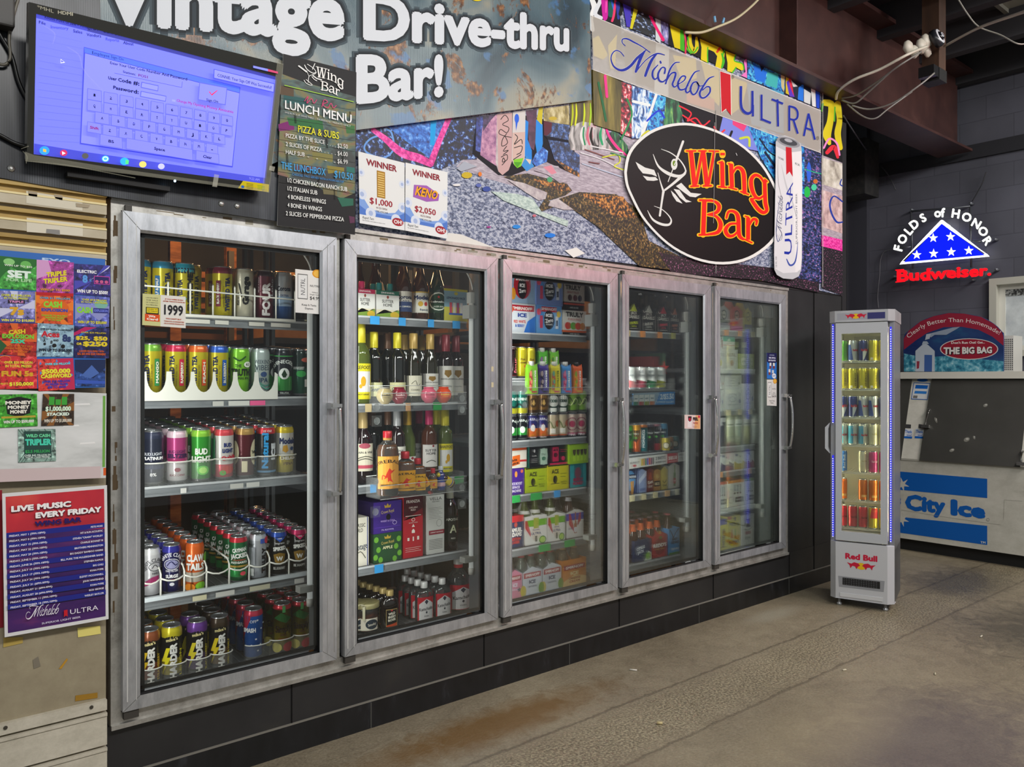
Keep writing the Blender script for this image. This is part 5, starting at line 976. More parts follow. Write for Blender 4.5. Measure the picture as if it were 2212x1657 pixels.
can_parts('truth',*TB,[(0,'#7cc428')],[('t','THE',-.2,.63,.5,.07,'#12240c'),('t','TRUTH',0,.5,1.5,.15,'#12240c',0,.05),('t','IMPERIAL IPA',0,.38,1.2,.05,'#12240c'),('e',.5,.66,.3,.06,'#e8ece0'),('t','8.2',.5,.66,.3,.05,'#12240c'),('s',[(-.5,.8),(-.1,.74),(.3,.82)],.03,'#1a4a14')])
can_parts('vibes',*TB,[(0,'#a9b6b4')],[('t','WEEKEND',.1,.72,1.3,.08,'#2a3a4a',0,.0),('t','VIBES',.1,.6,1.2,.11,'#2a3a4a',0,.0),('e',.2,.46,.26,.055,'#26406c'),('t','IPA',.2,.34,.7,.1,'#26405a'),('s',[(-1,.2),(-.3,.3),(.3,.22),(1,.28)],.02,'#3a8a78'),('s',[(-1,.14),(-.2,.24),(.4,.15),(1,.2)],.02,'#4aa08c'),('s',[(-1,.08),(-.2,.16),(.4,.08),(1,.12)],.02,'#2c6a8a')])
can_parts('rhino',*TB,[(0,'#0e1420'),(.12,'#2f8f3a'),(.42,'#121822')],[('a','RHINEGEIST',0,.5,.95,2.7,.44,.075,'#e6ece8',.2),('e',0,.48,.42,.12,'#e6ece8'),('p',[(0,.57),(.22,.46),(.1,.4),(-.1,.4),(-.22,.46)],'#14381e'),('t','TRUTH',0,.07,.7,.04,'#e6ece8'),('r',-1.2,.84,1.2,.86,'#3a9a48')])
can_parts('rhino_back',*TB,[(0,'#14503a'),(.6,'#0e2a24')],[('t','RHINEGEIST',-.3,.6,.9,.06,'#e0e8e4'),('r',.2,.2,.7,.36,'#e0e4e0'),('e',-.1,.48,.4,.07,'#2f9a48'),('e',.3,.78,.4,.05,'#c05a48')])
can_parts('plat',*TA,[(0,'#141c3c'),(.5,'#22283c'),(.86,'#2a3048')],[('t','BUD LIGHT',0,.58,1.3,.055,'#d8dce4'),('t','PLATINUM',0,.5,1.4,.06,'#f0f0f2',0,.04),('t','8%',0,.2,.4,.06,'#f0f0f2'),('r',-.8,.3,.8,.4,'#232a4c')])
can_parts('ritz',*TA,[(0,'#d8d4d6'),(.42,'#b03a78'),(.86,'#e4c8d4')],[('t','BUD LIGHT',0,.6,1.3,.055,'#3a1a4a'),('t','SELTZER',0,.52,1.5,.08,'#3a1a4a',0,.05),('t','FLAVOR BURST',0,.42,1.3,.06,'#c0306c'),('e',0,.26,.2,.04,'#7c1a34'),('t','BLACK CHERRY',0,.16,1.0,.04,'#7c1a34')])
can_parts('lime',*TA,[(0,'#2f9a2c'),(.86,'#8fcf3a')],[('t','BUD',0,.58,.9,.12,'#f0f4ec',0,.05),('t','LIGHT',0,.43,1.4,.12,'#f0f4ec',0,.05),('e',.1,.22,.4,.09,'#5cc040'),('e',.1,.22,.26,.06,'#a8e06a'),('r',-1.3,.395,1.3,.4,'#e0f0d8')])
can_parts('chelada',*TA,[(0,'#c8384a'),(.3,'#dcd8d4'),(.86,'#d8444e')],[('t','BUD',.25,.68,.6,.08,'#1a2c6c',0,.05),('t','LIGHT',.25,.57,.8,.08,'#1a2c6c',0,.05),('t','Chelada',.3,.44,1.0,.09,'#c01e34',0,.04,.2),('r',-1.1,.1,-.65,.8,'#1f7a4a'),('e',.2,.2,.4,.08,'#b02418'),('e',-.1,.14,.2,.05,'#4a9a30')])
can_parts('lager',*TA,[(0,'#58101e'),(.86,'#b08a48')],[('e',.85,.5,.5,.26,'#d8ceac'),('t','Yuengling',.85,.52,.75,.08,'#1c1c1c',0,.02,.15),('t','LAGER',.85,.38,.6,.06,'#4a1018'),('e',-.95,.5,.42,.24,'#d8ceac'),('t','LAGER',-.95,.38,.5,.06,'#1c1c1c'),('r',-.3,.12,.1,.34,'#d8ceac')])
can_parts('ice',*TA,[(0,'#0f1114'),(.86,'#c81e30')],[('t','Natural',-.15,.52,.5,.72,'#2f9ad8',90,.05),('t','ICE',.5,.5,.4,.34,'#e4e8ec',90,.1),('r',-.8,.08,.8,.12,'#5a8ab0'),('t','25 OZ',0,.92,.6,.04,'#f0f0f0')])
can_parts('modelo',*TA,[(0,'#d0bc20'),(.42,'#d2d2cc'),(.86,'#d8c020')],[('t','Modelo',.2,.7,1.4,.13,'#1c2c5c',0,.05),('p',[(-.2,.6),(.1,.62),(.2,.5),(0,.46),(-.25,.5)],'#b88a28'),('e',.5,.54,.16,.04,'#26406c'),('t','CHELADA',.25,.35,1.3,.07,'#f4f0e4',0,.04),('t','PINA',.2,.24,.7,.06,'#5a3a10')])
can_parts('claw',*S19,[(0,'#c6c6ca'),(.86,'#d2d2d4')],[('a','WHITE CLAW',.35,.62,.62,3.6,.6,.07,'#3a3a40',.1),('o',.35,.62,.5,.085,.012,'#3a3a40'),('s',[(.1,.6),(.3,.66),(.55,.6),(.7,.6)],.015,'#3a3a40'),('t','HARD',.35,.49,.5,.05,'#3a3a40'),('p',[(-.6,.22),(.6,.34),(.6,.44),(.1,.42),(-.6,.3)],'#8c2458')])
can_parts('surge',*S19,[(0,'#1c1c54'),(.86,'#2a2a90')],[('a','WHITE CLAW',0,.66,.66,3.0,.14,.075,'#e4e4ec',.12),('o',0,.62,.6,.11,.012,'#d8d8e4'),('e',0,.62,.5,.09,'#8a8ab0'),('s',[(-.35,.6),(-.05,.68),(.25,.6),(.4,.62)],.02,'#1c1c54'),('t','HARD SELTZER',0,.49,.9,.045,'#e4e4ec'),('t','SURGE',0,.38,.9,.07,'#f0f0f4',0,.05),('r',-.5,.29,.5,.32,'#a02838'),('e',0,.22,.16,.035,'#d8d8e0')])
can_parts('tails',*S19,[(0,'#d8641c'),(.18,'#d0c8b8'),(.38,'#d8601c')],[('t','CLAW',0,.68,1.4,.15,'#ecece8',0,.1),('t','TAILS',0,.5,1.4,.15,'#ecece8',0,.1),('t','MANGO MARGARITA',0,.3,1.1,.035,'#8a2c1c'),('e',.4,.1,.4,.08,'#7ab82c'),('e',-.4,.08,.4,.08,'#e0861c'),('e',.9,.68,.3,.1,'#6aa830')])
can_parts('cayman',*S19,[(0,'#1a5a34'),(.14,'#2a9a4a'),(.3,'#176a3c'),(.88,'#c8283a')],[('t','CAYMAN',0,.72,1.2,.09,'#ecf0ea',0,.08,.12),('t','JACKED',-.02,.6,1.4,.1,'#ecf0ea',0,.08,.12),('t','STRAWBERRY',0,.51,1.0,.03,'#d84a4a'),('t','MARGARITA',0,.46,1.2,.05,'#e4e8e0',0,.05),('r',-.8,.36,.8,.4,'#a88a3a'),('e',.25,.22,.2,.045,'#d84858')])
can_parts('truly',*S19,[(0,'#aeb2ba'),(.86,'#c8ccd4')],[('t','TRULY',.45,.42,.4,.56,'#1c1c22',90,.1),('r',.1,.8,1.2,.9,'#3a56b0'),('e',.75,.86,.3,.08,'#c83a4c'),('r',-.9,.1,-.4,.26,'#e4e4e6'),('t','TRULY',-.65,.78,.5,.04,'#2a2a30'),('r',-.9,.34,-.3,.72,'#9a9ea6')])
def spiked(k,c,f):
    can_parts(k,*S19,[(0,'#16171a'),(.88,c)],[('t','Seagrams',0,.75,.9,.05,'#d8d8d8'),('t','SPIKED',0,.63,1.1,.09,'#ecece8',0,.1,.12),('p',[(-.5,.5),(0,.54),(.5,.5),(.36,.34),(0,.28),(-.36,.34)],'#8a6a24'),('t','W',0,.41,.5,.1,'#f0f0ec',0,.1),('t',f,0,.2,.9,.06,'#e4e4e0'),('p',[(-.4,.88),(.4,.88),(0,.78)],c),('t','10%',0,.86,.3,.035,'#e8e8e8')])
spiked('spk_blue','#2452b4','BLUEBERRY');spiked('spk_pink','#d02466','BE HAPPY')
def mikes(k,body,top,acc,f):
    can_parts(k,*TA,[(0,'#151413'),(.1,body),(.4,'#1a1918'),(.8,top)],[('e',0,.77,.55,.06,'#111010'),('t',"mike's",0,.77,.8,.06,'#e8dca0',0,.03,.15),('t','HARDER',.1,.36,.46,.68,'#ecebe6',90,.07),('p',[(-.35,.62),(-.1,.62),(-.3,.44),(-.05,.44),(-.6,.12),(-.42,.36),(-.66,.36)],acc),('t',f,.58,.32,.18,.5,acc,90,.02)])
mikes('mk_straw','#7c3a1c','#8a4a28','#d8b41c','STRAWBERRY');mikes('mk_lem','#a8981c','#c8bc20','#e4d820','LEMON');mikes('mk_cherry','#4a2a60','#6c3a96','#d8c82c','BLACK CHERRY');mikes('mk_half','#6a4a1c','#3a2c1c','#dcc41c','HALF & HALF')
can_parts('smash',*TA,[(0,'#1c5cb0'),(.88,'#c02c4a')],[('p',[(-1.3,.2),(-.2,.9),(-1.3,.9)],'#a01c3c'),('p',[(.9,.1),(1.3,.1),(1.3,.8),(1.0,.8)],'#a01c3c'),('t','SMASH',-.4,.6,1.0,.09,'#ecf0f4',0,.08),('t','OFF',-.1,.78,.5,.06,'#d8e0ec')]+[('*',x,y,.025,'#e8eef4')for x,y in((.2,.8),(.5,.62),(.1,.42),(.45,.3),(.25,.18),(.7,.72),(-.2,.3))])
can_parts('simply',*TA,[(0,'#d0bc1c'),(.9,'#c42c3c')],[('p',[(-.8,.72),(-.2,.84),(.8,.7),(.2,.62)],'#1f5a24'),('r',-.1,.84,.14,.98,'#4a9a58'),('t','Simply',0,.5,1.3,.14,'#2a1a10',0,.03,.05),('t','SPIKED',0,.38,.5,.04,'#5a2a1c'),('t','Lemonade',0,.3,.7,.05,'#b02c2c'),('e',.4,.12,.42,.1,'#c8242c'),('e',-.5,.12,.4,.1,'#e8dc6a')])
can_parts('y_slk',*SL,[(0,'#ccc01c'),(.2,'#d4c81e')],[('t','Pink',0,.6,.7,.07,'#5a2418'),('t','Lemonade',0,.5,1.1,.06,'#5a2418'),('e',.3,.38,.2,.05,'#c8342c')])
can_parts('r_dk',*SL,[(0,'#6a1c26'),(.1,'#2a1418'),(.9,'#3a1a1c')],[('t','four',.2,.4,.4,.5,'#d86a7a',90),('r',-1.3,.3,-.6,.6,'#8c1c2c')])
for k,b in(('c_teal',[(0,'#c8c42c'),(.3,'#17786a')]),('c_brown',[(0,'#4a3212'),(.2,'#8a6220')]),('c_dgreen',[(0,'#22463c'),(.6,'#3a4a44')]),('c_lime',[(0,'#3a4a34'),(.15,'#7aa82c')]),('c_gblk',[(0,'#141a20'),(.2,'#2f9a3c'),(.5,'#10161c')]),('c_purp',[(0,'#c0344a'),(.12,'#d8881c'),(.4,'#2a2a78')]),('c_oran',[(0,'#d8682c'),(.14,'#c8b89a')]),('c_pink',[(0,'#d02c70'),(.18,'#d0bcae')])):
    ex={'c_teal':[('t','RHINE',0,.66,1.3,.12,'#d8e8e0',0,.05),('s',[(-1,.3),(-.4,.46),(.2,.32),(.9,.46)],.07,'#10302c')],'c_brown':[('e',0,.5,.5,.2,'#3a2610'),('p',[(0,.64),(.2,.46),(0,.38),(-.2,.46)],'#d8b060')],'c_dgreen':[('e',0,.55,.7,.24,'#d8dcd4'),('t','CIDER',0,.55,.9,.12,'#26483c',0,.05),('r',-.4,.1,.3,.26,'#d8dcd4')],'c_lime':[('s',[(-1,.4),(-.4,.7),(.1,.4),(.6,.7),(1,.5)],.06,'#2a3a1c'),('s',[(-1,.6),(-.3,.35),(.3,.65),(1,.35)],.05,'#d8e4a0')],'c_gblk':[('a','RHINO',0,.5,.9,2.6,.5,.1,'#d8e4dc',.24),('e',0,.42,.3,.14,'#d8e4dc')],'c_purp':[('a','RHINO',0,.55,.9,2.6,.5,.1,'#dcdce8',.22),('*',0,.35,.3,'#d8641c'),('e',0,.46,.26,.14,'#e0dcd8'),('t','TRUTH',0,.07,.7,.07,'#f0e8e0')],'c_oran':[('s',[(-1,.4),(-.4,.7),(.1,.4),(.6,.7),(1,.5)],.06,'#5a6a2c'),('r',-.3,.2,.3,.4,'#e8e4dc'),('e',.6,.6,.3,.14,'#b8542c')],'c_pink':[('o',0,.55,.7,.26,.04,'#8a2444'),('e',0,.55,.4,.14,'#a02c50'),('t','PINK',0,.1,.9,.1,'#f4e4ea',0,.05)]}
    can_parts(k,*SH12,b,ex[k])
def monaco(k,b,v=False):can_parts(k,.028,.165,b,[('t','MONACO',.1,.5,.36,.62,'#e4f0f0',90,.03)]if v else[('p',[(-.6,.8),(.6,.8),(.5,.52),(0,.38),(-.5,.52)],'#14161a'),('t','MONACO',0,.68,.9,.06,'#d8e0dc'),('*',0,.54,.06,'#4aa83a')])
monaco('m_green',[(0,'#123818'),(.2,'#2f8a2c')]);monaco('m_orange',[(0,'#c85a14'),(.5,'#d89a1c')]);monaco('m_teal',[(0,'#14808c'),(.9,'#c8742c')],1);monaco('m_black',[(0,'#1a1a1c'),(.9,'#3a2a3c')]);monaco('m_red',[(0,'#a01c2c'),(.3,'#1c1a1e'),(.9,'#8a4a58')]);monaco('m_blue',[(0,'#3a4450'),(.5,'#4a8ab0')])
for k,c in(('s_yel','#c8b42c'),('s_pea','#c88a58'),('s_teal','#4a7a7c')):can_parts(k,.025,.085,[(0,c)],[('e',0,.45,.5,.2,'#e4dcc4'),('o',0,.45,.5,.2,.05,'#5a5a2c')])
for k,b in(('cut_red',[(0,'#b82c34'),(.42,'#d8dcd8')]),('cut_rose',[(0,'#b8485c'),(.42,'#dcdcda')]),('cut_green',[(0,'#2f8a52'),(.42,'#d8dcd8')]),('cut_lime',[(0,'#b0b03a'),(.42,'#dadcd8')])):can_parts(k,*SH12,b,[('t','CUT',.1,.78,.5,.1,'#8a929a'),('t','TEQUILA',.1,.62,.8,.07,'#6a727a'),('p',[(-1.3,.5),(1.3,.3),(1.3,.42),(-1.3,.62)],'#e4e6e2')])
# ---- lanes of cans
XPOS={};_TAKEN={}
def fit(d,i,x,y,rx,ry,lift=0.0,skip=0,back=False):
    """Nudges a round thing along its shelf (or back, for bottles) until it stands clear of its neighbours."""
    T=_TAKEN.setdefault((d,i,round(lift,2)),[]);xl,xr=XLR[d];x=min(max(x,xl+rx+.002),xr-rx-.002)
    hit=lambda x,y:any(((x-a)/(rx+c+.0028))**2+((y-b)/(ry+e+.0028))**2<1 for a,b,c,e in T)
    for k in range(60):
        if skip or not hit(x,y):break
        if back:y+=.006
        else:x+=.0015
    if not skip:T.append((x,y,rx,ry))
    return(x,y)if back else x
def lane(d,i,u,key,n,desc,R=.0365,y0=.2,rz=-.25,dz=0.0,dx=0.0,lift=0.0,step=None,skip=0):
    z,t=SHELF[d][i];st=step or 2*R*1.06;x0_=fit(d,i,xat(u,y0+R),y0+R,R,R,lift,skip)
    XPOS[(d,i,u)]=x0_
    for k in range(skip,n):
        y=y0+R+k*st;x=x0_+dx*k
        lab='%s, front of %s'%(desc,shname(d,i))if k==0 else '%s, %s back on %s'%(desc,ORD[k],shname(d,i))
        can_at(key,(x,y,z+.0015+(y-YS)*math.tan(t)+lift),rz,lab,'cans on the '+shname(d,i),t)
for u,k,n,ds,sk in((302,'tea_half',1,'yellow can cut off by the door edge',0),(333,'tea_half',2,'yellow can with teal lid band',0),(385,'tea_extreme',2,'yellow can with dark band and EXTREME lettering',0),(428,'tea_plain',3,'plain-backed yellow can beside the EXTREME can',1),(480,'tea_cherry',2,'yellow can with purple lid band',0),(526,'cream',2,'cream can with black script',0),(570,'loko',2,'dark maroon can with large white lettering',0),(604,'corona',2,'silver and blue can beside the maroon can',0),(630,'brown',2,'dark brown can at the fence end',0)):lane(0,0,u,k,n,ds,skip=sk,step=.076)
for u,k,n,ds in((326,'tea_mango',6,'yellow can with green lid band'),(379,'tea_rasp',6,'yellow can with crimson lid band'),(427,'tea_peach',6,'yellow can with orange lid band'),(471,'tea_blue',6,'yellow can with blue lid band'),(517,'truth',6,'lime green can with black lettering'),(561,'vibes',6,'grey green can with wave print')):lane(0,1,u,k,n,ds,y0=.205)
for u,k,n,ds in((610,'rhino',5,'black can with bright green band'),(648,'rhino_back',5,'dark green can showing its barcode')):lane(0,1,u,k,n,ds,y0=.195)
for u,k,n,ds in((330,'plat',6,'dark navy can'),(382,'ritz',6,'pink and white can with cherry print'),(433,'lime',6,'bright green can with white lettering'),(482,'chelada',6,'white and red can with tomato print'),(528,'lager',6,'maroon can with cream oval labels'),(573,'ice',6,'black can with upright blue lettering'),(613,'modelo',6,'silver and yellow can')):lane(0,2,u,k,n,ds)
for u,k,n,ds in((325,'claw',7,'white can with purple streak'),(370,'surge',7,'navy can with round wave emblem'),(420,'tails',7,'orange can with big white lettering'),(514,'cayman',7,'green can with red shoulder'),(556,'truly',7,'silver can with upright black lettering'),(600,'spk_blue',7,'black can with blue shoulder'),(643,'spk_pink',7,'black can with pink shoulder')):lane(0,3,u,k,n,ds,R=.033,y0=.195)
for u,k,n,ds in((322,'mk_straw',4,'brown and orange can with slanted white lettering'),(367,'mk_lem',4,'yellow and black can with slanted lettering'),(425,'mk_cherry',2,'purple and black can with slanted lettering'),(473,'mk_half',4,'black and gold can with slanted lettering'),(546,'smash',6,'blue and red can with white stars'),(608,'simply',6,'yellow can with red lid band and leaf'),(650,'simply',6,'yellow leaf can nearest the door edge')):lane(0,4,u,k,n,ds,y0=.205 if u>500 else .195)
cups(0,2,[330,382,433,482,528,573,613],.0365,.082);cups(0,4,[322,367,425,473],.0365,.062,.19);cups(0,4,[546,608,650],.0365,.062,.2)
for u,k,ds in((1105,'r_dk','dark red slim can beside the door edge'),(1121,'y_slk','yellow slim can beside the red one'),(1142,'y_slk','yellow slim can nearer the drink pouches')):lane(2,1,u,k,2,ds,R=.0285)
for lift,row,rn in((0,((1103,'c_gblk','black and green can by the door edge'),(1121,'c_gblk','black and green can second from the edge'),(1146,'c_purp','purple and orange can'),(1167,'c_purp','purple and orange can nearer the white cans'),(1188,'c_oran','white can with orange base'),(1208,'c_oran','white can with orange base, pink side'),(1230,'c_pink','pale can with pink base'),(1252,'c_pink','pale can with pink base, far end')),''),(.122,((1103,'c_teal','teal can stacked by the door edge'),(1121,'c_teal','teal can stacked second from the edge'),(1150,'c_brown','amber brown stacked can'),(1171,'c_brown','amber brown stacked can nearer the green cans'),(1190,'c_dgreen','dark green stacked can with pale label'),(1211,'c_dgreen','dark green stacked can beside the lime ones'),(1231,'c_lime','lime patterned stacked can'),(1252,'c_lime','lime patterned stacked can at the far end')),'up')):
    for u,k,ds in row:lane(2,2,u,k,2,ds,R=.033,lift=lift,y0=.193,rz=-.5)
for u,k,ds in((1358,'m_green','green slim can with dark shield'),(1374,'m_orange','orange slim can'),(1388,'m_teal','teal slim can with upright white lettering'),(1403,'m_black','black slim can with shield'),(1417,'m_red','black slim can with red base'),(1432,'m_blue','grey blue slim can')):lane(3,2,u,k,3,ds,R=.028,rz=-.85,y0=.19)
for u,k,ds in((1436,'s_yel','short yellow can before the slim cans'),(1446,'s_pea','short peach can between yellow and teal'),(1457,'s_teal','short teal can at the row end')):lane(3,2,u,k,1,ds,R=.025,rz=-.85,y0=.145 if u<1440 else .19)
# ---- bottles
AMB=mat('#3a1708',.06,0,0,.6,.7);DRK=mat('#0d0f0a',.05,0,0,.6,.7);DGN=mat('#0d2412',.06,0,0,.6,.7);WINE=mat('#180608',.06,0,0,.6)
def liquid(name,col,clear=.45):
    if name in _MC:return _MC[name]
    m,t,b=nodes(name);b.inputs['Base Color'].default_value=lin(col);b.inputs['Roughness'].default_value=.05;b.inputs['Coat Weight'].default_value=.6
    tr=N(t,'ShaderNodeBsdfTransparent',i_Color=lin(col));mx=N(t,'ShaderNodeMixShader',i_0=1-clear);t.links.new(tr.outputs[0],mx.inputs[1]);t.links.new(b.outputs[0],mx.inputs[2]);t.links.new(mx.outputs[0],t.nodes['Material Output'].inputs[0]);_MC[name]=m;return m
CLG=pane('clear_bottle','#dfe6e2',.06,'#b8c0bc',gain=1.3);WHW=liquid('pale_wine','#a8a860',.55);ROS=liquid('rose_wine','#b06a4a',.5);WHI=liquid('amber_whiskey','#a85a10',.42);LGR=liquid('lime_glass','#6a7a34',.5);BRT=liquid('brown_glass','#6a3414',.5);BLU=mat('#14246c',.08,0,0,.6)
PROF={'beer':[(.0,0),(.028,0),(.0305,.004),(.0305,.125),(.029,.142),(.020,.172),(.0142,.195),(.0132,.222),(.0145,.224),(.0145,.230)],
 'wine':[(.0,0),(.033,0),(.0362,.005),(.0362,.185),(.034,.205),(.020,.225),(.0155,.240),(.0145,.295),(.016,.297),(.016,.305)],
 'burg':[(.0,0),(.034,0),(.037,.005),(.037,.150),(.036,.180),(.024,.215),(.017,.240),(.015,.295),(.0165,.297),(.0165,.305)],
 'big':[(.0,0),(.042,0),(.046,.006),(.046,.2),(.041,.225),(.023,.255),(.0175,.275),(.0165,.325),(.018,.327),(.018,.335)],
 'quart':[(.0,0),(.034,0),(.0375,.005),(.0375,.14),(.034,.165),(.021,.205),(.0155,.232),(.0145,.268),(.016,.270),(.016,.276)],
 'flask':[(.0,0),(.038,0),(.042,.004),(.042,.108),(.036,.122),(.020,.132),(.0125,.138),(.0125,.158),(.0125,.16)],
 'fire':[(.0,0),(.040,0),(.0435,.006),(.0435,.175),(.038,.195),(.022,.208),(.0165,.215),(.0155,.245),(.0155,.247)],
 'handle':[(.0,0),(.050,0),(.055,.006),(.055,.135),(.048,.16),(.028,.185),(.020,.195),(.019,.235),(.019,.237)],
 'mini':[(.0,0),(.017,0),(.0185,.003),(.0185,.058),(.016,.066),(.009,.073),(.0085,.09),(.0085,.092)],
 'jar':[(.0,0),(.047,0),(.052,.006),(.052,.098),(.048,.108),(.043,.112),(.043,.118)],
 'small':[(.0,0),(.023,0),(.025,.003),(.025,.095),(.022,.11),(.012,.122),(.0115,.145),(.0125,.147),(.0125,.15)]}
_BT={};_BR={}
def bottle_parts(key,prof,glass,cap,capz,lab=None,sc=1.0,sy=1.0,liq=None,neck=None,capr=1.12,lz=None):
    """lab: (z0, z1, half angle, colour, print). neck: (z0, z1, colour)."""
    P=[(r*sc,z*sc)for r,z in PROF[prof]];R=max(p[0]for p in P);H=P[-1][1];out=[]
    m=MB();m.lathe([(r,z)for r,z in P],glass,18,sy=sy);out.append(('bottle_glass',m))
    if liq:
        m=MB();top=(lz or .68)*H;Q=[(r*.93,z+.003)for r,z in P if z<top];rt=np.interp(top,[p[1]for p in P],[p[0]for p in P]);Q.append((rt*.93,top));m.lathe(Q,liq,16,sy=sy);out.append(('drink',m))
    zc=capz*sc;rc=max(float(np.interp(z,[p[1]for p in P],[p[0]for p in P]))for z in(zc,H));cm=mat(cap,.3,.15)
    m=MB();m.lathe([(rc*capr,zc),(rc*capr,H+.002),(rc*capr*.9,H+.004),(0,H+.004)],cm,16,cap=False);out.append(('cap',m))
    def wrap(z0,z1,ha,col,lst,e=.0008):
        m=MB();zc_,h=z0*sc,(z1-z0)*sc;rr=lambda z:float(np.interp(z,[p[1]for p in P],[p[0]for p in P]))+e
        a=Art(m,lambda x,y,l:(lambda q:Vector(((q+l)*math.sin(x/R),-(q+l)*math.cos(x/R)*sy-(0 if sy==1 else .0006),zc_+y)))(rr(zc_+y)),step=R*.28,dl=.00008)
        W=2*ha*R;n=1 if abs(rr(zc_)-rr(zc_+h))<.002 else 4
        for j in range(n):a.rect(-W/2,h*j/n,W/2,h*(j+1)/n,col)
        a.up();ops(a,lst,W,h);return m
    if lab:out.append(('label',wrap(*lab)))
    if neck:out.append(('neck_label',wrap(neck[0],neck[1],3.1,neck[2],[])))
    _BT[key]=[];_BR[key]=(R*1.02,sy)
    for nm,mb in out:
        o=mb.build(nm);_BT[key].append((nm,o.data));bpy.data.objects.remove(o)
def bottle_at(key,loc,rz,label,group=None,name='bottle',cat='bottle',rot=None):
    r=thing(name,label,cat,loc,rot or(0,0,rz),group)
    for nm,me in _BT[key]:put(nm,me,r)
    return r
def bots(d,i,lst,rz=-.3,name='bottle',lift=0.0):
    for u,y,key,lab in lst:
        z,t=SHELF[d][i];R_b,s_b=_BR[key];x,y=fit(d,i,xat(u,y),y,R_b,R_b*s_b,lift,0,True);bottle_at(key,(x,y,z+.0015+(y-YS)*math.tan(t)+lift),rz,lab,'bottles on the '+shname(d,i),name)
K0='#1a1a1c'
bottle_parts('b_clear','quart',BRT,'#3a2418',.266);bottle_parts('b_corona','quart',AMB,'#8a7a4a',.268,(.03,.12,1.5,'#23345c',[('r',-1,.5,1,1,'#d0ccc0'),('t','Corona',0,.72,1.3,.2,'#1c2648',0,.04),('t','Extra',0,.56,.7,.1,'#1c2648'),('t','LA CERVEZA',0,.25,1.0,.07,'#d8d8d0')]));bottle_parts('b_modelo','quart',AMB,'#c0a040',.268,(.03,.125,1.5,'#d2cfc4',[('t','Modelo',.1,.72,1.5,.2,'#1c2c5c',0,.05),('e',-.1,.42,.2,.12,'#c09a2c'),('e',.35,.42,.16,.1,'#a82c2c'),('r',-1,.94,1,1,'#c0a040'),('t','Especial',.2,.15,.7,.09,'#3a4a6c')]));bottle_parts('b_green','quart',DGN,'#2a4a30',.268,(.035,.13,1.5,'#12301c',[('e',0,.55,.85,.44,'#d4d8cc'),('e',0,.55,.74,.38,'#0f3a1e'),('r',-1,.46,1,.62,'#0d1a12'),('t','Heineken',0,.54,1.7,.1,'#e8ece4',0,.04),('*',0,.76,.08,'#c8242c'),('t','LAGER BEER',0,.3,.9,.08,'#d4d8cc')]))
bots(1,0,[(774,.42,'b_clear','tall clear-necked brown bottle over the pink topped four-pack'),(792,.42,'b_clear','tall brown bottle second from the door edge, top shelf'),(810,.42,'b_clear','tall brown bottle third from the door edge, top shelf'),(830,.42,'b_clear','tall brown bottle over the teal topped four-pack'),(871,.23,'b_corona','large beer bottle with navy and cream label on the top shelf'),(907,.23,'b_modelo','large beer bottle with cream and gold label on the top shelf'),(943,.235,'b_green','large dark green beer bottle with red star label')],-.35)
foot=[('r',-.8,.2,.8,.78,'#d8d8d4'),('t','BAREFOOT',0,.89,1.6,.1,K0,0,.02),('e',.1,.5,.2,.14,'#c89a1c'),('e',-.1,.36,.12,.06,'#c89a1c'),('t','PINOT GRIGIO',.1,.13,1.0,.04,K0)]
footT=[o[:-1]+('#148a8a',)if o[0]=='e' else o for o in foot]
bottle_parts('w_foot','big',LGR,'#c8bc1c',.258,(.02,.17,1.2,'#d2c61c',foot),liq=WHW,lz=.7);bottle_parts('w_foot_s','wine',LGR,'#c8bc1c',.232,(.02,.15,1.2,'#d2c61c',foot),liq=WHW,lz=.65);bottle_parts('w_foot_t','wine',LGR,'#1f9a8a',.232,(.02,.155,1.2,'#2aa898',footT),liq=WHW,lz=.65)
bottle_parts('w_ycap','wine',DRK,'#c8bc1c',.240,(.03,.09,1.3,'#c9c89a',[('t','Centro',0,.5,1.4,.3,'#3a4a6a',0,.02)]));bottle_parts('w_bcap','wine',DRK,'#6a4a34',.240)
KJ=[('p',[(-.3,.86),(.3,.86),(.36,.72),(0,.6),(-.36,.72)],'#8a6a2c'),('t','KENDALL-JACKSON',0,.56,1.4,.05,'#3a3a3a'),('t','CHARDONNAY',0,.3,.8,.035,'#6a6a6a'),('r',-.9,.1,.9,.12,'#b8a878')]
bottle_parts('w_gold','burg',mat('#1f1c0a',.05,0,0,.6),'#b0904a',.240,(.04,.13,1.3,'#d0cec8',KJ));bottle_parts('w_gold_p','burg',mat('#1f1c0a',.05,0,0,.6),'#b0904a',.240,(.03,.12,1.2,'#cfcbb8',[('s',[(-.4,.6),(0,.75),(.2,.5),(.5,.6)],.03,'#5a5a4a'),('t','CHARD',0,.3,.9,.08,'#5a5a4a')]));bottle_parts('w_red','wine',WINE,'#7c2430',.232,(.03,.165,1.35,'#d4d2cc',KJ))
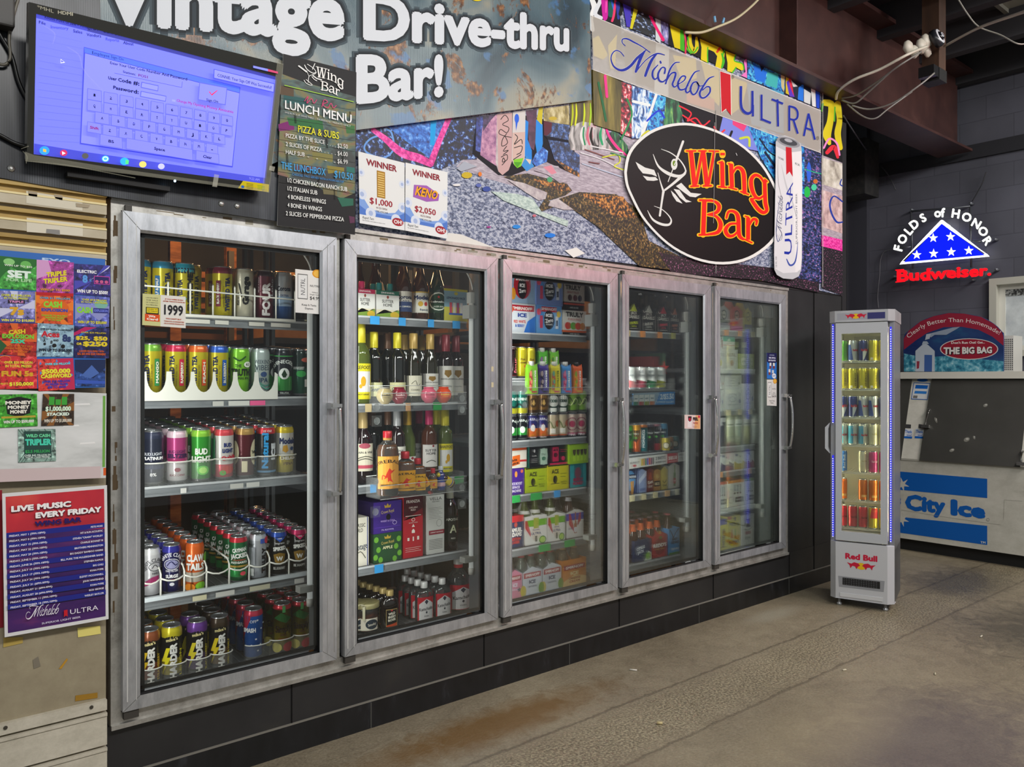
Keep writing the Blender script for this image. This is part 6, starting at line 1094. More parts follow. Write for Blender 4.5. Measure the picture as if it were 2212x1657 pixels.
R2=[(777,.222,'w_foot','large pale wine bottle with yellow label by the door edge'),(795,.36,'w_ycap','dark bottle with yellow cap behind the large pale bottle'),(814,.222,'w_ycap','dark bottle with yellow cap over the tan ball'),(826,.45,'w_bcap','dark bottle with brown cap, rearmost of its pair'),(837,.3,'w_bcap','dark bottle with brown cap between the yellow caps'),(858,.222,'w_ycap','dark bottle with yellow cap over the dark red ball'),(874,.34,'w_gold','gold capped dark bottle beside the yellow cap'),(893,.222,'w_gold_p','gold capped bottle with cream sketch label'),(910,.34,'w_gold','gold capped bottle peeking between two front bottles'),(929,.222,'w_gold','gold capped bottle with white emblem label over the pink ball'),(946,.35,'w_red','red capped dark wine bottle behind the gold caps'),(963,.222,'w_red','red capped dark wine bottle over the orange ball'),(979,.35,'w_red','red capped dark wine bottle between the front pair'),(996,.222,'w_red','red capped dark wine bottle nearest the light tube')]
bots(1,1,R2)
bottle_parts('w_main','big',WINE,'#b8a06a',.262,sc=.9,lab=(.06,.19,1.25,'#cfc9b4',[('e',.0,.92,.5,.1,'#a04a5a'),('t','MAIN & VINE',0,.68,1.5,.08,'#2a2a2a'),('s',[(-.8,.42),(0,.54),(.8,.46)],.03,'#4a4a40'),('s',[(-.8,.34),(0,.46),(.8,.36)],.03,'#4a4a40'),('r',-1,.1,1,.22,'#b84a5c')]))
bottle_parts('w_cop','wine',WINE,'#a8aaac',.240,(.04,.15,1.3,'#d2d0c6',[('t','FRANCIS',0,.84,.8,.06,K0),('t','COPPOLA',0,.68,1.7,.14,K0,0,.02),('e',0,.3,.3,.12,'#4a6a8a')]));bottle_parts('w_white','burg',LGR,'#c8a030',.240,(.02,.1,1.25,'#d4d4ce',[('e',.3,.9,.16,.08,'#8a2430')]),liq=WHW);bottle_parts('w_pink','wine',BRT,'#c02a64',.240,(.05,.15,1.2,'#d4d0cc',[('e',.2,.94,.12,.05,'#8a2430'),('t','SUTTER',0,.74,1.3,.11,K0),('t','HOME',0,.6,1.0,.11,K0),('s',[(-.5,.2),(0,.3),(.5,.22)],.03,'#4a4a40')]),liq=ROS,lz=.66)
bots(1,2,[(784,.25,'w_main','big dark wine bottle with cream winery label and gold cap'),(803,.34,'w_bcap','plain dark bottle behind the big winery bottle'),(817,.34,'w_bcap','plain dark bottle behind the large amber flask bottle'),(838,.34,'w_bcap','brown capped bottle behind the tray of amber bottles'),(858,.24,'w_cop','dark wine bottle with silver cap above the medium amber bottle'),(888,.24,'w_white','pale wine bottle with golden cap and low white label'),(905,.34,'w_pink','pink capped rose bottle in the second row'),(927,.24,'w_pink','pink capped rose bottle with white label in front'),(944,.34,'w_foot_s','yellow capped pale wine bottle in the second row'),(961,.24,'w_foot_s','yellow capped pale wine bottle with yellow label in front'),(992,.24,'w_foot_t','teal capped pale wine bottle with teal label')])
APO=lambda c:[('t','APOTHIC',.1,.86,1.6,.1,'#d8d8cc',0,.02),('t','A',.1,.5,.8,.32,c,0,.02),('t','RED',.1,.14,.5,.06,'#c8c8bc')]
bottle_parts('w_apoW','wine',WINE,'#b0b0a0',.238,(.04,.16,1.2,'#1a1a16',APO('#c8ccaa')));bottle_parts('w_apoR','wine',WINE,'#2a1416',.238,(.04,.16,1.2,'#161314',APO('#b8242c')))
bots(1,3,[(972,.235,'w_apoW','dark wine bottle with pale letter A beside the tall white box'),(1001,.235,'w_apoR','dark wine bottle with red letter A nearest the light tube')])
RED='#b81e2c';KAM=[('p',[(-1,0),(1,0),(1,1),(-1,1)],RED),('p',[(-.8,.02),(.8,.02),(.8,.7),(.45,.8),(0,.92),(-.45,.8),(-.8,.7)],'#d6d4d4'),('p',[(-.2,.8),(0,.68),(.2,.8),(0,.9)],'#2a3040'),('t','Kamchatka',0,.5,1.5,.15,'#20242c',0,.02,.08),('e',0,.34,.09,.05,'#2a3040'),('t','VODKA',0,.18,.5,.06,'#5a5a60')]
bottle_parts('kam','flask',CLG,'#d8d8d6',.138,(.004,.102,1.05,RED,KAM),sy=.55,capr=1.2,sc=1.05);bottle_parts('kam_big','handle',CLG,'#c4c4c2',.213,(.012,.125,1.2,RED,KAM),neck=(.197,.214,RED),capr=1.15)
bottle_parts('rose','flask',mat('#120b08',.06,0,0,.6),'#b09a60',.140,(.01,.085,.62,'#17130f',[('o',0,.5,.0,.0,.01,'#b09a60'),('e',0,.92,.2,.05,RED),('t','WILD',0,.74,1.2,.14,'#e0dccc',0,.05,.15),('t','IRISH',0,.56,1.3,.14,'#e0dccc',0,.05,.15),('t','ROSE',0,.38,1.3,.14,'#e0dccc',0,.05,.15),('p',[(-1,.08),(1,.2),(1,.0),(-1,0)],'#b8441c'),('r',-1,0,-.92,1,'#a8905a'),('r',.92,0,1,1,'#a8905a'),('r',-1,.96,1,1,'#a8905a')]),sy=.5,capr=1.3)
bottle_parts('jar','jar',pane('jar_glass','#e8e2d8',.04,gain=1.2),'#8a845a',.1,(.01,.06,.8,'#cfc9b8',[('e',.3,.5,.7,.42,'#23303c'),('t','Smoky',.3,.5,.9,.22,'#d8d4c4',0,.02,.15)]),liq=mat('#8a3a14',.2),lz=.55,capr=1.08)
z5,t5=SHELF[1][4]
def back5(key,u,y,n,desc,name='liquor_bottle',stp=.056,dx=0.0,rz=-.12):
    for k in range(n):
        yy=y+k*stp;lab='%s, %s of its row, bottom shelf, second cooler door'%(desc,'front' if k==0 else ORD[k])
        bottle_at(key,(xat(u,y)+dx*k,yy,z5+.0015+(yy-YS)*math.tan(t5)),rz,lab,'small bottles on the bottom shelf',name)
back5('rose',842,.215,6,'dark flask with gold cap',stp=.05,dx=-.004);back5('kam',916,.212,4,'clear flask in the shorter row',stp=.052);back5('kam',955,.212,6,'clear flask in the longer row',stp=.052,dx=-.004)
bottle_at('kam_big',(xat(990,.24),.24,z5+.0045),-.2,'large clear bottle with red and white label on the bottom shelf',None,'liquor_bottle');bottle_at('jar',(xat(792,.245),.245,z5+.0048),-.3,'preserving jar of brown liquor with a taped lid','liquor jars','jar','jar');bottle_at('jar',(xat(766,.27),.27,z5+.0068),-.2,'preserving jar of brown liquor cut off by the door edge','liquor jars','jar','jar')
m=MB();x=xat(786,.19);zz0=z5+.0035;m.box(x-.006,x+.006,.1895,.1905,zz0+.06,zz0+.118,mat('#c8c4a8',.5));m.box(x-.006,x+.006,.19,.225,zz0+.1225,zz0+.1235,mat('#c8c4a8',.5));tag(m.build('tape_strip'),'strip of clear yellowed tape over the jar lid','tape')
# balls and tray goods just inside the glass
CUP=sheer('acrylic_sheet','#dfe3e2',.05,.05);RIM=mat('#c2c6c4',.15);SUC=sheer('suction_rubber','#d4dad9',.28,.15)
def tray(x0,x1,z,h,label,cups_,bottom=.0):
    r=thing('acrylic_tray',label,'tray',((x0+x1)/2,.05,z));ox=r.location.x;m=MB();a,b=x0-ox,x1-ox
    m.box(a,b,-.058,.052,-.004,-.001,CUP);m.box(a,b,-.060,-.058,-.004,h,CUP);m.box(a,a+.002,-.058,.052,0,h+.03,CUP);m.box(b-.002,b,-.058,.052,0,h+.03,CUP)
    for p in(((a,-.06,h),(b,-.06,h)),((a,-.06,-.004),(b,-.06,-.004)),((a,.052,h+.03),(b,.052,h+.03))):m.tube(p,.0014,RIM,5)
    m.build('tray',r)
    for cx,cz in cups_:
        m=MB();m.box(cx-ox-.022,cx-ox+.022,-.061,-.059,cz-z-.022,cz-z+.022,CUP);m.lathe([(.015,0),(.011,.003),(.007,.0035),(.0065,.008),(.003,.0085),(.0,.004)],SUC,14,xf=Matrix.Translation((cx-ox,-.061,cz-z))@Matrix.Rotation(-PI/2,4,'X'));m.build('suction_cup',r)
    return r
zt=onY(830,873,.05).z;tray(xat(812,.05),xat(990,.05),zt,.045,'clear acrylic tray of round drinks stuck inside the second door',[(xat(811,.0),zt-.01),(xat(811,0),zt-.065),(xat(995,0),zt+.02),(xat(995,0),zt-.03)])
for u,c,tc,lab in((831,'#b0a072','#3a3018','round tan drink ball in the acrylic tray'),(862,'#8c1430','#e8c8c8','round dark red drink ball in the acrylic tray'),(926,'#e0607c','#a02c48','round pink drink ball in the acrylic tray'),(958,'#e84a14','#f4d040','round orange drink ball in the acrylic tray')):
    r=thing('drink_ball',lab,'drink ball',(xat(u,.055),.055,zt),(0,0,-.35),'drink balls in the tray');m=MB();R=.0345
    m.lathe([(0,.0),(.016,0)]+[(R*math.sin(PI*k/14),R-R*math.cos(PI*k/14))for k in range(3,12)]+[(.021,.064)],mat(c,.25,0,0,.5),22);a=Art(m,lambda x,y,l:(lambda q:Vector(((q+l)*math.sin(x/R),-(q+l)*math.cos(x/R),y)))(math.sqrt(max(R*R-(y-R)**2,1e-6))),step=.008,l0=.0005)
    a.text('BuzzBallz',.0,.037,.04,.007,tc,bold=.03);a.text('COCKTAIL',.0,.027,.03,.004,tc);m.build('ball',r);m=MB();m.lathe([(.022,.0635),(.022,.068),(.019,.0695),(0,.0695)],mat('#8d8a80' if u==831 else c,.3),18);m.build('lid',r)
zf=onY(880,1066,.05).z;tray(xat(805,.05),xat(985,.05),zf,.05,'clear acrylic tray of amber miniatures stuck inside the second door',[(xat(808,0),zf+.07),(xat(808,0),zf-.05),(xat(995,0),zf+.01),(xat(995,0),zf-.06)])
FB=[('a','FIREBALL',0,.58,1.2,2.5,.64,.1,'#1c140c',.22),('p',[(0,.64),(.2,.56),(.5,.6),(.1,.46),(.15,.3),(.3,.2),(0,.26),(-.1,.2),(-.12,.36),(-.4,.3),(-.2,.48)],'#c8321c'),('s',[(-.2,.36),(-.5,.42),(-.55,.3)],.03,'#c8321c'),('t','CINNAMON WHISKY',0,.12,1.5,.05,'#1c140c',0,.02)]
bottle_parts('fb_l','fire',CLG,RED,.225,(.03,.155,1.15,'#d89a3c',FB),liq=WHI,neck=(.216,.226,'#c8944a'),lz=.8,sc=1.06,sy=.8);bottle_parts('fb_m','flask',CLG,RED,.137,(.014,.092,1.1,'#d89a1c',FB),liq=WHI,lz=.78,sc=1.08,sy=.62,capr=1.25);bottle_parts('fb_s','flask',CLG,RED,.137,(.012,.09,1.0,'#d8a01c',FB),liq=WHI,lz=.8,sc=.88,sy=.6,capr=1.25);bottle_parts('fb_mini','mini',CLG,RED,.076,(.012,.05,1.2,'#d89a1c',FB[1:2]),liq=WHI,lz=.7,capr=1.15);bottle_parts('bl_mini','mini',BLU,'#c9ced4',.08,(.012,.052,1.2,'#2a3a8a',[('r',-.8,.1,.8,.5,'#c8a0a8')]),sc=1.08);bottle_parts('yl_mini','mini',mat('#3a2410',.1,0,0,.5),'#c8b41c',.08,(.012,.05,1.3,'#d0b41c',[('r',-1,.1,1,.25,'#4a4a9a')]))
for k,u,rz,lab in(('fb_l',837,-.35,'large amber whisky bottle with red cap in the tray'),('fb_m',875,-.35,'medium amber whisky flask with red cap in the tray'),('fb_s',902,-.35,'small amber whisky flask with red cap in the tray'),('fb_mini',935,-.35,'tiny upright amber whisky bottle with red cap'),('bl_mini',952,-.35,'tiny dark blue bottle in the amber bottle tray')):bottle_at(k,(xat(u,.05),.05,zf),rz,lab,None,'liquor_bottle')
bottle_at('fb_mini',(xat(912,.05),.06,zf+.066),0,'tiny amber whisky bottle leaning over in the tray',None,'liquor_bottle',rot=(0,2.55,0));bottle_at('yl_mini',(xat(976,.05),.045,zf+.018),0,'tiny yellow labelled bottle lying over in the tray',None,'liquor_bottle',rot=(0,-1.0,0))
# ---- cartons and carriers
def carton(d,i,u0,u1,h,col,lst,label,y=.2,dep=.22,lift=0.0,side=None,top=None,name='drink_carton',group=None,cat='carton',handle=False,sops=None):
    x0,x1=max(xat(u0,y),XLR[d][0]+.003),min(xat(u1,y),XLR[d][1]-.003);W=x1-x0-.003;z=SHELF[d][i][0]+.0015+lift
    h=min(h,SHELF[d][i-1][0]-.037-z)if i else h
    m=MB();cm=mat(col,.42);sm=mat(side or col,.42);tm=mat(top or col,.42);a_,b_=-W/2,W/2
    vs=[Vector((x,yy,zz_))for x in(a_,b_)for yy in(0,dep)for zz_ in(0,h)]
    m.add(vs,[(0,4,5,1)],cm);m.add(vs,[(0,1,3,2),(4,6,7,5)],sm);m.add(vs,[(1,5,7,3)],tm);m.add(vs,[(0,2,6,4),(2,3,7,6)],cm)
    a=Art(m,lambda x,q,l:Vector((x,-l,q)));ops(a,lst,W,h)
    b=Art(m,lambda x,q,l:Vector((a_-l,-x+dep/2,q)));ops(b,sops if sops is not None else[o for o in lst if o[0]in 'rept' and len(o)>5][:3]if not side else[],dep,h)
    o=m.build(name);o.location=((x0+x1)/2,y,z);tag(o,label,cat,group or 'cartons on the '+shname(d,i));return o
def carrier(d,i,u0,u1,h,col,lst,label,blab=None,bkey=None,y=.2,dep=.13,peak=.35,edge=None,group=None,n=(2,3),hb=None,side=None):
    """Open bottle carrier: tray walls, a peaked front and a handle wall down the middle, with its bottles standing in it."""
    x0,x1=max(xat(u0,y),XLR[d][0]+.003),min(xat(u1,y),XLR[d][1]-.003);W=x1-x0-.004;cols=max(1,int(W/(2*_BR[bkey][0]+.001)))if bkey else 2;dep=max(dep,.19)if bkey and n[1]>2 else dep;z=SHELF[d][i][0]+.0015;hk=min(1.3,(SHELF[d][i-1][0]-.037-z)/h)if i else 1.3;cm=mat(col,.42);em=mat(side or edge or col,.45)
    m=MB();a_,b_=-W/2,W/2;f=h*(1-peak*.35)
    fr_=[(a_,0),(b_,0),(b_,f),(0,h),(a_,f)];m.prism(fr_,.0015,cm);m.prism([(a_,0),(b_,0),(b_,f*.8),(a_,f*.8)],.0015,em,Matrix.Translation((0,dep-.0015,0)))
    for X in(a_,b_-.0015):m.add([(X,0,0),(X,dep,0),(X,dep,f*.8),(X,dep/2,h),(X,0,f)],[(0,1,2,3,4)],em)
    if cols>1:m.add([(X,Y,Z)for X in(-.001,.001)for Y,Z in((.02,.004),(dep-.02,.004),(dep-.02,h*.9),(dep*.62,h*hk),(dep*.38,h*hk),(.02,h*.9))],[(0,1,2,3,4,5),(11,10,9,8,7,6)]+[(k,(k+1)%6,6+(k+1)%6,6+k)for k in range(6)],em)
    m.box(a_,b_,0,dep,0,.002,em)
    a=Art(m,lambda x,q,l:Vector((x,-l,q)));ops(a,lst,W,h);o=m.build('bottle_carrier');o.location=((x0+x1)/2,y,z);tag(o,label,'bottle carrier',group or 'carriers on the '+shname(d,i))
    if bkey:
        R_b=_BR[bkey][0];rows=max(1,int((dep-.004)/(2*R_b)))
        for r in range(rows):
            for c in range(cols):bottle_at(bkey,((x0+x1)/2+(c-(cols-1)/2)*max(2*R_b+.0022,W/cols*.98),y+.003+(dep-.005)*(r+.5)/rows,z+.003),-.4,blab,'bottles in: '+label[:60])
W8='#d8d8d4'
# second door
SUT=lambda c:[('r',-1,.84,1,1,c),('t','ZINFANDEL',0,.92,1.2,.06,'#e8e0e0'),('e',0,.76,.1,.06,'#8a3a2c'),('t','SUTTER',0,.6,1.0,.12,K0,0,.02),('t','HOME',0,.46,.8,.12,K0,0,.02),('r',-1,0,1,.28,'#7a9a3a'),('p',[(-1,.1),(-.3,.3),(.4,.2),(1,.34),(1,.28),(-1,.28)],'#d8d0b0'),('e',.6,.1,.4,.12,'#c8a82c')]
bottle_parts('mini_p','small',CLG,'#c02a5c',.122,liq=ROS,lz=.6,sc=.95);bottle_parts('mini_t','small',CLG,'#1f7a78',.122,liq=WHW,lz=.6,sc=.95)
for u0,u1,c,bk,lab,bl in((766,811,'#a81c48','mini_p','white and pink four-pack wine carton on the top shelf','little pink capped wine bottle in the pink four-pack'),(812,863,'#17604c','mini_t','white and teal four-pack wine carton on the top shelf','little teal capped wine bottle in the teal four-pack')):carrier(1,0,u0,u1,.115,W8,SUT(c),lab,bl,bk,y=.195,dep=.102,peak=0,n=(2,2))
carton(1,0,959,1011,.15,'#8ab0c4',[('r',-1,0,1,.44,'#c8c04a'),('r',-1,.93,1,1,'#d0c41c'),('e',.0,.86,.16,.05,'#d0c41c'),('t','LEMONADE PACK',0,.72,1.6,.07,'#2a4a6a',0,.03)]+[('r',-.55+.3*k,.22,-.33+.3*k,.58,c)for k,c in enumerate(('#c84a5c','#d8d4c8','#a8486c','#d8d8d8'))]+[('r',-.6,.2,.65,.26,'#3a5ab0')],'blue and yellow lemonade variety box on the top shelf',y=.2,dep=.2)
m=carton(1,0,975,1022,.2,'#4a1218',[('t','SMIRNOFF',0,.7,1.4,.1,'#8a4a4c'),('t','ICE',0,.4,.6,.14,'#8a4a4c')],'dark red carton behind the lemonade box',y=.45,dep=.2)
carton(1,3,760,797,.205,'#d2cec0',[('t','CLASSIC',-.1,.84,1.4,.08,'#3a3a34'),('t','OLD',-.1,.74,.8,.08,'#3a3a34'),('t','Vintage',0,.4,1.6,.13,'#23344a',0,.02,.15),('r',.8,0,.9,1,'#3a4a8a'),('s',[(-.8,.2),(0,.3),(.6,.16)],.02,'#5a5a50')],'white vintage print drink carton by the door edge',dep=.2)
CRN=[('p',[(-.2,.8),(.2,.8),(.24,.9),(.1,.86),(0,.94),(-.1,.86),(-.24,.9)],'#b89a3a'),('t','Crown Royal',0,.68,.9,.1,'#d0b860',0,.0,.08)]
carton(1,3,806,868,.125,'#1f4a2c',CRN+[('t','APPLE',0,.5,.7,.1,'#e0dcb0',0,.03)]+[('e',x,y,.16,.1,'#6aa83a')for x,y in((-.8,.8),(-.85,.2),(.8,.75),(.85,.25),(-.5,.1),(.5,.08),(.6,.5),(-.65,.45))],'green apple print whisky carton under the purple one',dep=.24,sops=[],side='#17301f')
carton(1,3,806,868,.135,'#3a1f80',CRN+[('e',.05,.5,.16,.1,'#14101c'),('t','WHISKY & COLA',0,.38,1.0,.06,'#b8a0e0'),('r',-.9,.18,.9,.2,'#5a3aa8'),('o',.5,.3,.14,.06,.012,'#c8b8e8'),('t','7% ALC/VOL',0,.1,.9,.05,'#c8b8e8')],'purple whisky and cola carton stacked on the green one',dep=.24,lift=.126,sops=[],side='#211245')
carton(1,3,871,914,.27,'#b01c2c',[('r',-1,.68,1,1,'#4a1a24'),('p',[(-1,.68),(1,.68),(1,.8),(-1,.62)],'#7c1c2a'),('t','FRANZIA',0,.92,1.4,.05,'#e4dcd4',0,.02),('t','CHILLABLE',0,.82,.9,.028,'#e0d0c8'),('t','RED',0,.78,.5,.028,'#e0d0c8'),('r',-.8,.68,.8,.69,'#e0d0c8'),('o',0,.62,.16,.025,.008,'#e4dcd4'),('p',[(-.16,.5),(.16,.5),(0,.55)],'#e4dcd4'),('p',[(-.16,.4),(.16,.4),(.16,.44),(0,.47),(-.16,.44)],'#e4dcd4'),('r',-.6,.28,-.4,.33,'#e4dcd4'),('r',-.06,.27,.06,.34,'#e4dcd4'),('r',.4,.28,.6,.34,'#e4dcd4'),('t','BOXED WINE',0,.57,.9,.014,'#e0d0c8'),('r',-.8,.1,.8,.105,'#e0d0c8'),('r',-.8,.13,.6,.135,'#e0d0c8'),('r',-.8,.16,.8,.165,'#e0d0c8')],'tall red boxed wine carton beside the purple carton',dep=.2,sops=[])
carton(1,3,922,960,.265,'#ccccc8',[('t','VELLA',0,.94,1.4,.05,K0,0,.0),('t','VINEYARDS',0,.89,.9,.02,'#5a5a58')]+[('r',-.8,.6+.026*k,.8-.2*(k%3),.606+.026*k,'#8a8a88')for k in range(8)]+[('o',.4,.52,.3,.06,.006,'#7a7a78'),('r',-.8,.32,1,.41,'#b8b8b4'),('r',-.8,.33,1,.4,'#8c1c34'),('t','CABERNET SAUVIGNON',.1,.365,1.5,.022,'#e8dcd8')]+[('r',-.8,.08+.026*k,.8,.09+.026*k,'#7a7a78')for k in range(7)],'tall white boxed wine carton beside the red one',dep=.2,sops=[])
# middle door
ICE=lambda s:[('r',-.9,.74,.9,.94,'#c01e30'),('t','SMIRNOFF',0,.83,1.5,.11,'#f0ece8',0,.05),('t','ICE',0,.6,.7,.14,'#1c3a8c',0,.08)]+s
ZERO=[('e',.0,.5,.42,.34,'#15161c'),('t','SMIRNOFF',0,.88,1.2,.1,'#e8e0e0',0,.04),('t','ICE',0,.66,.5,.11,'#f0f0f0',0,.05),('t','Zero',0,.48,.6,.14,'#f0f0f0',0,.03,.15),('t','SUGAR',0,.34,.5,.06,'#e0e0e0'),('e',-.6,.5,.2,.28,'#3a8ad0'),('r',-.72,.2,-.5,.64,'#c8304a'),('r',.5,.2,.72,.64,'#d8dce0'),('r',.54,.3,.68,.5,'#1c1c24'),('e',.75,.72,.16,.12,'#d8b83a'),('e',-.8,.76,.16,.12,'#d84a64')]
carton(2,0,1099,1157,.145,'#c8d0d8',ICE([('p',[(.1,0),(1,0),(1,.6),(.4,.4)],'#2a70c8'),('t','RED WHITE',-.2,.38,.9,.1,'#c8442c',0,.04),('t','& BERRY',-.2,.24,.7,.1,'#2a5ab0',0,.04),('p',[(-1,.5),(-.6,.8),(-1,1)],'#d05030')]),'white and blue carton with red ribbon, lower row, top shelf')
carton(2,0,1158,1214,.145,'#5a9cd8',[('r',-.6,.78,.6,.96,'#c01e30')]+ZERO,'light blue variety carton in the lower row, top shelf')
carton(2,0,1215,1267,.13,'#d6d4ce',[('t','TRULY',0,.84,1.5,.2,K0,0,.1),('t','PUNCH PACK',0,.64,1.1,.09,'#b02c3a'),('r',-1,.12,1,.2,'#d8602c'),('r',-1,0,1,.12,'#1a1a1c'),('e',-.55,.38,.26,.15,'#c8342c'),('e',-.1,.38,.26,.15,'#5aa03a'),('e',.3,.38,.26,.15,'#d84a2c'),('e',.68,.38,.22,.15,'#d8882c'),('t','HARD SELTZER',0,.06,.8,.05,'#d8d8d8')],'white and black punch pack carton, lower row, top shelf')
carton(2,0,1099,1157,.148,'#8aa8c4',[('e',0,.6,.66,.46,'#a81424'),('e',0,.5,.36,.36,'#15161c'),('t','SMIRNOFF',0,.8,1.0,.1,'#e8e0e0',0,.04),('t','ICE',0,.6,.4,.12,'#f0f0f0',0,.05),('t','Zero',0,.42,.5,.13,'#f0f0f0',0,.03,.15),('e',-.7,.3,.2,.2,'#d8941c')],'blue carton with large red disc stacked on the white ribbon carton',lift=.146)
carton(2,0,1158,1216,.15,'#6a84c0',ZERO,'blue variety carton stacked on the light blue one',lift=.146,y=.193)
carton(2,0,1217,1263,.142,'#3a2028',[('r',-1,.3,1,1,'#b8b0aa'),('t','TRULY',-.1,.84,1.5,.18,K0,0,.1),('t','BERRY PACK',-.1,.66,1.1,.09,'#8a2430'),('r',-1,.2,1,.26,'#c84a34'),('r',-1,0,1,.2,'#15141a'),('e',-.4,.46,.2,.12,'#3a1420'),('e',.1,.46,.2,.12,'#5a1830'),('e',.55,.46,.2,.12,'#2a2444'),('t','HARD SELTZER',0,.1,.8,.06,'#d8d8d8')],'dark berry pack carton stacked on the white punch pack',lift=.131)
zb_=onY(1195,850,.05).z;tray(xat(1121,.05),xat(1258,.05),zb_,.03,'clear acrylic tray of drink pouches stuck inside the middle door',[(xat(1130,0),zb_+.02),(xat(1130,0),zb_-.05),(xat(1268,0),zb_+.03),(xat(1268,0),zb_-.06)])
def pouch(loc,cols,label,cap='#d8d8d6',rz=-.3,group='drink pouches'):
    r=thing('drink_pouch',label,'drink pouch',loc,(0,0,rz),group);m=MB();w,h,t=.052,.137,.034;c1,c2,c3=cols
    vs=[]
    for z,kx,ky in((0,1,1),(.012,1.02,1.05),(h*.5,.96,1.05),(h*.9,.96,.9),(h,1.0,.5)):
        vs+=[(-w/2*kx,-t/2*ky,z),(w/2*kx,-t/2*ky,z),(w/2*kx,t/2*ky,z),(-w/2*kx,t/2*ky,z)]
    m.add(vs,[(4*i+j,4*i+(j+1)%4,4*i+4+(j+1)%4,4*i+4+j)for i in range(4)for j in range(4)]+[(0,3,2,1)],mat(c1,.35));m.add([vs[16],vs[17],vs[18],vs[19]],[(0,1,2,3)],mat(c1,.35));m.prism([(-w/2,h),(-w/2,h+.008),(-.012,h-.004),(.012,h-.004),(w/2,h+.008),(w/2,h)],.003,mat(c1,.35),Matrix.Translation((0,-t*.25,0)))
    a=Art(m,lambda x,q,l:Vector((x,-t/2*1.06-l,q)));ops(a,[('p',[(-.7,.12),(-.2,.1),(0,.5),(-.3,.85),(-.75,.7)],c2),('e',-.4,.7,.24,.1,c3),('e',-.3,.42,.22,.08,c3),('e',-.5,.25,.2,.07,c3),('e',-.55,.5,.14,.06,c1),('t','BEATBOX',.45,.5,.34,.62,'#eef0e8' if c1!='#d8cc1c' else '#3a5a1c',-90,.06),('r',-.3,.04,.8,.1,c2)],w,h);m.build('pouch_body',r)
    m=MB();m.lathe([(.013,h-.004),(.013,h+.016),(.011,h+.018),(0,h+.018)],mat(cap,.35),14);m.build('cap',r)
for u,c,lab,cap in((1148,('#7fc028','#a8202c','#e07a6a'),'green drink pouch with watermelon print, front of the tray','#d8d8d6'),(1172,('#3a2a86','#16122a','#c8b0a8'),'purple drink pouch with dark fruit print','#d8d8d6'),(1197,('#d8cc1c','#c8505c','#4ab0a0'),'yellow drink pouch with tropical print','#d8d8d6'),(1221,('#2f86cc','#c81c54','#e87a9a'),'blue drink pouch with pink fruit print','#d8d8d6'),(1245,('#e05a14','#d8a41c','#7ab02c'),'orange drink pouch with black cap','#1c1c1c')):pouch((xat(u,.05),.05,zb_),c,lab,cap)
for u,c,lab in((1171,('#4faa2c','#2f7a1c','#8a4a9a'),'green drink pouch on the shelf behind the purple pouch'),(1195,('#6ab82c','#d8942c','#2f7a1c'),'green drink pouch on the shelf behind the yellow pouch')):pouch((xat(u,.23),.23,SHELF[2][1][0]+.0015),c,lab)
ACE=[('t','ACE',-.3,.74,.7,.18,K0,0,.05),('e',-.3,.42,.2,.16,K0),('r',-.7,.24,.1,.27,K0),('r',.2,.62,.8,.64,'#6a7a1c'),('r',.2,.5,.7,.52,'#6a7a1c'),('t','CRAFTED IN',.5,.3,.6,.05,K0),('t','CIDER',.5,.22,.5,.05,K0),('r',-1,.95,1,1,'#2a2c14')]
carton(2,3,1096,1133,.128,'#45208a',[('t','JUICE BOOST',0,.42,1.5,.1,'#e8e0f0',0,.03),('t','SPACE',0,.28,.9,.1,'#e8e0f0',0,.03),('t','MACHINE',0,.14,1.2,.1,'#e8e0f0',0,.03),('e',0,.78,.16,.12,'#d8943c'),('e',.7,.88,.16,.07,'#d86a4a'),('e',-.7,.84,.12,.06,'#e0a04a')],'purple carton with white space lettering, lower row',dep=.2)
carton(2,3,1135,1182,.123,'#b4c81e',ACE,'lime green carton with black pear print, lower row',dep=.2,sops=[]);carton(2,3,1183,1229,.128,'#d4cc18',ACE,'yellow carton with black pear print, lower row',dep=.2,sops=[],y=.196)
carton(2,3,1231,1270,.125,'#2aa8b0',[('r',-.5,.2,.6,.95,'#177884'),('e',0,.6,.4,.24,'#8a4a5c'),('t','BERRY',0,.32,1.2,.14,'#b01c4c',0,.12),('t','MONKEY',0,.16,1.3,.14,'#c0244c',0,.12)],'teal carton with a monkey and red lettering, lower row',dep=.2,side='#c02454',sops=[])
carton(2,3,1096,1138,.132,'#d4d0c4',[('r',-1,.88,1,1,'#b8481c'),('r',-1,.3,1,.4,'#b82c2c'),('p',[(-.5,.6),(.3,.66),(.3,.2),(-.5,.1)],'#d8641c'),('t','Elvis',-.4,.4,.8,.14,K0,0,.04,.15),('t','Juice',-.3,.24,.9,.14,K0,0,.04,.15)],'white and orange carton stacked on the purple one',dep=.2,lift=.13)
carton(2,3,1143,1187,.138,'#15181a',[('e',.45,.5,.4,.42,'#a8c8b4'),('r',.1,.12,.8,.88,'#b8d4c0'),('t','STILL',.45,.6,.5,.1,'#26483c'),('e',.45,.4,.2,.1,'#3a7a5c'),('t','6.2%',-.5,.56,.4,.07,'#d8d8d8'),('r',-.8,.4,-.2,.42,'#a8a8a8'),('r',-.8,.32,-.2,.34,'#a8a8a8'),('r',-.8,.24,-.2,.26,'#a8a8a8'),('e',-.5,.8,.08,.08,'#d8d8d8')],'black carton with pale green can print stacked on lime carton',dep=.2,lift=.124,side='#176a5c',sops=[])
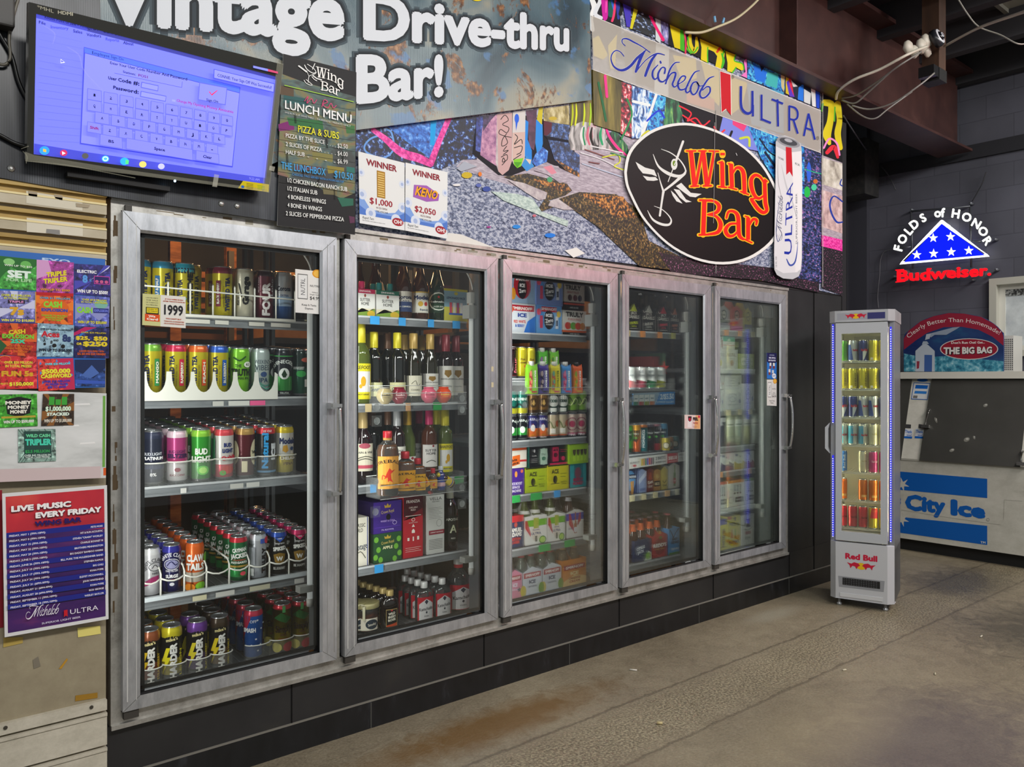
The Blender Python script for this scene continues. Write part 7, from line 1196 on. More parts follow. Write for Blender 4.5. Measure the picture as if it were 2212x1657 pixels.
carton(2,3,1188,1229,.128,'#18161a',[('r',-.75,.16,-.1,.92,'#c82454'),('t','ACE',-.42,.76,.5,.12,'#18161a',0,.06),('e',-.42,.5,.2,.12,'#3a1420'),('e',.4,.3,.2,.12,'#d02c60'),('r',-1,0,1,.09,'#d02c60'),('r',.1,.74,.8,.76,'#c82454'),('r',.1,.64,.7,.66,'#c82454')],'black and pink carton stacked on the yellow carton',dep=.2,lift=.129,sops=[])
carton(2,3,1230,1276,.132,'#9ac41e',[('p',[(x-.16,.72),(x+.16,.72),(x+.12,.5),(x,.4),(x-.12,.5)],'#3a1428')for x in(-.5,-.1,.3,.68)]+[('r',x-.13,.14,x+.13,.4,'#b8e03a')for x in(-.5,-.1,.3,.68)],'lime green carton with four shield prints stacked on teal',dep=.2,lift=.126,y=.185,sops=[])
bottle_parts('bt_lime','beer',LGR,'#c4c8c0',.224,(.15,.166,2.9,'#d4d4ce',[]));bottle_parts('bt_ultra','beer',AMB,'#c8ccd0',.224,(.185,.205,2.9,'#d8d8dc',[]));bottle_parts('bt_ice','beer',CLG,'#8a2430',.222,(.185,.203,2.9,'#b84048',[]),liq=liquid('cloudy_drink','#a8b4ac',.55),lz=.8);bottle_parts('bt_icep','beer',CLG,'#8a2430',.222,(.185,.203,2.9,'#c8944a',[]),liq=liquid('pink_drink','#b87a6a',.5),lz=.8);bottle_parts('bt_iceo','beer',CLG,'#8a2430',.222,(.185,.203,2.9,'#c8a06a',[]),liq=liquid('orange_drink','#b8843a',.5),lz=.8)
bottle_parts('bt_jack','beer',DRK,'#101012',.222,(.19,.212,2.9,'#1c1a1c',[]));bottle_parts('bt_org','beer',AMB,'#5a4048',.224,(.165,.205,2.9,'#c85a24',[]),neck=None);bottle_parts('bt_pk','beer',AMB,'#b85a64',.224);bottle_parts('bt_grn','beer',DGN,'#3a6a44',.224,(.18,.205,2.9,'#7aa83a',[]));bottle_parts('bt_pale','small',LGR,'#b8bc7a',.122,liq=WHW,sc=1.15)
ULT=lambda c:[('r',-1,.62,1,.84,c),('p',[(-1,.84),(-.8,.84),(-.5,.4),(-.5,.28),(-1,.6)],'#b81e30'),('e',.0,.38,.4,.26,'#d4ccc0'),('t','ULTRA',0,.38,.9,.08,'#2a3a7a',0,.03),('t','Michelob',0,.5,.6,.05,'#2a3a7a'),('e',.6,.14,.34,.13,'#3a7a2c'),('e',.6,.14,.26,.1,'#a8cc5a'),('r',-.24,.55,.24,.9,'#a8b03a'),('r',-.1,.1,.1,.3,'#3a3a3a')]
carrier(2,4,1096,1132,.16,'#1c2c58',[('r',-1,.8,1,1,'#c01e2c'),('t','SAMUEL',0,.56,1.6,.13,'#e8e4dc',0,.06),('t','ADAMS',0,.42,1.5,.13,'#e8e4dc',0,.06),('t','BOSTON',0,.28,1.2,.09,'#c8342c',0,.06),('t','LAGER',0,.18,1.0,.09,'#c8342c',0,.06),('e',0,.72,.2,.08,'#b8443a')],'navy and red six-pack carrier by the middle door edge',side='#a81c28',peak=.1)
carrier(2,4,1134,1182,.15,W8,ULT('#6ab01e'),'white and green six-pack with lime print beside the navy one','lime beer bottle in the six-pack beside the navy carrier','bt_lime',peak=.1);carrier(2,4,1184,1221,.15,W8,ULT('#6ab01e'),'white and green six-pack with lime print beside the blue one','lime beer bottle in the six-pack beside the blue carrier','bt_lime',peak=.3,y=.195)
carrier(2,4,1223,1261,.15,W8,[('r',-1,.62,1,.86,'#1f3ab0'),('p',[(-.7,.86),(-.5,.86),(-.1,.3),(-.1,.2),(-.7,.5)],'#b81e30'),('p',[(.7,.86),(.5,.86),(.3,.5),(.3,.4),(.7,.6)],'#b81e30'),('r',-.1,.16,.2,.5,'#a8541c'),('r',-.02,.5,.12,.9,'#a8541c'),('e',.05,.28,.2,.1,'#d8d8e0'),('t','ULTRA',-.5,.34,.5,.06,'#2a3a8a')],'white and blue six-pack with a printed brown bottle','brown beer bottle in the white and blue six-pack','bt_ultra',peak=.3)
SI=lambda c,f:[('r',-.9,.62,.9,.8,'#a81c2c'),('t','SMIRNOFF',0,.71,1.5,.1,'#f0e8e4',0,.05),('t','ICE',0,.48,.7,.13,c,0,.06),('t',f,0,.32,1.0,.06,c)]
carrier(2,5,1098,1128,.145,'#d88aa4',SI('#e8e4ec','PINK')+[('*',.6,.3,.1,'#2a3a6a')],'pink six-pack carrier on the bottom shelf by the door edge','pink drink bottle in the pink six-pack','bt_icep',peak=.5);carrier(2,5,1129,1171,.145,'#ccd4da',SI('#2a3a5c','ORIGINAL')+[('e',-.95,.2,.3,.2,'#c8b83a'),('e',.95,.2,.3,.2,'#6a9a3a'),('r',-1,0,1,.05,'#5a9ac8')],'pale blue six-pack carrier beside the pink one','clear drink bottle in the pale six-pack by the pink one','bt_ice',peak=.5);carrier(2,5,1172,1213,.145,'#ccd4da',SI('#2a3a5c','ORIGINAL')+[('e',-.95,.2,.3,.2,'#c8b83a'),('e',.95,.2,.3,.2,'#6a9a3a'),('r',-1,0,1,.05,'#5a9ac8')],'pale blue six-pack carrier beside the orange one','clear drink bottle in the pale six-pack by the orange one','bt_ice',peak=.5)
carrier(2,5,1215,1272,.14,'#d8821c',SI('#f0dca0','ORANGE')+[('p',[(-1,0),(1,0),(1,.3),(0,.42),(-1,.2)],'#e4c07a'),('t','ORANGE',0,.3,1.0,.09,'#a84a10',0,.05),('t','CREAM',0,.18,.9,.09,'#a84a10',0,.05)],'orange cream six-pack carrier on the bottom shelf','amber drink bottle in the orange six-pack','bt_iceo',peak=0)
# fourth door
JK=lambda c,f:[('p',[(-.5,.72),(.5,.72),(0,1.0)],c),('t','JACK',-.0,.66,.9,.11,'#e4e0d8',0,.03),('t','DANIELS',0,.52,1.6,.12,'#e4e0d8',0,.03),('r',-.95,.04,-.92,.64,'#b8b4ac'),('r',.92,.04,.95,.64,'#b8b4ac'),('t',f,0,.3,1.2,.1,c,0,.04,.1),('t','COCKTAIL',0,.18,.8,.07,c),('r',-.6,.08,.6,.1,'#b8b4ac'),('s',[(-.9,.78),(-.7,.7),(-.5,.76)],.02,'#d8d4cc')]
for u0,u1,c,f,lab in((1340,1354,'#c8c4bc','COLA','black four-pack cut off by the fourth door edge'),(1355,1384,'#c8d02c','LYNCHBURG','black four-pack with yellow lettering'),(1387,1417,'#d0ccc4','BLACK JACK','black four-pack with white lettering'),(1420,1447,'#e0344c','DOWNHOME','black four-pack with red lettering'),(1448,1469,'#e08a6a','SOUTHERN','black four-pack with peach lettering')):carrier(3,0,u0,u1,.155,'#121114',JK(c,f),lab+' on the top shelf','dark bottle standing in the '+lab,'bt_jack',peak=.6,n=(2,2),dep=.12)
zc_=onY(1400,841,.06).z;r=tray(xat(1355,.05),xat(1440,.05),zc_,.03,'clear acrylic tray of white cans stuck inside the fourth door',[(xat(1360,0),zc_-.06),(xat(1360,0),zc_-.11),(xat(1470,0),zc_+.05),(xat(1470,0),zc_-.02)])
for u,k,lab in((1361,'cut_red','white can with dark red base in the acrylic tray'),(1384,'cut_rose','white can with rose base in the acrylic tray'),(1405,'cut_green','white can with green base in the acrylic tray'),(1425,'cut_lime','white can with olive base in the acrylic tray')):can_at(k,(xat(u,.06),.06,zc_),-.85,lab,'cans in the acrylic tray')
def sign_strip(name,pts,y,col,draw,label,cat='sign'):
    m=MB();H=homog([(0,0),(1,0),(1,1),(0,1)],pts);fn=lambda x,q,l:(lambda p:Vector((p.x,y-l,p.z)))(onY(*H(x,q),y));a=Art(m,fn);a.rect(0,0,1,1,col);b=[fn(*c,-.002)for c in((0,0),(1,0),(1,1),(0,1))];f_=[fn(*c,.0003)for c in((0,0),(1,0),(1,1),(0,1))]
    m.add(b+f_,[(3,2,1,0)]+[(i,(i+1)%4,4+(i+1)%4,4+i)for i in range(4)],col if isinstance(col,str)else '#888888');draw(a);return tag(m.build(name),label,cat)
def T01(a,s,x0,y0,x1,h,c,b=.02):a.textq(s,[(x0,y0),(x1,y0),(x1,y0+h),(x0,y0+h)],c,b)
def d_cut(a):
    a.poly([(0,0),(.55,0),(.66,1),(0,1)],'#9ab0c0');
    for k,c in enumerate(('#2f8a6a','#b8484c','#8a9a3a','#c8743a')):a.rect(.03+.13*k,.0,.14+.13*k,.85,'#dce0de');a.rect(.03+.13*k,0,.14+.13*k,.3,c);a.rect(.05+.13*k,.5,.12+.13*k,.6,'#7a8a94')
    T01(a,'2/$5.50',.66,.42,.98,.44,'#e4f0f8',.03);T01(a,'CUTWATER 12oz CANS',.56,.12,.98,.18,'#d0e4f0')
sign_strip('price_sign',[(1367,876),(1458,873.5),(1458,846),(1367,850)],-.008,'#2f84c8',d_cut,'blue two for 5.50 price sign inside the fourth cooler door')
carton(3,1,1345,1359,.1,'#1c3a9c',[('t','BUD',0,.5,1.2,.2,'#d8e0f0',0,.05)],'dark blue carton behind the tray of white cans',y=.3)
carton(3,1,1408,1436,.2,'#8c1c20',[('r',-.8,.2,-.6,.9,'#b84a44')],'dark red carton behind the tray of white cans',y=.35);carton(3,1,1438,1474,.22,'#26482c',[('*',-.1,.58,.22,'#b82c24'),('t','6',-.8,.55,.2,.12,'#d8d8d0'),('t','en',-.6,.14,.8,.12,'#d8e0d4',0,.05)],'dark green carton with red star behind the white cans',y=.33)
def d_mon(a):
    a.rect(.0,0,1,1,'#d2d2ce');T01(a,'MONACO',.03,.42,.17,.2,'#3a3a3a');a.ell(.1,.24,.03,.12,'#b82c34',10)
    for k,c in enumerate(('#c8b41c','#d88a1c','#3a8a3c','#2a5ac0','#c83a2c','#8a2a5c','#2a2a2c')):a.rect(.2+.031*k,.14,.225+.031*k,.8,c)
    T01(a,'2 SHOTS',.44,.5,.62,.32,'#2a2a2c',.04);T01(a,'IN EVERY CAN',.44,.16,.62,.2,'#2a2a2c',.04);a.rect(.65,0,.86,1,'#b82c34');T01(a,"2/$5.50",.67,.34,.84,.36,'#f0e8e4',.05);a.rect(.68,.14,.83,.18,'#e8d0cc');T01(a,'SHOTS',.88,.62,.98,.2,'#7a7a78');a.rect(.88,.4,.98,.44,'#9a9a98');a.rect(.88,.24,.97,.28,'#9a9a98')
sign_strip('price_strip',[(1357,1014),(1479,996),(1479,976),(1357,990)],.172,'#cfcfca',d_mon,'white and red two shots price strip under the slim cans')
CL='#c8c4ba'
carrier(3,3,1345,1376,.14,'#1c2c5a',[('e',.1,.55,.7,.4,'#5a9ad0'),('r',-1,.62,1,.8,'#1a2448'),('t','BLUE MOON',0,.7,1.8,.1,'#e4e8ec',0,.06),('p',[(.1,.5),(.6,.54),(.5,.0),(.2,.0)],'#d89a2c'),('t','CAN',-.5,.2,.6,.08,'#d8dce4')],'navy six-pack carrier with a beer glass print','amber bottle standing in the navy beer glass six-pack','bt_pk',peak=.2,n=(2,2))
carrier(3,3,1377,1397,.14,'#8a9cc4',[('p',[(-1,.3),(1,.7),(1,.9),(-1,.5)],'#c8d0e4'),('t','LIGHT',.2,.14,1.2,.1,'#3a4a8a',0,.05),('r',-1,0,-.8,1,'#3a4a8a')],'silver blue six-pack carrier next to the navy one',peak=.4)
carrier(3,3,1398,1412,.14,'#6a2018',[('p',[(-.6,.5),(.6,.5),(.3,.8),(-.3,.8)],'#a84a2c'),('t','Coors',0,.4,1.6,.14,'#d8d0c4',0,.05,.2),('t','LIGHT',0,.22,1.4,.1,'#d8d0c4')],'narrow red brown six-pack carrier in mid shelf',peak=.3);carrier(3,3,1413,1427,.13,'#a8783a',[('r',-1,.2,1,.44,'#2a1c10'),('t','BECK',0,.32,1.4,.12,'#d8c49a',0,.05),('e',0,.64,.5,.12,'#c8a860')],'tan and black six-pack carrier in mid shelf',peak=.3);carrier(3,3,1428,1443,.14,'#b8a44a',[('s',[(-.6,.4),(0,.3),(.6,.42)],.03,'#3a3a1c'),('t','Gold',0,.2,1.2,.1,'#3a3a1c')],'gold six-pack carrier next to the white one',peak=.5);carrier(3,3,1444,1480,.155,CL,[('r',-.1,.1,.3,.6,'#6a8a4a'),('r',0,.6,.2,.9,'#7a9a5a'),('e',.1,.3,.26,.12,'#a8342c'),('t','ARTOIS',.1,.3,.4,.06,'#f0e8dc')],'white six-pack carrier with green bottle print','green bottle standing in the white six-pack','bt_grn',peak=.4,n=(2,2))
carrier(3,4,1371,1408,.125,'#23305a',[('t','CITRUS',-.3,.62,1.0,.14,'#e4e8ec',0,.06,.15),('t','JACK',-.3,.44,.8,.14,'#e4e8ec',0,.06,.15),('p',[(.1,0),(1,0),(1,.34),(.6,.44)],'#c8d4c0'),('e',.6,.2,.3,.16,'#8ab84a')],'navy six-pack carrier with white apple print, bottom shelf','orange necked bottle in the navy apple six-pack','bt_org',peak=.1,y=.2);carrier(3,4,1409,1442,.155,'#b81c24',[('e',0,.42,.7,.32,'#8c1418'),('t',"REDD'S",0,.46,1.8,.14,'#f0ece4',0,.08),('t','HARD APPLE',0,.32,1.3,.06,'#d8b05a'),('e',.1,.74,.2,.06,'#5a8a3c'),('p',[(-.2,.88),(.2,.88),(.1,1.0),(-.1,1.0)],'#d8a84a')],'red six-pack carrier with a printed apple','orange necked bottle in the red apple six-pack','bt_org',peak=.5);carrier(3,4,1445,1471,.16,'#3a94d8',[('s',[(-.8,.9),(-.3,.7),(-.2,.4)],.05,'#23202c'),('s',[(.8,.92),(.2,.78),(-.2,.6)],.04,'#23202c'),('t','ANGRY',.1,.56,1.2,.1,'#1c2438',0,.06),('t','ORCHARD',.1,.44,1.5,.1,'#1c2438',0,.06),('t','CRISP APPLE',.1,.2,1.4,.08,'#e8ecf0',0,.05),('r',-1,0,1,.08,'#4a8a2c')],'bright blue six-pack carrier with a bare tree print','pink capped bottle in the bright blue six-pack','bt_pk',peak=.1)
bots(3,4,[(1354,.24,'bt_org','orange necked bottle by the fourth door edge, bottom shelf'),(1352,.33,'bt_org','orange necked bottle behind the one by the door edge'),(1368,.36,'bt_org','orange necked bottle behind the navy apple six-pack'),(1366,.45,'bt_pk','brown bottle furthest back on the fourth door bottom shelf'),(1384,.42,'bt_org','orange necked bottle further back past the navy six-pack')],-.6)
# fifth door
MK=lambda c:[('e',0,.62,.42,.2,K0),('e',0,.62,.34,.15,c),('t',"mike's",0,.62,.5,.08,K0,0,.04),('r',-1,0,1,.2,'#c8ccd0')]
carrier(4,0,1551,1577,.16,'#a8a8ac',MK('#c8c4b8')+[('r',-1,.3,1,.42,'#3a4a2c')],'grey six-pack carrier with round badge, fifth door',peak=.6);carrier(4,0,1579,1605,.165,'#c8504c',MK('#d8a89a')+[('r',-1,0,1,.2,'#c8248c')],'coral pink six-pack carrier with round badge',peak=.6);carrier(4,0,1608,1624,.16,'#c8b42c',MK('#d8c86a')+[('r',-1,.18,1,.3,'#3a3a7a')],'yellow six-pack carrier with round badge',peak=.6);carrier(4,0,1625,1636,.15,'#7a807c',MK('#a8aca4'),'narrow grey six-pack carrier nearest the frame',peak=.6)
NU=lambda c:[('t','NUTRL',0,.72,1.6,.16,'#3a3a3c',0,.0),('e',0,.3,.3,.16,c),('t','VODKA SELTZER',0,.54,1.0,.04,'#8a8a88')]
WB='#d4d6d4'
carton(4,1,1545,1568,.125,WB,NU('#c8bc2c'),'white seltzer carton with lemon print, lower row',dep=.2,sops=[]);carton(4,1,1569,1594,.125,WB,NU('#b89a7a'),'white seltzer carton with peach prints, lower row',dep=.2,sops=[]);carton(4,1,1545,1561,.125,WB,[('t','JUICE',0,.8,1.6,.12,K0,0,.06),('r',.7,.1,1,.7,'#8a2430')],'white juice carton stacked on the lemon carton',dep=.2,lift=.126,sops=[]);carton(4,1,1562,1588,.125,WB,[('r',-1,.62,1,1,'#2aa888'),('p',[(-.3,.66),(.3,.66),(0,.9)],'#d8ecdc'),('t','MIXED',0,.46,.8,.08,'#8a7a5a'),('r',-1,.28,1,.34,'#d8a89a')],'white carton with teal top stacked on the peach carton',dep=.2,lift=.126,sops=[])
for u0,u1,nm in((1595,1618,'nearer the seltzer cartons'),(1619,1637,'nearer the frame')):carrier(4,1,u0,u1,.1,'#b8c46a',[('e',0,.5,.6,.3,'#d8dcb0'),('o',0,.5,.6,.3,.03,'#6a7a2c'),('t','LIME',0,.5,.7,.12,'#6a7a2c')],'pale lime four-pack carrier '+nm,'pale small bottle in the lime carrier '+nm,'bt_pale',peak=0,n=(2,2),dep=.11)
WC=lambda c:[('o',-.1,.58,.46,.2,.02,'#7a8088'),('s',[(-.4,.54),(-.1,.64),(.2,.54)],.03,'#7a8088'),('t','HARD SELTZER',0,.24,1.2,.06,'#8a9096'),('r',.55,.2,.85,.85,'#c4c8ca'),('e',.7,.4,.12,.1,c)]
for u0,u1,lf,h,c,lab in((1545,1564,0,.125,'#3a4a9a','white wave emblem carton by the door edge, lower row'),(1565,1604,0,.13,'#6a6a8a','wide white wave emblem carton, lower row'),(1605,1633,0,.165,'#5a6ab0','taller white wave emblem carton nearest the frame'),(1545,1565,.131,.125,'#a8542c','white wave emblem carton by the door edge, upper row'),(1566,1602,.131,.13,'#7a8a8a','wide white wave emblem carton, upper row')):carton(4,2,u0,u1,h,WB,WC(c),lab,dep=.2,lift=lf,sops=[])
carton(4,3,1546,1568,.2,'#171a3c',[('r',-1,.8,1,.94,'#d0d4d8'),('p',[(-.6,.66),(.6,.7),(.2,.8),(-.4,.8)],'#d0d4d8')],'tall navy carton by the fifth door edge',dep=.2,sops=[])
for k in range(4):
    u0=1574+18*k;x0,x1=xat(u0,.2),xat(u0+17,.2);m=MB();W=x1-x0;c=('#a8b49c','#a4ae96','#b4b88a','#a8b4aa')[k]
    m.lathe([(W/2,0),(W/2,.17),(W*.42,.19),(W*.3,.2),(0,.202)],mat(c,.35),18);a=Art(m,lambda x,y,l:Vector(((W/2+l)*math.sin(2*x/W),-(W/2+l)*math.cos(2*x/W),y)),step=.01);a.rect(-W*.5,.12,W*.3,.165,'#d0d4cc');a.rect(-W*.4,.13,W*.2,.137,'#6a746a');o=m.build('drink_tub');o.location=((x0+x1)/2,.2+W/2,SHELF[4][3][0]+.002)
    tag(o,'pale green rounded drink tub, %s from the navy carton, fifth door'%('first','second','third','fourth')[k],'drink tub','pale drink tubs behind the fifth door')
for u0,u1,c,lab in((1545,1556,'#2f8a4a','white and green carton by the fifth door edge'),(1557,1585,'#4a3a6a','white and purple carton on the fifth shelf'),(1586,1614,'#b8a43a','white and yellow carton on the fifth shelf'),(1615,1642,'#8a2c3a','white and dark red carton nearest the frame')):carton(4,4,u0,u1,.11,WB,[('p',[(-1,0),(1,0),(1,.34),(.3,.5),(-.3,.3),(-1,.5)],c),('r',-.3,.34,.3,.9,'#c4c8c8'),('t','TRULY',0,.74,.5,.1,'#3a3a44'),('r',-.8,.78,-.4,.9,'#5a6a8a')],lab,dep=.2,sops=[])
for u0,u1,c,lab in((1545,1571,'#c8502c','white eight-pack carton with red top edge'),(1572,1608,'#d88a2c','white eight-pack carton with orange top edge'),(1609,1642,'#7a9a4a','white eight-pack carton with green top edge')):carton(4,5,u0,u1,.165,WB,[('r',-1,.9,1,1,c)]+[('r',-.3+.36*k,.56,-.06+.36*k,.82,'#a4aaae')for k in range(3)]+[('e',-.18+.36*k,.5,.12,.04,'#4a4a50')for k in range(3)]+[('r',-.1,.14,.9,.34,'#4a4e54'),('t','VARIETY',.4,.24,.8,.08,'#d8dcdc'),('o',-.6,.26,.3,.12,.02,'#7a8088')],lab,dep=.22,sops=[],top=c)
TTC=[('r',-1,.82,1,1,'#3a3aa8'),('t','TWISTED TEA',.4,.4,.5,.6,'#1c1c3a',90,.06),('e',-.5,.4,.36,.2,'#8a6a1c'),('r',-.9,.1,.9,.13,'#8a7a10')]
carton(4,6,1546,1571,.2,'#d0c41c',TTC,'yellow tea carton by the fifth door edge, bottom shelf',dep=.2,sops=[]);carton(4,6,1572,1600,.21,'#d0c41c',[('t','TWISTED TEA',0,.74,1.6,.1,'#1c1c3a',0,.08,-.1),('t','PARTY PACK',0,.2,1.6,.1,'#1c1c3a',0,.08),('r',-1,.9,-.4,1,'#c83a2c'),('*',.1,.9,.1,'#1c1c3a')]+[('r',-.5+.28*k,.32,-.28+.28*k,.6,('#c86a2c','#d8d4b0','#8ab04a','#d8c87a')[k])for k in range(4)],'yellow tea party pack carton, bottom shelf',dep=.2,sops=[]);carton(4,6,1602,1632,.2,'#cfcfc8',[('p',[(-.3,.86),(.4,.86),(.2,.74),(.4,.6),(-.3,.6),(-.1,.74)],'#4a2a5a'),('r',-.4,.36,.5,.46,'#a8484c'),('s',[(-.5,.54),(0,.5),(.5,.55)],.02,'#4a4a4a'),('t','BEER',0,.24,.9,.08,'#5a5a58')],'white carton with dark badge beside the party pack',dep=.2,sops=[])
# stickers on the glass
yg=-.0195
def wecard(a):
    a.rect(0,0,.42,1,'#c9c88a')
    for k,s in enumerate(('LAW PROHIBITS','THE SALE','OF TOBACCO','TO MINORS.')):T01(a,s,.08,.86-.075*k,.36,.035,'#2a2a1c')
    a.rect(.08,.14,.38,.58,'#1c1a10');a.rect(.1,.4,.36,.56,'#d8c41c');T01(a,'Under 21',.12,.5,.34,.035,K0);T01(a,'No Tobacco',.12,.44,.34,.035,K0);a.rect(.06,.14,.4,.36,'#d8501c');T01(a,'We',.14,.26,.3,.07,'#f0ece0',.05);T01(a,'Card',.1,.17,.36,.07,'#f0ece0',.05)
    T01(a,'IF YOU WERE BORN',.52,.86,.94,.035,'#b8481c',.04);T01(a,"AFTER TODAY'S DATE IN",.47,.79,.98,.035,'#b8481c',.04);a.textq('1999',[(.5,.38),(.94,.38),(.94,.7),(.5,.7)],'#1c1c22',.03);T01(a,"YOU CAN'T BUY",.54,.24,.9,.04,'#b8481c',.04);T01(a,'TOBACCO, E-CIGARETTES',.5,.16,.96,.035,'#b8481c',.04);T01(a,'OR E-VAPOR PRODUCTS',.5,.09,.96,.035,'#b8481c',.04)
sign_strip('age_notice',[(307,702),(401,709),(401,641),(308,634)],-.0215,'#dcdad2',wecard,'white age notice sticker with 1999 on the first glass door','sticker')
def nutrl(a):
    a.rect(.08,.32,.46,.9,'#5a5a58');a.rect(.1,.34,.44,.88,'#dcdcda');a.textq('NUTRL',[(.36,.42),(.36,.8),(.2,.8),(.2,.42)],'#3a3a3c',0);a.ell(.83,.94,.2,.1,'#d8921c',14);a.ell(.83,.94,.15,.075,'#e8b44a',14);T01(a,'NUTRL',.55,.62,.92,.05,'#4a4a4c');T01(a,'700mL',.62,.48,.86,.03,'#5a5a58');T01(a,'Single Serve',.54,.43,.94,.03,'#5a5a58');T01(a,'$4.99',.54,.32,.94,.08,'#3a3a3a');T01(a,'Keep It Tasty.',.24,.17,.8,.045,'#3a3a3a');T01(a,'Dayton.',.36,.09,.68,.045,'#3a3a3a')
sign_strip('drink_sticker',[(638,675),(695,679),(695,587),(638,581)],-.0215,'#dedcd8',nutrl,'white seltzer sticker with orange slice on the first glass door','sticker')
sign_strip('drink_sticker',[(1657,876),(1677.5,877),(1677.5,820),(1657,820)],-.0215,'#d6d4d0',nutrl,'white seltzer sticker with orange slice on the fifth glass door','sticker')
def navy(a):
    a.rect(0,.66,1,1,'#1c1c4c');a.rect(0,0,1,.66,'#2a70c0');a.poly([(0,.66),(.5,.5),(1,.66)],'#1c1c4c');T01(a,'BIG SPICE.',.2,.78,.9,.06,'#d8dcec',.04);T01(a,'BIG FLAVOR',.15,.68,.9,.06,'#d8dcec',.04);T01(a,'CUTWATER',.25,.9,.75,.03,'#c8d0e4')
    for x,y,c in((.35,.5,'#d0d4d8'),(.7,.5,'#d8d8d0'),(.25,.25,'#d0c8c4'),(.6,.22,'#c8d0d8')):a.rect(x-.1,y-.1,x+.1,y+.12,c);a.rect(x-.1,y-.1,x+.1,y,'#7a3a3c')
    a.ell(.72,.12,.22,.1,'#e0e4ea',12);T01(a,'$2.99',.58,.09,.86,.06,'#2a4a9a',.03)
sign_strip('drink_sticker',[(1657,818),(1677.5,819),(1677.5,763),(1657,762)],-.0215,'#23409a',navy,'dark blue canned cocktail sticker on the fifth glass door','sticker')
def feel(a):
    a.rect(.02,.02,.98,.98,'#d8c0bc');a.poly([(.7,.98),(.98,.98),(.98,.02),(.6,.02)],'#d8a06a');a.rect(.85,.8,.98,.98,'#c82c44');T01(a,'FEEL',.52,.6,.86,.24,'#2a2226',.08);T01(a,'THE FIZZ',.52,.36,.84,.12,'#a82c3c',.05);a.rect(.18,.1,.44,.9,'#e0d4d4');a.poly([(.2,.9),(.44,.9),(.42,.6),(.32,.5),(.22,.6)],'#2a1a1e');a.ell(.32,.68,.08,.12,'#a81c34',10);a.rect(.52,.18,.8,.21,'#a87a74');a.rect(.52,.1,.76,.13,'#a87a74')
sign_strip('drink_sticker',[(1479,926),(1513,927),(1513,897),(1479,896)],-.0215,'#d8c8c4',feel,'small pink and orange sticker on the fourth glass door','sticker')
# ================================================================ lottery tickets and poster on the slat wall
KL=Crop(0,520,3.068)
def busy(col):
    c=[int(col[i:i+2],16)for i in(1,3,5)];h=lambda f:'#%02x%02x%02x'%tuple(max(0,min(255,int(x*f+(f>1)*30)))for x in c)
    return speck('ticket_print_'+col[1:],[(.36,h(.45)),(.47,col),(.55,col),(.66,h(1.3))],70,(1,1,1),rough=.35,detail=3)
def flat(name,quad,y,col,lst,label,cat,group=None,th=.0008,kids=()):
    """A printed sheet whose corners (bottom-left, bottom-right, top-right, top-left) are picture points on the plane y."""
    m=MB();H=homog([(-1,0),(1,0),(1,1),(-1,1)],quad);fn=lambda x,q,l:(lambda p:Vector((p.x,y-l,p.z)))(onY(*H(x,q),y));a=Art(m,fn)
    c=[(-1,0),(1,0),(1,1),(-1,1)];m.add([fn(*p,0)for p in c]+[fn(*p,-th)for p in c],[(0,1,2,3),(7,6,5,4)]+[(i,(i+1)%4,4+(i+1)%4,4+i)for i in range(4)],busy(col)if name=='lottery_ticket' else mat(col,.35)if isinstance(col,str)else col)
    ops(a,lst,2,1);return tag(m.build(name),label,cat,group)
TQ=lambda tl,tr,br,bl:KL(bl,br,tr,tl)
flat('ticket_board',TQ((-60,55),(697,122),(697,972),(-60,985)),-.041,'#2464b4',[('t','EXO',.1,.955,.5,.03,'#b8d0ec',0,.04)],'blue plastic ticket board taped to the slat wall','board')
flat('plastic_sheet',TQ((-60,985),(706,1012),(702,1572),(-60,1602)),-.0405,speck('taped_white',[(.3,'#b4b6b4'),(.5,'#d2d4d2'),(.7,'#dedfde')],5,(1,1,3),rough=.25),[('r',.93,.13,.98,.97,'#6fa84a'),('r',.95,.03,1,.12,'#d8602c'),('r',-1,0,.9,.14,'#cbb8b8')]+[('p',[(x,q),(x+.3,q+.01),(x+.28,q+.03),(x+.02,q+.02)],'#e8e8e6')for x,q in((-.6,.3),(.2,.6),(.4,.85),(-.2,.2),(.5,.4),(-.8,.75))],'white taped plastic sheet under the lower tickets','sheet')
ST=lambda c,c2,n=7:[('p',[(0,.45),(2.2*math.cos(a_),.45+1.5*math.sin(a_)),(2.2*math.cos(a_+.2),.45+1.5*math.sin(a_+.2))],c)for a_ in[6.283*k/n for k in range(n)]]
def inb(l):return[(o[0],[(max(-1,min(1,x)),max(0,min(1,y)))for x,y in o[1]],o[2])if o[0]=='p' else o for o in l]
S2=lambda s,x,y,w_,h_,c,o='#14141c',b=.03,tl=0:[('t',s,x,y,w_,h_,o,0,b+.06,tl),('t',s,x,y,w_,h_,c,0,b,tl)]
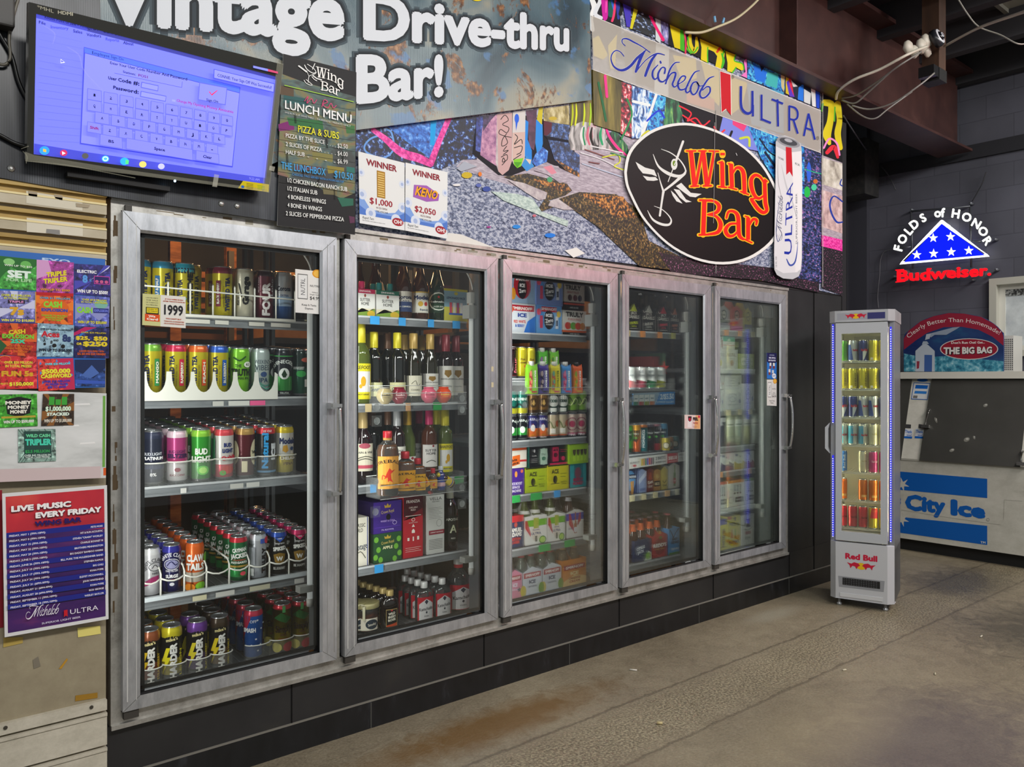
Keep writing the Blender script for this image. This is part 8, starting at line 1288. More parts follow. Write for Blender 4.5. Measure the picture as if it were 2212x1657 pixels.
for q,col,l,lab in(
 (((-4,100),(243,125),(240,330),(-4,318)),'#3f9a3a',[('p',[(-1,.3),(-.4,.7),(.3,.5),(1,.8),(1,1),(-1,1)],'#2a6a30'),('e',-.5,.85,.3,.1,'#8ac87a'),('e',.4,.8,.3,.12,'#6ab45a')]+S2('SET',.05,.48,1.3,.24,'#e0f0e4','#123a2c',.06)+S2('FOR LIFE',.05,.3,1.4,.1,'#a8d8a0','#10301c',.05)+[('t','WIN UP TO $50',0,.74,1.5,.06,'#e8f0e0')],'green money print ticket, first in the top row'),
 (((243,125),(490,145),(487,350),(241,340)),'#a03a90',[('p',[(-1,.4),(-.2,.6),(-.4,1),(-1,1)],'#d09ac8'),('p',[(.3,0),(1,.5),(1,.6),(.1,0)],'#c05ab0')]+S2('TRIPLE',.05,.6,1.1,.16,'#e0d02a','#3a1040',.05,.1)+S2('TRIPLER',.0,.4,1.3,.16,'#e0d02a','#3a1040',.05,.1)+S2('WIN UP TO $500!',0,.09,1.6,.07,'#e8a42a','#6a1a50'),'purple ticket with slanted yellow lettering in the top row'),
 (((493,152),(730,165),(732,372),(493,355)),'#2a2470',inb(ST('#4a4ab0',0,6))+[('p',[(-.1,.5),(.9,.9),(1,1),(.2,.6)],'#d8d8f4'),('t','ELECTRIC',-.3,.76,1.1,.1,'#e8e8f0',0,.05),('t','8',-.4,.52,.3,.26,'#5a9ae0',0,.1),('t','s',-.1,.5,.14,.1,'#5a9ae0'),('r',.1,.38,.96,.64,'#d040a0'),('r',.13,.4,.93,.62,'#2a2060')]+[('e',.26+.26*k,.46,.1,.05,'#c85a8a')for k in range(3)]+[('t','WIN UP TO $500!',0,.12,1.7,.11,'#f0f0f4',0,.04)],'dark blue lightning ticket in the top row'),
 (((-4,330),(238,338),(238,545),(-4,540)),'#7a7ab8',inb(ST('#c8c8e4',0,8))+[('r',-.55,.6,.4,.72,'#2a2438'),('t','TRIPLE',-.08,.66,.8,.07,'#d88ac0',0,.04)]+S2('7s',-.05,.36,.8,.26,'#d8a42a','#3a2a10',.08)+[('r',-1,0,1,.14,'#4a4a9a'),('t','WIN UP TO $10,000!',0,.07,1.8,.08,'#e8e040',0,.04),('t','OVER $7.8 MILLION',-.1,.86,1.6,.07,'#d8d84a',0,.04),('t','IN TOTAL PRIZES!',-.1,.77,1.3,.06,'#d8d84a',0,.04),('r',.96,0,1,1,'#d8a43a')],'pale blue burst ticket with a gold seven'),
 (((240,340),(487,350),(485,558),(236,545)),'#d04a1c',inb(ST('#e87a2c',0,9))+[('r',-1,.9,1,1,'#b81e24'),('e',0,.45,.8,.36,'#d8641c')]+S2('CASH',-.1,.62,1.0,.2,'#8ad03a','#1c3a14',.06)+S2('EXPLOSION',.0,.44,1.4,.1,'#3a4ab0','#101430',.05)+[('t','CHANCES TO MULTIPLY',0,.26,1.4,.05,'#8ad03a',0,.03),('t','WINNING PRIZES',0,.19,1.0,.05,'#8ad03a',0,.03),('t','1X TO 100X',0,.12,.7,.05,'#8ad03a',0,.03),('t','OVER $11 MILLION',.0,.82,1.6,.06,'#4ab0d0',0,.03)],'orange burst ticket with green lettering'),
 (((497,362),(728,375),(722,572),(497,565)),'#5a62b4',[('p',[(-1,.2),(-.3,.5),(.4,.2),(1,.5),(1,.7),(-1,.75)],'#8a90c8'),('e',.5,.75,.4,.14,'#7ab0a0')]+S2('CASH',-.45,.54,.9,.2,'#8ad03a','#142a50',.07)+[('r',.05,.46,.95,.62,'#2a3078'),('t','EXPLOSION',.5,.54,.8,.09,'#6a78d8',0,.05),('t','WIN UP TO $20,000!',0,.14,1.7,.09,'#e0d82a',0,.04),('t','OVER $7.8 MILLION',.1,.88,1.4,.06,'#e0d82a',0,.03),('t','IN TOTAL CASH PRIZES!',.1,.8,1.5,.05,'#e0d82a',0,.03)],'blue money print ticket, last in the second row'),
 (((-4,545),(247,550),(240,768),(-4,755)),'#a8241c',inb(ST('#d8642c',0,8))+S2('CASH',-.05,.74,.9,.14,'#e0c02a','#14281c',.06,.05)+S2('EXPLOSION',0,.6,1.7,.14,'#7ac83a','#14281c',.06)+S2('25X',.0,.45,.8,.13,'#3ad0a0','#0c2018',.08)+[('t','CHANCES TO MULTIPLY YOUR',0,.3,1.6,.06,'#e0782c',0,.03),('t','WINNING PRIZE TOTAL BY',0,.22,1.5,.06,'#e0782c',0,.03),('t','5X, 10X OR 25X!',0,.13,1.0,.06,'#e0782c',0,.03),('p',[(-1,0),(-.6,.3),(-1,.5)],'#2a5a34')],'red burst ticket with green 25X lettering'),
 (((250,545),(490,560),(485,770),(242,768)),'#8aacc0',[('p',[(-1,.2),(1,.6),(1,.8),(-1,.4)],'#9cbccc')]+S2('Aces',-.3,.68,1.0,.18,'#c02434','#e8eef0',.05)+S2('8s',.6,.58,.5,.24,'#2a3a6a','#e8eef0',.08)+[('t','AND',0,.5,.3,.06,K0,0,.04),('t','A',-.62,.48,.14,.1,K0),('e',-.6,.38,.07,.04,K0),('t','8',-.24,.44,.12,.1,K0),('e',-.08,.34,.12,.06,K0),('e',.4,.32,.12,.06,K0),('t','WIN UP TO $150,000!',0,.2,1.8,.09,'#1c2a3a',0,.06),('t','OVER $20 MILLION IN CASH PRIZES!',0,.83,1.7,.05,'#1c2a3a',0,.03)],'pale blue ticket with playing card suits'),
 (((490,568),(725,578),(722,780),(488,775)),'#1c1c54',[('p',[(-1,.7),(-.2,.9),(.3,1),(-.4,1),(-1,.8)],'#b81e5c'),('p',[(-1,.5),(-.4,.8),(.2,.98),(-.6,.8)],'#2a70c0'),('t','$25,',-.5,.64,.8,.12,'#e0c82a',0,.06),('t','$50',.5,.64,.8,.14,'#e0c82a',0,.06),('t','OR',-.7,.45,.3,.08,'#e0c82a',0,.06),('t','$250',.2,.46,1.4,.16,'#e0c82a',0,.06),('t','LOADED EXCLUSIVELY WITH',0,.22,1.4,.06,'#d8602c',0,.04),('t','$25, $50 AND $250 WINNERS!',0,.13,1.6,.07,'#d8602c',0,.04),('t','OVER $20 MILLION',.1,.82,1.4,.05,'#e0c82a')],'dark navy ticket with yellow dollar figures'),
 (((-4,762),(244,765),(246,980),(-4,985)),'#d02c30',[('o',.6,.86,.3,.1,.02,'#e86a6a'),('o',.8,.5,.3,.1,.02,'#e86a6a'),('o',-.7,.9,.3,.1,.02,'#e8903a')]+S2('FUN 5s',-.05,.46,1.7,.17,'#d8a42a','#1c5a2c',.07)+[('t','OVER $20 MILLION',0,.8,1.5,.08,'#e8d840',0,.04),('t','IN TOTAL PRIZES!',0,.69,1.4,.08,'#e8d840',0,.04),('t','WIN UP TO',-.75,.16,.4,.06,'#e8e040'),('t','$150,000!',.15,.15,1.3,.11,'#e8e040',0,.05)],'red ticket with bubble FUN lettering'),
 (((247,785),(485,778),(497,985),(255,997)),'#d83a34',[('p',[(.1,1),(1,1),(1,0),(.4,0)],'#c02c54')]+[('p',[(x,q),(x+.14,q+.05),(x+.04,q+.12)],'#4a8ad0')for x,q in((-.9,.8),(-.8,.2),(.5,.1),(.7,.8),(-.4,.05),(.8,.4),(0,.86),(-.9,.5))]+S2('$500,000',0,.6,1.6,.15,'#e8e03a','#2a1450',.06)+S2('CASHWORD',0,.45,1.7,.13,'#e8e03a','#2a1450',.06)+[('t','OVER $26 MILLION',.1,.83,1.4,.07,'#6ad0e0',0,.05),('t','OVER $12 MILLION',0,.28,1.5,.07,'#4a3ab0',0,.05),('t','IN PRIZES FROM',0,.19,1.2,.07,'#4a3ab0',0,.05),('t','$50 TO $500!',0,.1,1.0,.07,'#4a3ab0',0,.05)],'red and blue word game ticket tilted in the fourth row'),
 (((497,788),(700,788),(697,966),(499,964)),'#2a4a90',[('p',[(-1,.6),(.2,.3),(1,.7),(1,1),(-1,1)],'#1c2c54'),('p',[(-.6,.4),(.1,.8),(.6,.5),(0,.3)],'#4a6ab0'),('p',[(-1,.1),(1,.1),(1,.2),(-1,.25)],'#3a5ab8')],'blue picture sleeve without a ticket in the fourth row'),
 (((-4,1020),(245,1015),(250,1228),(-4,1240)),'#3f9a2c',[('p',[(-.7,.84),(0,.92),(.7,.84),(.6,.4),(0,.3),(-.6,.4)],'#1c1c1c')]+[('t','MONEY',0,.74-.14*k,1.4-.25*k,.11,'#e8e4d8',0,.07)for k in range(3)]+[('r',-.9,.27,.9,.33,'#b8a43a'),('t','WIN UP TO $500,000!',0,.16,1.6,.09,'#ecf0e4',0,.04)],'green ticket with a black shield on the white sheet'),
 (((285,1015),(492,1015),(490,1222),(273,1228)),'#3a2a1c',inb(ST('#8a5a2c',0,10))+[('r',-.6+.4*k,.64,-.26+.4*k,.9-.08*(k%2),'#3fa03a')for k in range(3)]+S2('$1,000,000',.0,.52,1.6,.15,'#d8f0d8','#1c4a28',.05)+[('t','STACKED',0,.35,1.4,.1,'#e0f0e0',0,.07),('t','WIN UP TO $1,000,000!',0,.15,1.7,.1,'#d8d0c0',0,.05)],'brown burst ticket with green money stacks'),
 (((120,1250),(368,1248),(372,1460),(122,1470)),'#8aa89c',[('s',[(x,0),(x+.5,.5),(x,1)],.02,'#2c4a42')for x in(-1,-.85,-.7,.4)]+[('r',-.7,.12,.75,.94,'#2a4a44')]+S2('WILD CASH',.05,.8,1.3,.1,'#6ad09a','#0c2018',.06)+S2('TRIPLER',.05,.6,1.4,.2,'#4ad0b0','#0c2018',.07)+[('t','$2.5 MILLION',0,.32,1.3,.09,'#3aa05a',0,.05),('t','OVER $45 MILLION IN',0,.2,1.4,.06,'#d8e8e0',0,.03),('t','TOTAL CASH PRIZES!',0,.14,1.3,.05,'#d8e8e0',0,.03)],'grey green zigzag ticket lowest on the white sheet')):flat('lottery_ticket',TQ(*q),-.0435 if q[0][1]>1000 else-.0425-.0004*(q[0][0]>100),col,l,lab,'lottery ticket','lottery tickets on the slat wall')
KP=Crop(0,1020,2.6)
flat('old_poster',KP((-30,880),(20,872),(12,100),(-30,105)),-.0135,'#8c1c2c',[],'dark red poster edge showing behind the live music poster','poster')
SHOW=[('MAY 1','PETE MOSS',.16),('MAY 8','HIT & RUN ACOUSTIC',.3),('MAY 15','STEVEN "CRASH" WORLEY',.4),('MAY 22','CHARLIE BONNET III',.3),('MAY 29','BROTHERS PENNINGTON',.38),('JUNE 5','BIG DADDY BAMBOO HARRIS',.44),('JUNE 26','BILL PURK THE MULESKINNER BAND',.56),('JULY 10','STEPHEN RAMOS',.26),('JULY 17','BIG CHILI',.14),('JULY 24','RYAN FYFFE',.18),('JULY 31','ELEYET MCCONNELL',.32),('AUGUST 21','JOHN WHITEHEAD',.28),('AUGUST 28','RYAN FYFFE',.18),('SEPTEMBER 11','RICK GEORGE',.2),('SEPTEMBER 18','WESLEY BAYLOR',.26)]
pl_=[('r',-.94,.025,.94,.975,speck('poster_dusk',[(.35,'#2a1a50'),(.6,'#4a2468'),(.75,'#7a3468')],3,(1,1,3),rough=.3)),('p',[(-.94,.72),(.94,.68),(.94,.975),(-.94,.975)],speck('poster_red',[(.3,'#8a1c34'),(.55,'#c8303c'),(.75,'#e0604a')],3,rough=.3))]
for k,(d_,n_,w_)in enumerate(SHOW):
    y_=.706-.0355*k
    if k%2==0:pl_.append(('r',-.94,y_-.018,.94,y_+.018,'#242a86'))
    dl_=.48+.02*max(0,len(d_)-5);pl_+=[('t','FRIDAY, %s (%s):'%(d_,'6PM-9PM' if 'AUG' in d_ or d_=='JULY 31' else '7PM-10PM'),-.89+dl_*.7,y_-.006,dl_*1.4,.0135,'#e4e0ec',0,.03),('t',n_,.9-w_*.75,y_-.004,w_*1.5,.0135,'#e4e0ec',0,.03)]
pl_+=[('t','LIVE MUSIC',-.28,.885,1.12,.042,'#2a1438',0,.06),('t','LIVE MUSIC',-.29,.888,1.12,.042,'#f4f0ee',0,.06),('t','EVERY FRIDAY',.24,.825,1.28,.042,'#2a1438',0,.06),('t','EVERY FRIDAY',.23,.828,1.28,.042,'#f4f0ee',0,.06),('t','WING BAR',.02,.768,.9,.036,'#2a1a60',0,.06),('p',[(.1,.075),(.1,.125),(.17,.125),(.17,.075),(.135,.085)],'#c8202c'),('t','ULTRA',.5,.105,.56,.034,'#e8e4ee',0,.0),('t','SUPERIOR LIGHT BEER',.05,.056,.75,.014,'#d8d0e4')]
po=flat('music_poster',KP((26,928),(610,825),(601,73),(12,120)),-.0425,'#dcdcdc',pl_,'white edged live music poster with red and purple listing','poster')
m=MB();H=homog([(-1,0),(1,0),(1,1),(-1,1)],KP((26,928),(610,825),(601,73),(12,120)));a=Art(m,lambda x,q,l:(lambda p:Vector((p.x,-.0515-l,p.z)))(onY(*H(x,q),-.0425)));b_,s_=mich_box(-.62,.078,.02,.12);michelob(a,lambda x,y:(b_(x,y)[0],.078+(b_(x,y)[1]-.078)*.42),'#e8e4ee',s_*.6);m.build('script_print',po)
# ================================================================ slim drinks fridge
rf=thing('drinks_fridge','slim silver drinks fridge with blue light strips standing by the black wall','fridge',(4.015,-.27,0),(0,0,0))
fa=onZ(1792,1289,.05);fb=onZ(1931,1307,.05);ex=Vector((fb.x-fa.x,fb.y-fa.y,0));FWD=ex.length;rf.location=(fa.x,fa.y,0);rf.rotation_euler=(0,0,math.atan2(ex.y,ex.x))
RI=rf.matrix_basis.inverted();nrm=Vector((ex.y,-ex.x,0)).normalized();RF0=wallN((fa.x,fa.y,0),nrm)
ZF=lambda u,v:RF0(u,v,0).z
W_,D_,c_=FWD,.40,.035;zT=1.80;SIL=speck('fridge_silver',[(.35,'#a3a5a8'),(.6,'#b9bbbe'),(.8,'#c6c8ca')],3,(1,1,.2),rough=.3,metal=.25);FL=mat('#c2c4c8',.35,.1)
def hull(m,x0,x1,y0,y1,c,z0,z1,mt):m.prism([(x0+c,y0),(x1-c,y0),(x1,y0+c),(x1,y1),(x0,y1),(x0,y0+c)],z1-z0,mt,Matrix.Translation((0,0,z0))@Matrix(((1,0,0,0),(0,0,1,0),(0,1,0,0),(0,0,0,1))))
L_,R_,zb,zg0,zg1=.038,W_-.042,.40,.46,1.665
m=MB();m.box(0,W_,D_-.03,D_,.05,zT,SIL);m.box(0,.03,c_,D_,.05,zT,SIL);m.box(W_-.03,W_,c_,D_,.05,zT,mat('#8d8f92',.3,.4));m.box(.03,W_-.03,.05,D_,1.7,zT,SIL);m.box(.03,W_-.03,.05,D_,.36,.42,SIL)
hull(m,0,W_,0,.08,c_,.05,.395,FL);m.box(0,W_,.05,D_,.05,.37,SIL);m.build('cabinet',rf,.004)
m=MB();hull(m,-.004,W_+.004,-.006,D_,c_,1.735,1.805,SIL);a=Art(m,lambda x,z,l:Vector((x,-.006-l,z)));a.rect(c_+.01,1.748,W_-c_-.01,1.79,'#9a9ca4');a.rect(W_*.6,1.75,W_-c_-.012,1.788,'#34366a')
def bulls(a,cx,cz,s):
    a.ell(cx,cz,.22*s,.16*s,'#e0b41c',14)
    for g in(-1,1):a.poly([(cx+g*x*s,cz+z*s)for x,z in((.04,.02),(.12,.12),(.3,.16),(.42,.08),(.62,.12),(.5,.0),(.46,-.14),(.38,-.02),(.26,-.04),(.2,-.16),(.14,-.04))],'#c01e3a')
    a.up()
bulls(a,W_*.42,1.769,.1);m.build('header',rf)
m=MB();yf=-.004
m.add([Vector((x,yf,z))for x,z in((c_,.405),(W_-c_,.405),(W_-c_,1.73),(c_,1.73),(L_+.03,zg0),(R_-.03,zg0),(R_-.03,zg1),(L_+.03,zg1))],[(i,(i+1)%4,4+(i+1)%4,4+i)for i in range(4)],mat('#b4b8bc',.3));[m.box(*b,FL)for b in((c_,L_+.03,yf+.0004,.044,.405,1.73),(R_-.03,W_-c_,yf+.0004,.044,.405,1.73),(L_+.03,R_-.03,yf+.0004,.044,.405,zg0),(L_+.03,R_-.03,yf+.0004,.044,zg1,1.73))]
d_=m.build('door',rf);m=MB();m.box(L_+.031,R_-.031,.010,.014,zg0+.001,zg1-.001,pane('fridge_glass','#f2f6f2',.05,'#d0d2c8',fog=((1,1,.6),4,.4,.8),gain=.6));m.build('door_glass',d_)
m=MB();m.prism([(-.002,.93),(-.03,.96),(-.03,1.09),(-.002,1.12),(-.012,1.08),(-.012,.97)],.03,FL,Matrix.Translation((.0,.02,0)));m.build('door_handle',d_)
for x,n_ in((.018,-1),(W_-.018,1)):
    m=MB()
    for z0,z1 in(((.42,.92),(1.12,1.725))if n_<0 else((.42,1.7),)):
        m.box(x-.004,x+.004,.008,.016,z0,z1,mat('#1c1cc8',.3,0,1.1));z=z0
        while z<z1-.01:m.box(x-.002,x+.002,.0065,.01,z,z+.006,mat('#a8b0ff',.3,0,3.0));z+=.014
    m.build('light_strip',rf)
m=MB();a=Art(m,lambda x,z,l:Vector((x,-.0005-l,z)));a.text('Red Bull',W_*.5,.312,W_*.5,.036,'#c01a3c',bold=.05);bulls(a,W_*.5,.258,.13);a.poly([(.05,.185),(W_-.05,.185),(W_-.055,.12),(.055,.12)],'#909296');m.box(.075,W_-.075,-.002,.0,.135,.178,mat('#151516',.5))
for k in range(14):
    for j in range(4):m.box(.08+k*(W_-.165)/14,.08+(k+.55)*(W_-.165)/14,-.004,-.002,.138+j*.0105,.1425+j*.0105,mat('#4a4c50',.4))
m.box(.06,W_-.06,-.004,0,.062,.085,mat('#c9cbcd',.3));m.build('lower_grille',rf)
for x,y in((.05,.04),(W_-.05,.04),(.05,D_-.05),(W_-.05,D_-.05)):m=MB();m.lathe([(.014,0),(.016,.012),(.008,.016),(.008,.05)],mat('#b0b2b4',.3,.5),12,c=(x,y,0));m.build('foot',rf)
m=MB();ENA=mat('#d8d6c4',.5);m.box(.032,W_-.032,D_-.034,D_-.031,.42,1.7,ENA);m.box(.03,.033,.03,D_-.03,.42,1.7,ENA);m.box(W_-.033,W_-.03,.03,D_-.03,.42,1.7,ENA);m.box(.036,.058,.046,.05,.47,1.66,mat('#fff4c8',.3,0,22));m.box(W_-.058,W_-.036,.046,.05,.47,1.66,mat('#fff4c8',.3,0,22));m.box(.1,W_-.1,.3,.34,1.58,1.66,mat('#9a9a90',.5));m.build('liner',rf)
FZ=[1.490,1.320,1.148,.978,.812,.640,.474]
for z in FZ:
    m=MB();m.tube([(.036,.03,z),(W_-.036,.03,z)],.003,WHT,5);m.tube([(.036,.03,z+.008),(W_-.036,.03,z+.008)],.002,WHT,5)
    for k in range(15):x=.04+k*(W_-.08)/14;m.tube([(x,.03,z),(x,D_-.04,z)],.0015,WHT,4)
    m.build('wire_shelf',rf)
for k_,b_,l_ in(('rb_y','#d4c820',[('t','ENERGY',.2,.5,.3,.6,'#6a5a14',90),('r',-.7,.1,-.3,.2,'#e8e4d0')]),('rb_b','#20307c',[('p',[(-.3,0),(.6,.55),(-.3,.55)],'#c8ccd4'),('p',[(.6,.55),(1.3,.9),(.6,1)],'#c8ccd4'),('t','Red Bull',0,.55,1.1,.12,'#c81c3c',0,.06)]),('rb_s','#c4c8cc',[('p',[(-1.2,.1),(-.2,.1),(-.6,.8),(-1.2,.8)],'#2a4a9a'),('t','Red Bull',.2,.55,.9,.1,'#c81c3c',0,.06)]),('rb_t','#c8ccc4',[('r',-1.2,.1,-.2,.9,'#3a9ac0'),('t','Red Bull',0,.5,1.0,.1,'#c02a3c',0,.05)]),('rb_w','#d2cfb4',[('t','Red Bull',0,.55,.9,.08,'#b0a87a')]),('rb_o','#d8741c',[('r',-.5,.2,.4,.3,'#e8b46a')]),('rb_r','#c8283a',[('t','Red Bull',0,.5,1.0,.1,'#8a1424',0,.05)]),('rb_m','#c02a78',[('t','Red Bull',0,.55,1.0,.1,'#e8a8c8',0,.05)]),('rb_g','#5aa82c',[]),('rb_l','#2a70c0',[('t','Red Bull',0,.5,.4,.6,'#d8e4f0',90)]),('rb_yr','#d8c02a',[('p',[(-.8,.5),(.8,.5),(.5,.95),(-.5,.95)],'#c8303a')])):can_parts(k_,.0265,.135,[(0,b_)],l_)
CN={'y':'yellow','b':'blue and silver','s':'silver','t':'silver and teal','w':'pale cream','o':'orange','r':'red','m':'pink','g':'green','l':'sky blue','yr':'yellow and red'}
PS=['first','second','third','fourth','fifth'];RW=['top','second','third','middle','fifth','sixth','bottom']
for i,row in enumerate((('g','s','b','y','y'),('y','y','y','y','b'),('b','b','s','s','b'),('t','t','t','w','w'),('l',None,'w','m','m'),('o',None,'o','o','o'),('r','r','r','yr','yr'))):
    for j,k_ in enumerate(row):
        if k_:
            p=rf.matrix_basis@Vector((.064+j*(W_-.128)/4,.078,FZ[i]+.0025));can_at('rb_'+k_,p,rf.rotation_euler.z+.5,'%s slim can, %s from the handle on the %s fridge shelf'%(CN[k_],PS[j],RW[i]),'cans in the slim fridge')
        if k_ and i<4:p=rf.matrix_basis@Vector((.064+j*(W_-.128)/4,.15,FZ[i]+.0025));can_at('rb_'+k_,p,rf.rotation_euler.z,'%s slim can behind the %s from the handle, %s fridge shelf'%(CN[k_],PS[j],RW[i]),'cans in the slim fridge')
# ================================================================ ice merchandiser, its topper and the vent box
XI=5.95;ib=thing('ice_chest','white ice merchandiser with dark slanted doors and blue lettering','ice chest',(XI,-.5,0));o0=Vector((XI,-.5,0))
def ibb(name,mb,par=None):o=mb.build(name,par or ib);o.location=-o0 if par is None else(0,0,0);return o
IW=speck('scuffed_white_enamel',[(.27,'#77756c'),(.36,'#b5b4a8'),(.6,'#c9c8bd'),(.8,'#d2d1c7')],6,(1,.6,1),rough=.4,detail=11,nrough=.78)
m=MB();ya,yb_=-1.9,.62;pr=[(XI,.10),(XI,.745),(6.2,1.40),(6.74,1.40),(6.74,.10)]
vs=[Vector((x,y,z))for y in(ya,yb_)for x,z in pr];m.add(vs,[(i,(i+1)%5,5+(i+1)%5,5+i)for i in range(5)]+[(0,1,2,3,4),(9,8,7,6,5)],IW);m.box(6.15,6.75,ya,yb_,1.402,1.442,IW);m.box(6.145,6.16,ya,yb_,1.395,1.45,mat('#d0cfc4',.4));m.box(XI-.006,XI,ya,yb_,.735,.75,mat('#a9a89e',.4));m.box(XI+.06,6.7,ya,yb_,0,.10,mat('#1a1a1a',.7));ibb('body',m)
IN=Vector((-.655,0,.25)).normalized();IF=lambda e:wallN(Vector((XI,0,.745))+IN*e,IN);KD=Crop(1900,780,3.452)
def idoor(q,lab):
    m=MB();f0,f1=IF(.022),IF(.0);P=[f0(u,v,0)for u,v in q];Q=[f1(u,v,0)for u,v in q];m.add(P+Q,[(0,1,2,3)]+[(i,(i+1)%4,4+(i+1)%4,4+i)for i in range(4)],speck('dented_grey_steel',[(.35,'#454541'),(.6,'#4b4b47'),(.8,'#53534e')],3,rough=.42,metal=.3));return ibb('door',m)
d1=idoor(KD((390,130),(1120,122),(1048,792),(300,740)),'');idoor(KD((40,140),(243,138),(160,735),(-40,720)),'')
f0=IF(.03)
for x,y,rx,ry in((790,330,18,12),(650,585,24,16),(705,570,8,14),(540,665,20,12),(420,440,8,22)):m=MB();a=Art(m,IF(.0225));a.ell(*KD((x,y))[0],rx/3.4,ry/3.4,'#77776f',10,rot=-.4);a.ell(*KD((x+4,y-4))[0],rx/7,ry/7,'#a8a8a0',8);m.build('dent',d1)
for p,s_ in((KD((372,360),(345,490)),''),(KD((1066,670),(1062,770)),'')):
    m=MB();a0,b0=f0(*p[0],.012),f0(*p[1],.012);m.tube([a0-IN*.03,a0,b0,b0-IN*.03],.008,CHR,8);m.box(b0.x-.01,b0.x+.02,b0.y-.03,b0.y+.03,b0.z-.012,b0.z+.012,CHR);ibb('door_handle',m)
def ip(name,fn,draw):m=MB();a=Art(m,fn);draw(a);ibb(name,m)
BI='#0f5cb0'
def lower(a):
    R=lambda p,c:a.poly(KD(*p),c)
    R(((-60,806),(803,878),(803,1022),(-60,940)),BI);R(((-60,1140),(803,1229),(803,1372),(-60,1250)),BI)
    for cx,cy in((170,920),(168,1182)):a.star(*KD((cx,cy))[0],16,'#c9c8bd',.35,6,.3)
    LW='#0f5cb0'
    T=lambda s,x0,y0,x1,y1,h0,h1:a.textq(s,KD((x0,y0),(x1,y1),(x1,y1-h1),(x0,y0-h0)),LW,.06)
    T('Home',-220,1050,160,1080,130,125);T('City',190,1112,492,1140,122,118);T('Ice',530,1150,790,1178,122,112)
    a.ring(*KD((808,1183))[0],3,3,.6,'#55554e');a.textq('TM',KD((752,1360),(790,1364),(790,1346),(752,1342)),'#d8d8d0',.02)
    for s in(((160,1110),(500,1165),(905,1222)),((930,1035),(925,1180)),((930,1035),(1065,1045)),((300,740),(170,735))):a.stroke(KD(*s),.5,'#8a897f',sm=False)
ip('printed_logo',wallX(XI-.001),lower)
def info(a):
    R=lambda p,c:a.poly(KD(*p),c)
    R(((255,160),(378,165),(358,290),(235,285)),'#2a5aa0');R(((258,165),(373,170),(354,285),(240,280)),'#c4c8c8');R(((270,178),(362,182),(356,208),(264,205)),BI);R(((264,222),(352,226),(348,246),(258,242)),'#2a70b8');R(((252,256),(284,258),(280,278),(248,276)),'#6a6a68');a.ell(*KD((320,142))[0],12,3.5,BI,14)
ip('info_sticker',IF(.002),info)
for x in(186,268):
    def thx(a):
        R=lambda p,c:a.poly(KD(*p),c);R(((x,505),(x+62,508),(x+56,578),(x-6,575)),'#c8ccd0');R(((x-4,560),(x+58,563),(x+56,578),(x-6,575)),BI);a.textq('Thank',KD((x+4,536),(x+56,540),(x+56,516),(x+4,512)),BI,.03);a.textq('you!',KD((x+16,558),(x+52,560),(x+52,545),(x+16,543)),BI,.03)
    ip('thank_you_sticker',IF(.002),thx)
for x in(205,310):ip('lock_plate',IF(.002),lambda a:a.poly(KD((x-18,470),(x+30,474),(x+28,502),(x-20,498)),'#3a3a3c'))
KT2=Crop(1800,400,3.602);XT=6.3
m=MB();a=Art(m,wallX(XT),dl=.00005);arcp=smooth([(550,1450),(548,1195),(590,1130),(680,1060),(780,1020),(900,995),(1020,1000),(1150,1025),(1250,1080),(1310,1140),(1325,1180),(1325,1450)],3);AP=KT2(*arcp)
n=len(AP);fr_=[onX(u,v,XT)for u,v in AP];m.add(fr_+[p+Vector((.012,0,0))for p in fr_],[tuple(range(n))[::-1],tuple(range(n,2*n))]+[(i,(i+1)%n,n+(i+1)%n,n+i)for i in range(n)],'#2a3e78')
R=lambda p,c:a.poly(KT2(*p),c)
a.poly(AP,speck('ice_sign_blue',[(.35,'#1c2c5c'),(.6,'#27406e'),(.8,'#2c6484')],3,(1,1,2),rough=.35));R(((550,1310),(700,1340),(880,1330),(1325,1370),(1325,1450),(550,1450)),speck('ice_sign_cubes',[(.35,'#1f5a74'),(.5,'#3f8aa0'),(.62,'#7ab0be'),(.7,'#b0ccd2')],26,rough=.35))
R([(548,1195),(590,1130),(680,1060),(780,1020),(900,995),(1020,1000),(1150,1025),(1250,1080),(1310,1140),(1325,1180),(1325,1250),(1240,1180),(1130,1125),(1000,1102),(860,1105),(730,1150),(640,1210),(550,1280)],'#8c2238')
H=lambda s,q,c,b=.03:a.textq(s,KT2(*q),c,b)
def arct(s,pts,h,c):
    vs,ts,x0,x1=glyphs(s,3);q=smooth(pts,12);L=[0]
    for i in range(1,len(q)):L.append(L[-1]+math.dist(q[i],q[i-1]))
    out=[]
    for x,y in vs:
        t=(x-x0)/(x1-x0)*L[-1];i=max(1,min(len(q)-1,next((k for k in range(len(L))if L[k]>=t),len(q)-1)));f_=(t-L[i-1])/(L[i]-L[i-1]);p0,p1=q[i-1],q[i];dx,dy=(p1[0]-p0[0]),(p1[1]-p0[1]);d=math.hypot(dx,dy);e=y/CAPH*h;out.append((p0[0]+dx*f_+dy/d*e,p0[1]+dy*f_-dx/d*e))
    a.tris(KT2(*out),ts,c)
arct('Clearly Better Than Homemade!',[(585,1192),(700,1112),(830,1072),(990,1066),(1120,1085),(1220,1125),(1290,1165)],32,'#d8d0cc')
a.ell(*KT2((1057,1275))[0],63,23,'#c8c4c0',28);a.ell(*KT2((1057,1275))[0],61,21.5,'#8c1c30',28);H("Don't Run Out! Get...",((918,1236),(1180,1232),(1180,1214),(918,1216)),'#d8d0cc');H('THE BIG BAG',((862,1322),(1240,1312),(1240,1258),(862,1264)),'#1c1c24',.1);H('THE BIG BAG',((858,1318),(1236,1308),(1236,1256),(858,1262)),'#d4d0cc',.05)
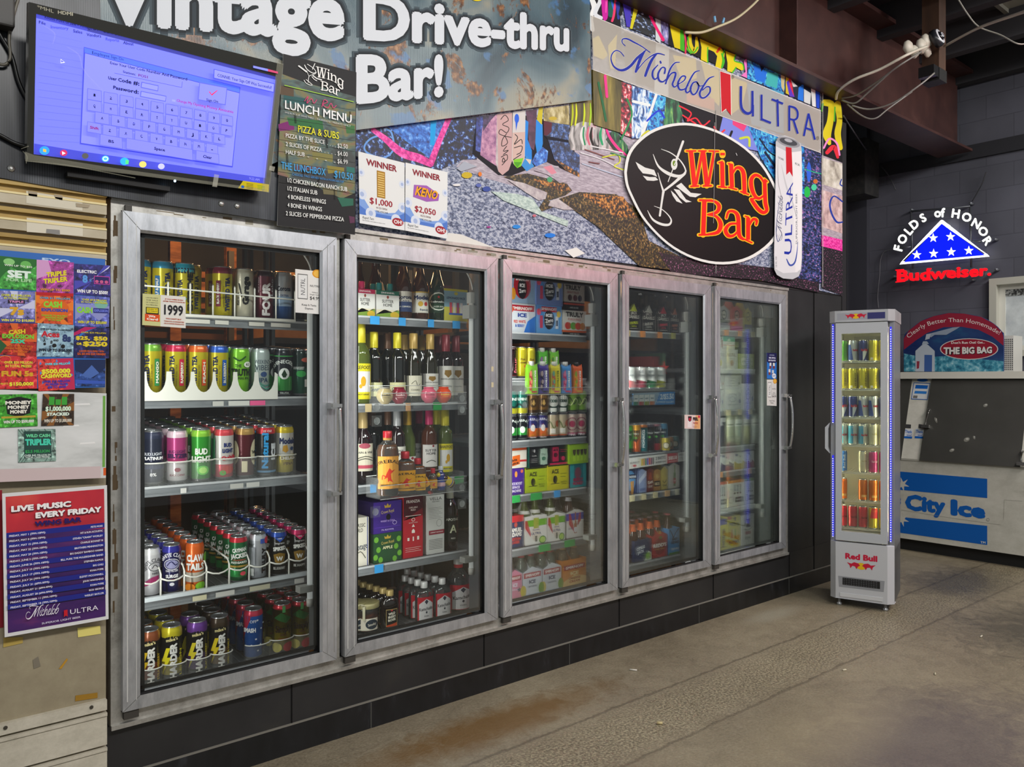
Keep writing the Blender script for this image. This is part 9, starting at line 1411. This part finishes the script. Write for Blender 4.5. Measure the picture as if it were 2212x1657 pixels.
R(((640,1290),(690,1245),(715,1230),(740,1245),(790,1290),(790,1450),(640,1450)),'#aab4be');R(((700,1215),(730,1215),(745,1235),(690,1240)),'#9aa6b2');R(((710,1320),(770,1322),(768,1450),(708,1450)),'#3a5a94')
R(((650,1370),(672,1370),(668,1425),(650,1430)),'#8a3040');R(((730,1160),(790,1145),(930,1108),(985,1102),(960,1120),(880,1165),(790,1165),(760,1185)),'#8a96a6');R(((725,1160),(760,1155),(750,1195),(715,1205)),'#a8b0bc')
tag(m.build('ice_topper_sign'),'red and blue arched ice sign standing on top of the ice chest','sign')
m=MB();q=[onX(u,v,6.4)for u,v in KT2((1328,1450),(1402,1450),(1402,1182),(1328,1172))];y0,y1,z0,z1=q[1].y,q[0].y,1.4425,q[3].z;m.box(6.4,6.6,y0,y1,z0,z1,mat('#c9c8c2',.4))
for i in range(5):
    for j in range(16):m.box(6.399,6.4,y0+(i+.3)*(y1-y0)/5.2,y0+(i+.8)*(y1-y0)/5.2,z0+.02+j*(z1-z0-.04)/16,z0+.03+j*(z1-z0-.04)/16,mat('#3a3a3a',.6))
tag(m.build('vent_box'),'white perforated metal box on the ice chest under the window','vent box')
m=MB();p=onZ(2143,1214,0);m.box(-.05,.05,-.02,.02,0,.012,mat('#a9a9a4',.4));o=m.build('crushed_paper',loc=(p.x,p.y,0),rot=(0,0,1.2));tag(o,'crushed pale paper scrap at the foot of the ice chest','litter')
# ================================================================ lit beer sign on the block wall
XS=6.70;ls=thing('light_sign','lit wall sign with blue starred triangle and red lettering','light sign',(XS,.15,2.6));s0=Vector((XS,.15,2.6))
def lsb(name,fn,draw):m=MB();a=Art(m,fn,dl=.00005);draw(a,m);o=m.build(name,ls);o.location=-s0
WL,BLU_,REDL=mat('#fbfbf2',.3,0,1.7),mat('#0a1ae0',.3,0,1.0),mat('#f0101c',.3,0,1.1);wf_=wallX(XS)
def arcs(a,m):
    for s,x,y,r_,hh in(('F',508,490,1.34,65),('O',540,420,1.05,63),('L',588,355,.86,63),('D',632,305,.68,63),('S',700,255,.5,61),('of',830,215,0,66),('H',955,222,-.16,65),('O',1040,250,-.3,63),('N',1115,300,-.52,63),('O',1168,360,-.7,63),('R',1202,435,-.98,63)):
        vs,ts,x0,x1=glyphs(s,3);k=hh/CAPH;c,d=math.cos(-r_),math.sin(-r_)
        for mt,g,l_ in((mat('#55585e',.4),.07,.001),(WL,.018,.006)):a.l=l_;[a.tris(KT2(*[(x+((px+ox_-(x0+x1)/2)*c+(-(py+oy_-CAPH/2))*-d)*k,y+((px+ox_-(x0+x1)/2)*d+(-(py+oy_-CAPH/2))*c)*k)for px,py in vs]),ts,mt)for ox_,oy_ in Art.copies(max(g,.03)if g<.05 else .071)]
lsb('arched_lettering',wf_,arcs)
def tri(a,m):
    a.stroke(KT2((845,285),(1205,545),(525,605),(845,285),(900,325)),8.5,WL,sm=False);a.l=.004;a.poly(KT2((845,300),(1180,545),(550,600)),BLU_);a.l=.006
    for x,y in((780,412),(915,402),(652,543),(783,533),(920,520),(1057,510)):a.star(*KT2((x,y))[0],10.5,WL,.4,5,-PI/2)
lsb('lit_triangle',wf_,tri)
def bud(a,m):
    q=KT2((497,754),(1232,704),(1232,616),(497,662));a.textq('Budweiser.',q,mat('#6a6e76',.4),.12);a.l=.008;a.textq('Budweiser.',q,REDL,.04)
    for x0,y0,x1,y1 in((490,662,550,657),(490,755,560,748),(1080,712,1115,709),(700,742,770,736),(740,652,765,650),(880,667,905,665)):a.stroke(KT2((x0,y0),(x1,y1)),2.2,REDL,sm=False)
lsb('red_lettering',wf_,bud)
def frm(a,m):
    P=lambda x,y:onX(*KT2((x,y))[0],XS+.03)
    for p in(((605,205),(1065,165)),((605,205),(620,650)),((1065,165),(1075,640)),((500,490),(605,480)),((1150,440),(1070,440))):m.tube([P(*p[0]),P(*p[1])],.009,mat('#5a5c62',.3,.5),6)
    for x,y in((605,190),(1065,140),(470,710),(1265,655),(1080,735),(1255,420)):c=P(x,y);m.tube([c,c+Vector((.065,0,0))],.011,mat('#777a80',.3,.4),8)
lsb('sign_frame',wf_,frm)
cable('sign_cable',[onX(*KT2(p)[0],6.765)for p in((470,500),(400,515),(368,580),(360,700),(345,860),(352,960))],.004,'#5a5a60','thin grey cord hanging from the lit beer sign')
cable('hanging_chain',[onX(u,v,6.755)for u,v in((2100,435),(2120,400),(2130,372))],.004,'#2a2a2c','short dark chain above the lit beer sign','chain');cable('hanging_chain',[onY(1822,250,-.05),onY(1848,290,.2),onX(1880,335,6.7),onX(1915,372,6.74),onX(1935,410,6.755)],.005,'#4a4a4e','long thin chain sloping from the banner corner to the block wall','chain')
# ================================================================ timber post, cameras and wiring under the ceiling
m=MB();pw=speck('stained_post',[(.3,'#2a1c14'),(.5,'#4a3222'),(.7,'#6a4a32')],4,(1,1,.15),rough=.7,detail=8);m.box(4.985,5.095,-.55,-.44,3.48,ZC-.002,pw);m.box(4.98,5.1,-.555,-.435,3.40,3.48,mat('#141414',.6));tag(m.build('timber_post'),'stained timber post hanging from the ceiling with a camera on it','post')
sc_=thing('security_camera','round white security camera on the timber post','security camera',onY(2017,87,-.56));m=MB();X9=Matrix.Rotation(PI/2-.35,4,'X')@Matrix.Rotation(0,4,'Y');m.lathe([(.062,0),(.062,.03),(.05,.045),(.045,.045)],mat('#22242a',.3),20,xf=X9);m.lathe([(.056,.031),(.05,.047),(.034,.047)],mat('#c9cbd0',.3),20,xf=X9,cap=False);m.build('housing',sc_);m=MB();m.lathe([(.034,.04),(.026,.056),(.012,.06),(0,.06)],mat('#101218',.1),16,xf=X9);m.lathe([(.018,.058),(.015,.062),(.012,.0605)],mat('#b8bcc4',.3),14,xf=X9,cap=False);m.build('lens',sc_)
m=MB();p=onY(2010,158,-.5);m.box(-.07,.07,-.05,.05,-.04,.03,mat('#17181a',.4));m.box(.02,.06,-.052,-.05,-.01,.02,mat('#9a9ca0',.3));o=m.build('wire_box',loc=tuple(p));tag(o,'small black box under the foot of the timber post','box')
m=MB();B9=mat('#b9b4a6',.5)
for k,(u,v,s_)in enumerate(((1962,103,.055),(1975,112,.05),(1990,100,.06),(2000,90,.06),(2003,112,.045))):c=onY(u,v,-.52-.01*(k%2));m.lathe([(s_*.3,-s_*.8),(s_,-s_*.2),(s_*.8,s_*.5),(s_*.3,s_*.8)],B9,9,c=tuple(c),sy=.5)
tag(m.build('plastic_bag'),'crumpled pale plastic bag tied against the timber post','bag')
cw,cg='#c9c4b4','#7f7d78'
cable('white_cable',[onY(1806,214,-.06),onY(1812,196,-.12),onY(1845,172,-.25),onY(1900,150,-.4),onY(1960,118,-.56),onY(2003,100,-.57)],.009,cw,'thick white cable rising from the banner corner to the post')
cable('grey_cable',[onY(1818,212,-.06),onY(1850,205,-.15),onY(1890,180,-.3),onY(1945,140,-.5),onY(1990,112,-.57)],.006,cg,'grey cable with a blue plug below the white cable');cable('grey_cable',[onY(1818,216,-.06),onY(1846,223,-.15),onY(1875,200,-.25),onY(1930,150,-.45)],.006,cg,'grey cable with a red plug near the banner corner')
cable('grey_cable',[onY(1840,228,-.1),onY(1880,236,-.2),onY(1930,222,-.35),onY(1985,185,-.5),onY(2018,158,-.55)],.006,cg,'grey cable drooping from the banner corner to the black box');cable('grey_cable',[onY(1830,225,-.1),onY(1862,250,-.2),onY(1890,256,-.28),onY(1920,234,-.35),onY(1970,198,-.45)],.005,cg,'lowest drooping grey cable beside the banner corner')
cable('white_cable',[onY(2040,100,-.58),onY(2110,62,-1.0),onY(2190,33,-1.4),onY(2230,20,-1.6)],.008,'#b0ac9e','white cable running from the post to the ceiling edge');cable('thin_wire',[onY(2065,-10,-.9),onY(2090,30,-.95),onY(2115,58,-1.0),onY(2160,75,-1.1),onY(2200,95,-1.2),onY(2230,90,-1.2)],.004,'#8a8880','thin wire hanging loose under the ceiling')
cable('conduit_pipe',[onX(1848,142,6.5),onX(1925,140,6.5),onX(2003,120,6.5)],.014,'#8a8a86','thin grey conduit crossing the block wall top','pipe',2);cable('lamp_wire',[onY(1480,70,-.17),onY(1515,70,-.18),onY(1550,58,-.18),onY(1590,40,-.2),onY(1625,12,-.22),onY(1650,-15,-.24)],.007,'#c2b896','pale wire looping over the brown steel beam')
for u,v,lab in((1545,48,'first blue wire connector on the steel beam'),(1561,50,'second blue wire connector, nearer the beam end')):p=onY(u,v,-.18);cable('wire_connector',[p,p+Vector((.012 if u>1550 else-.008,0,.03))],.007,'#7ab0d8',lab,'connector',2)
bpy.data.objects.remove(_FO)
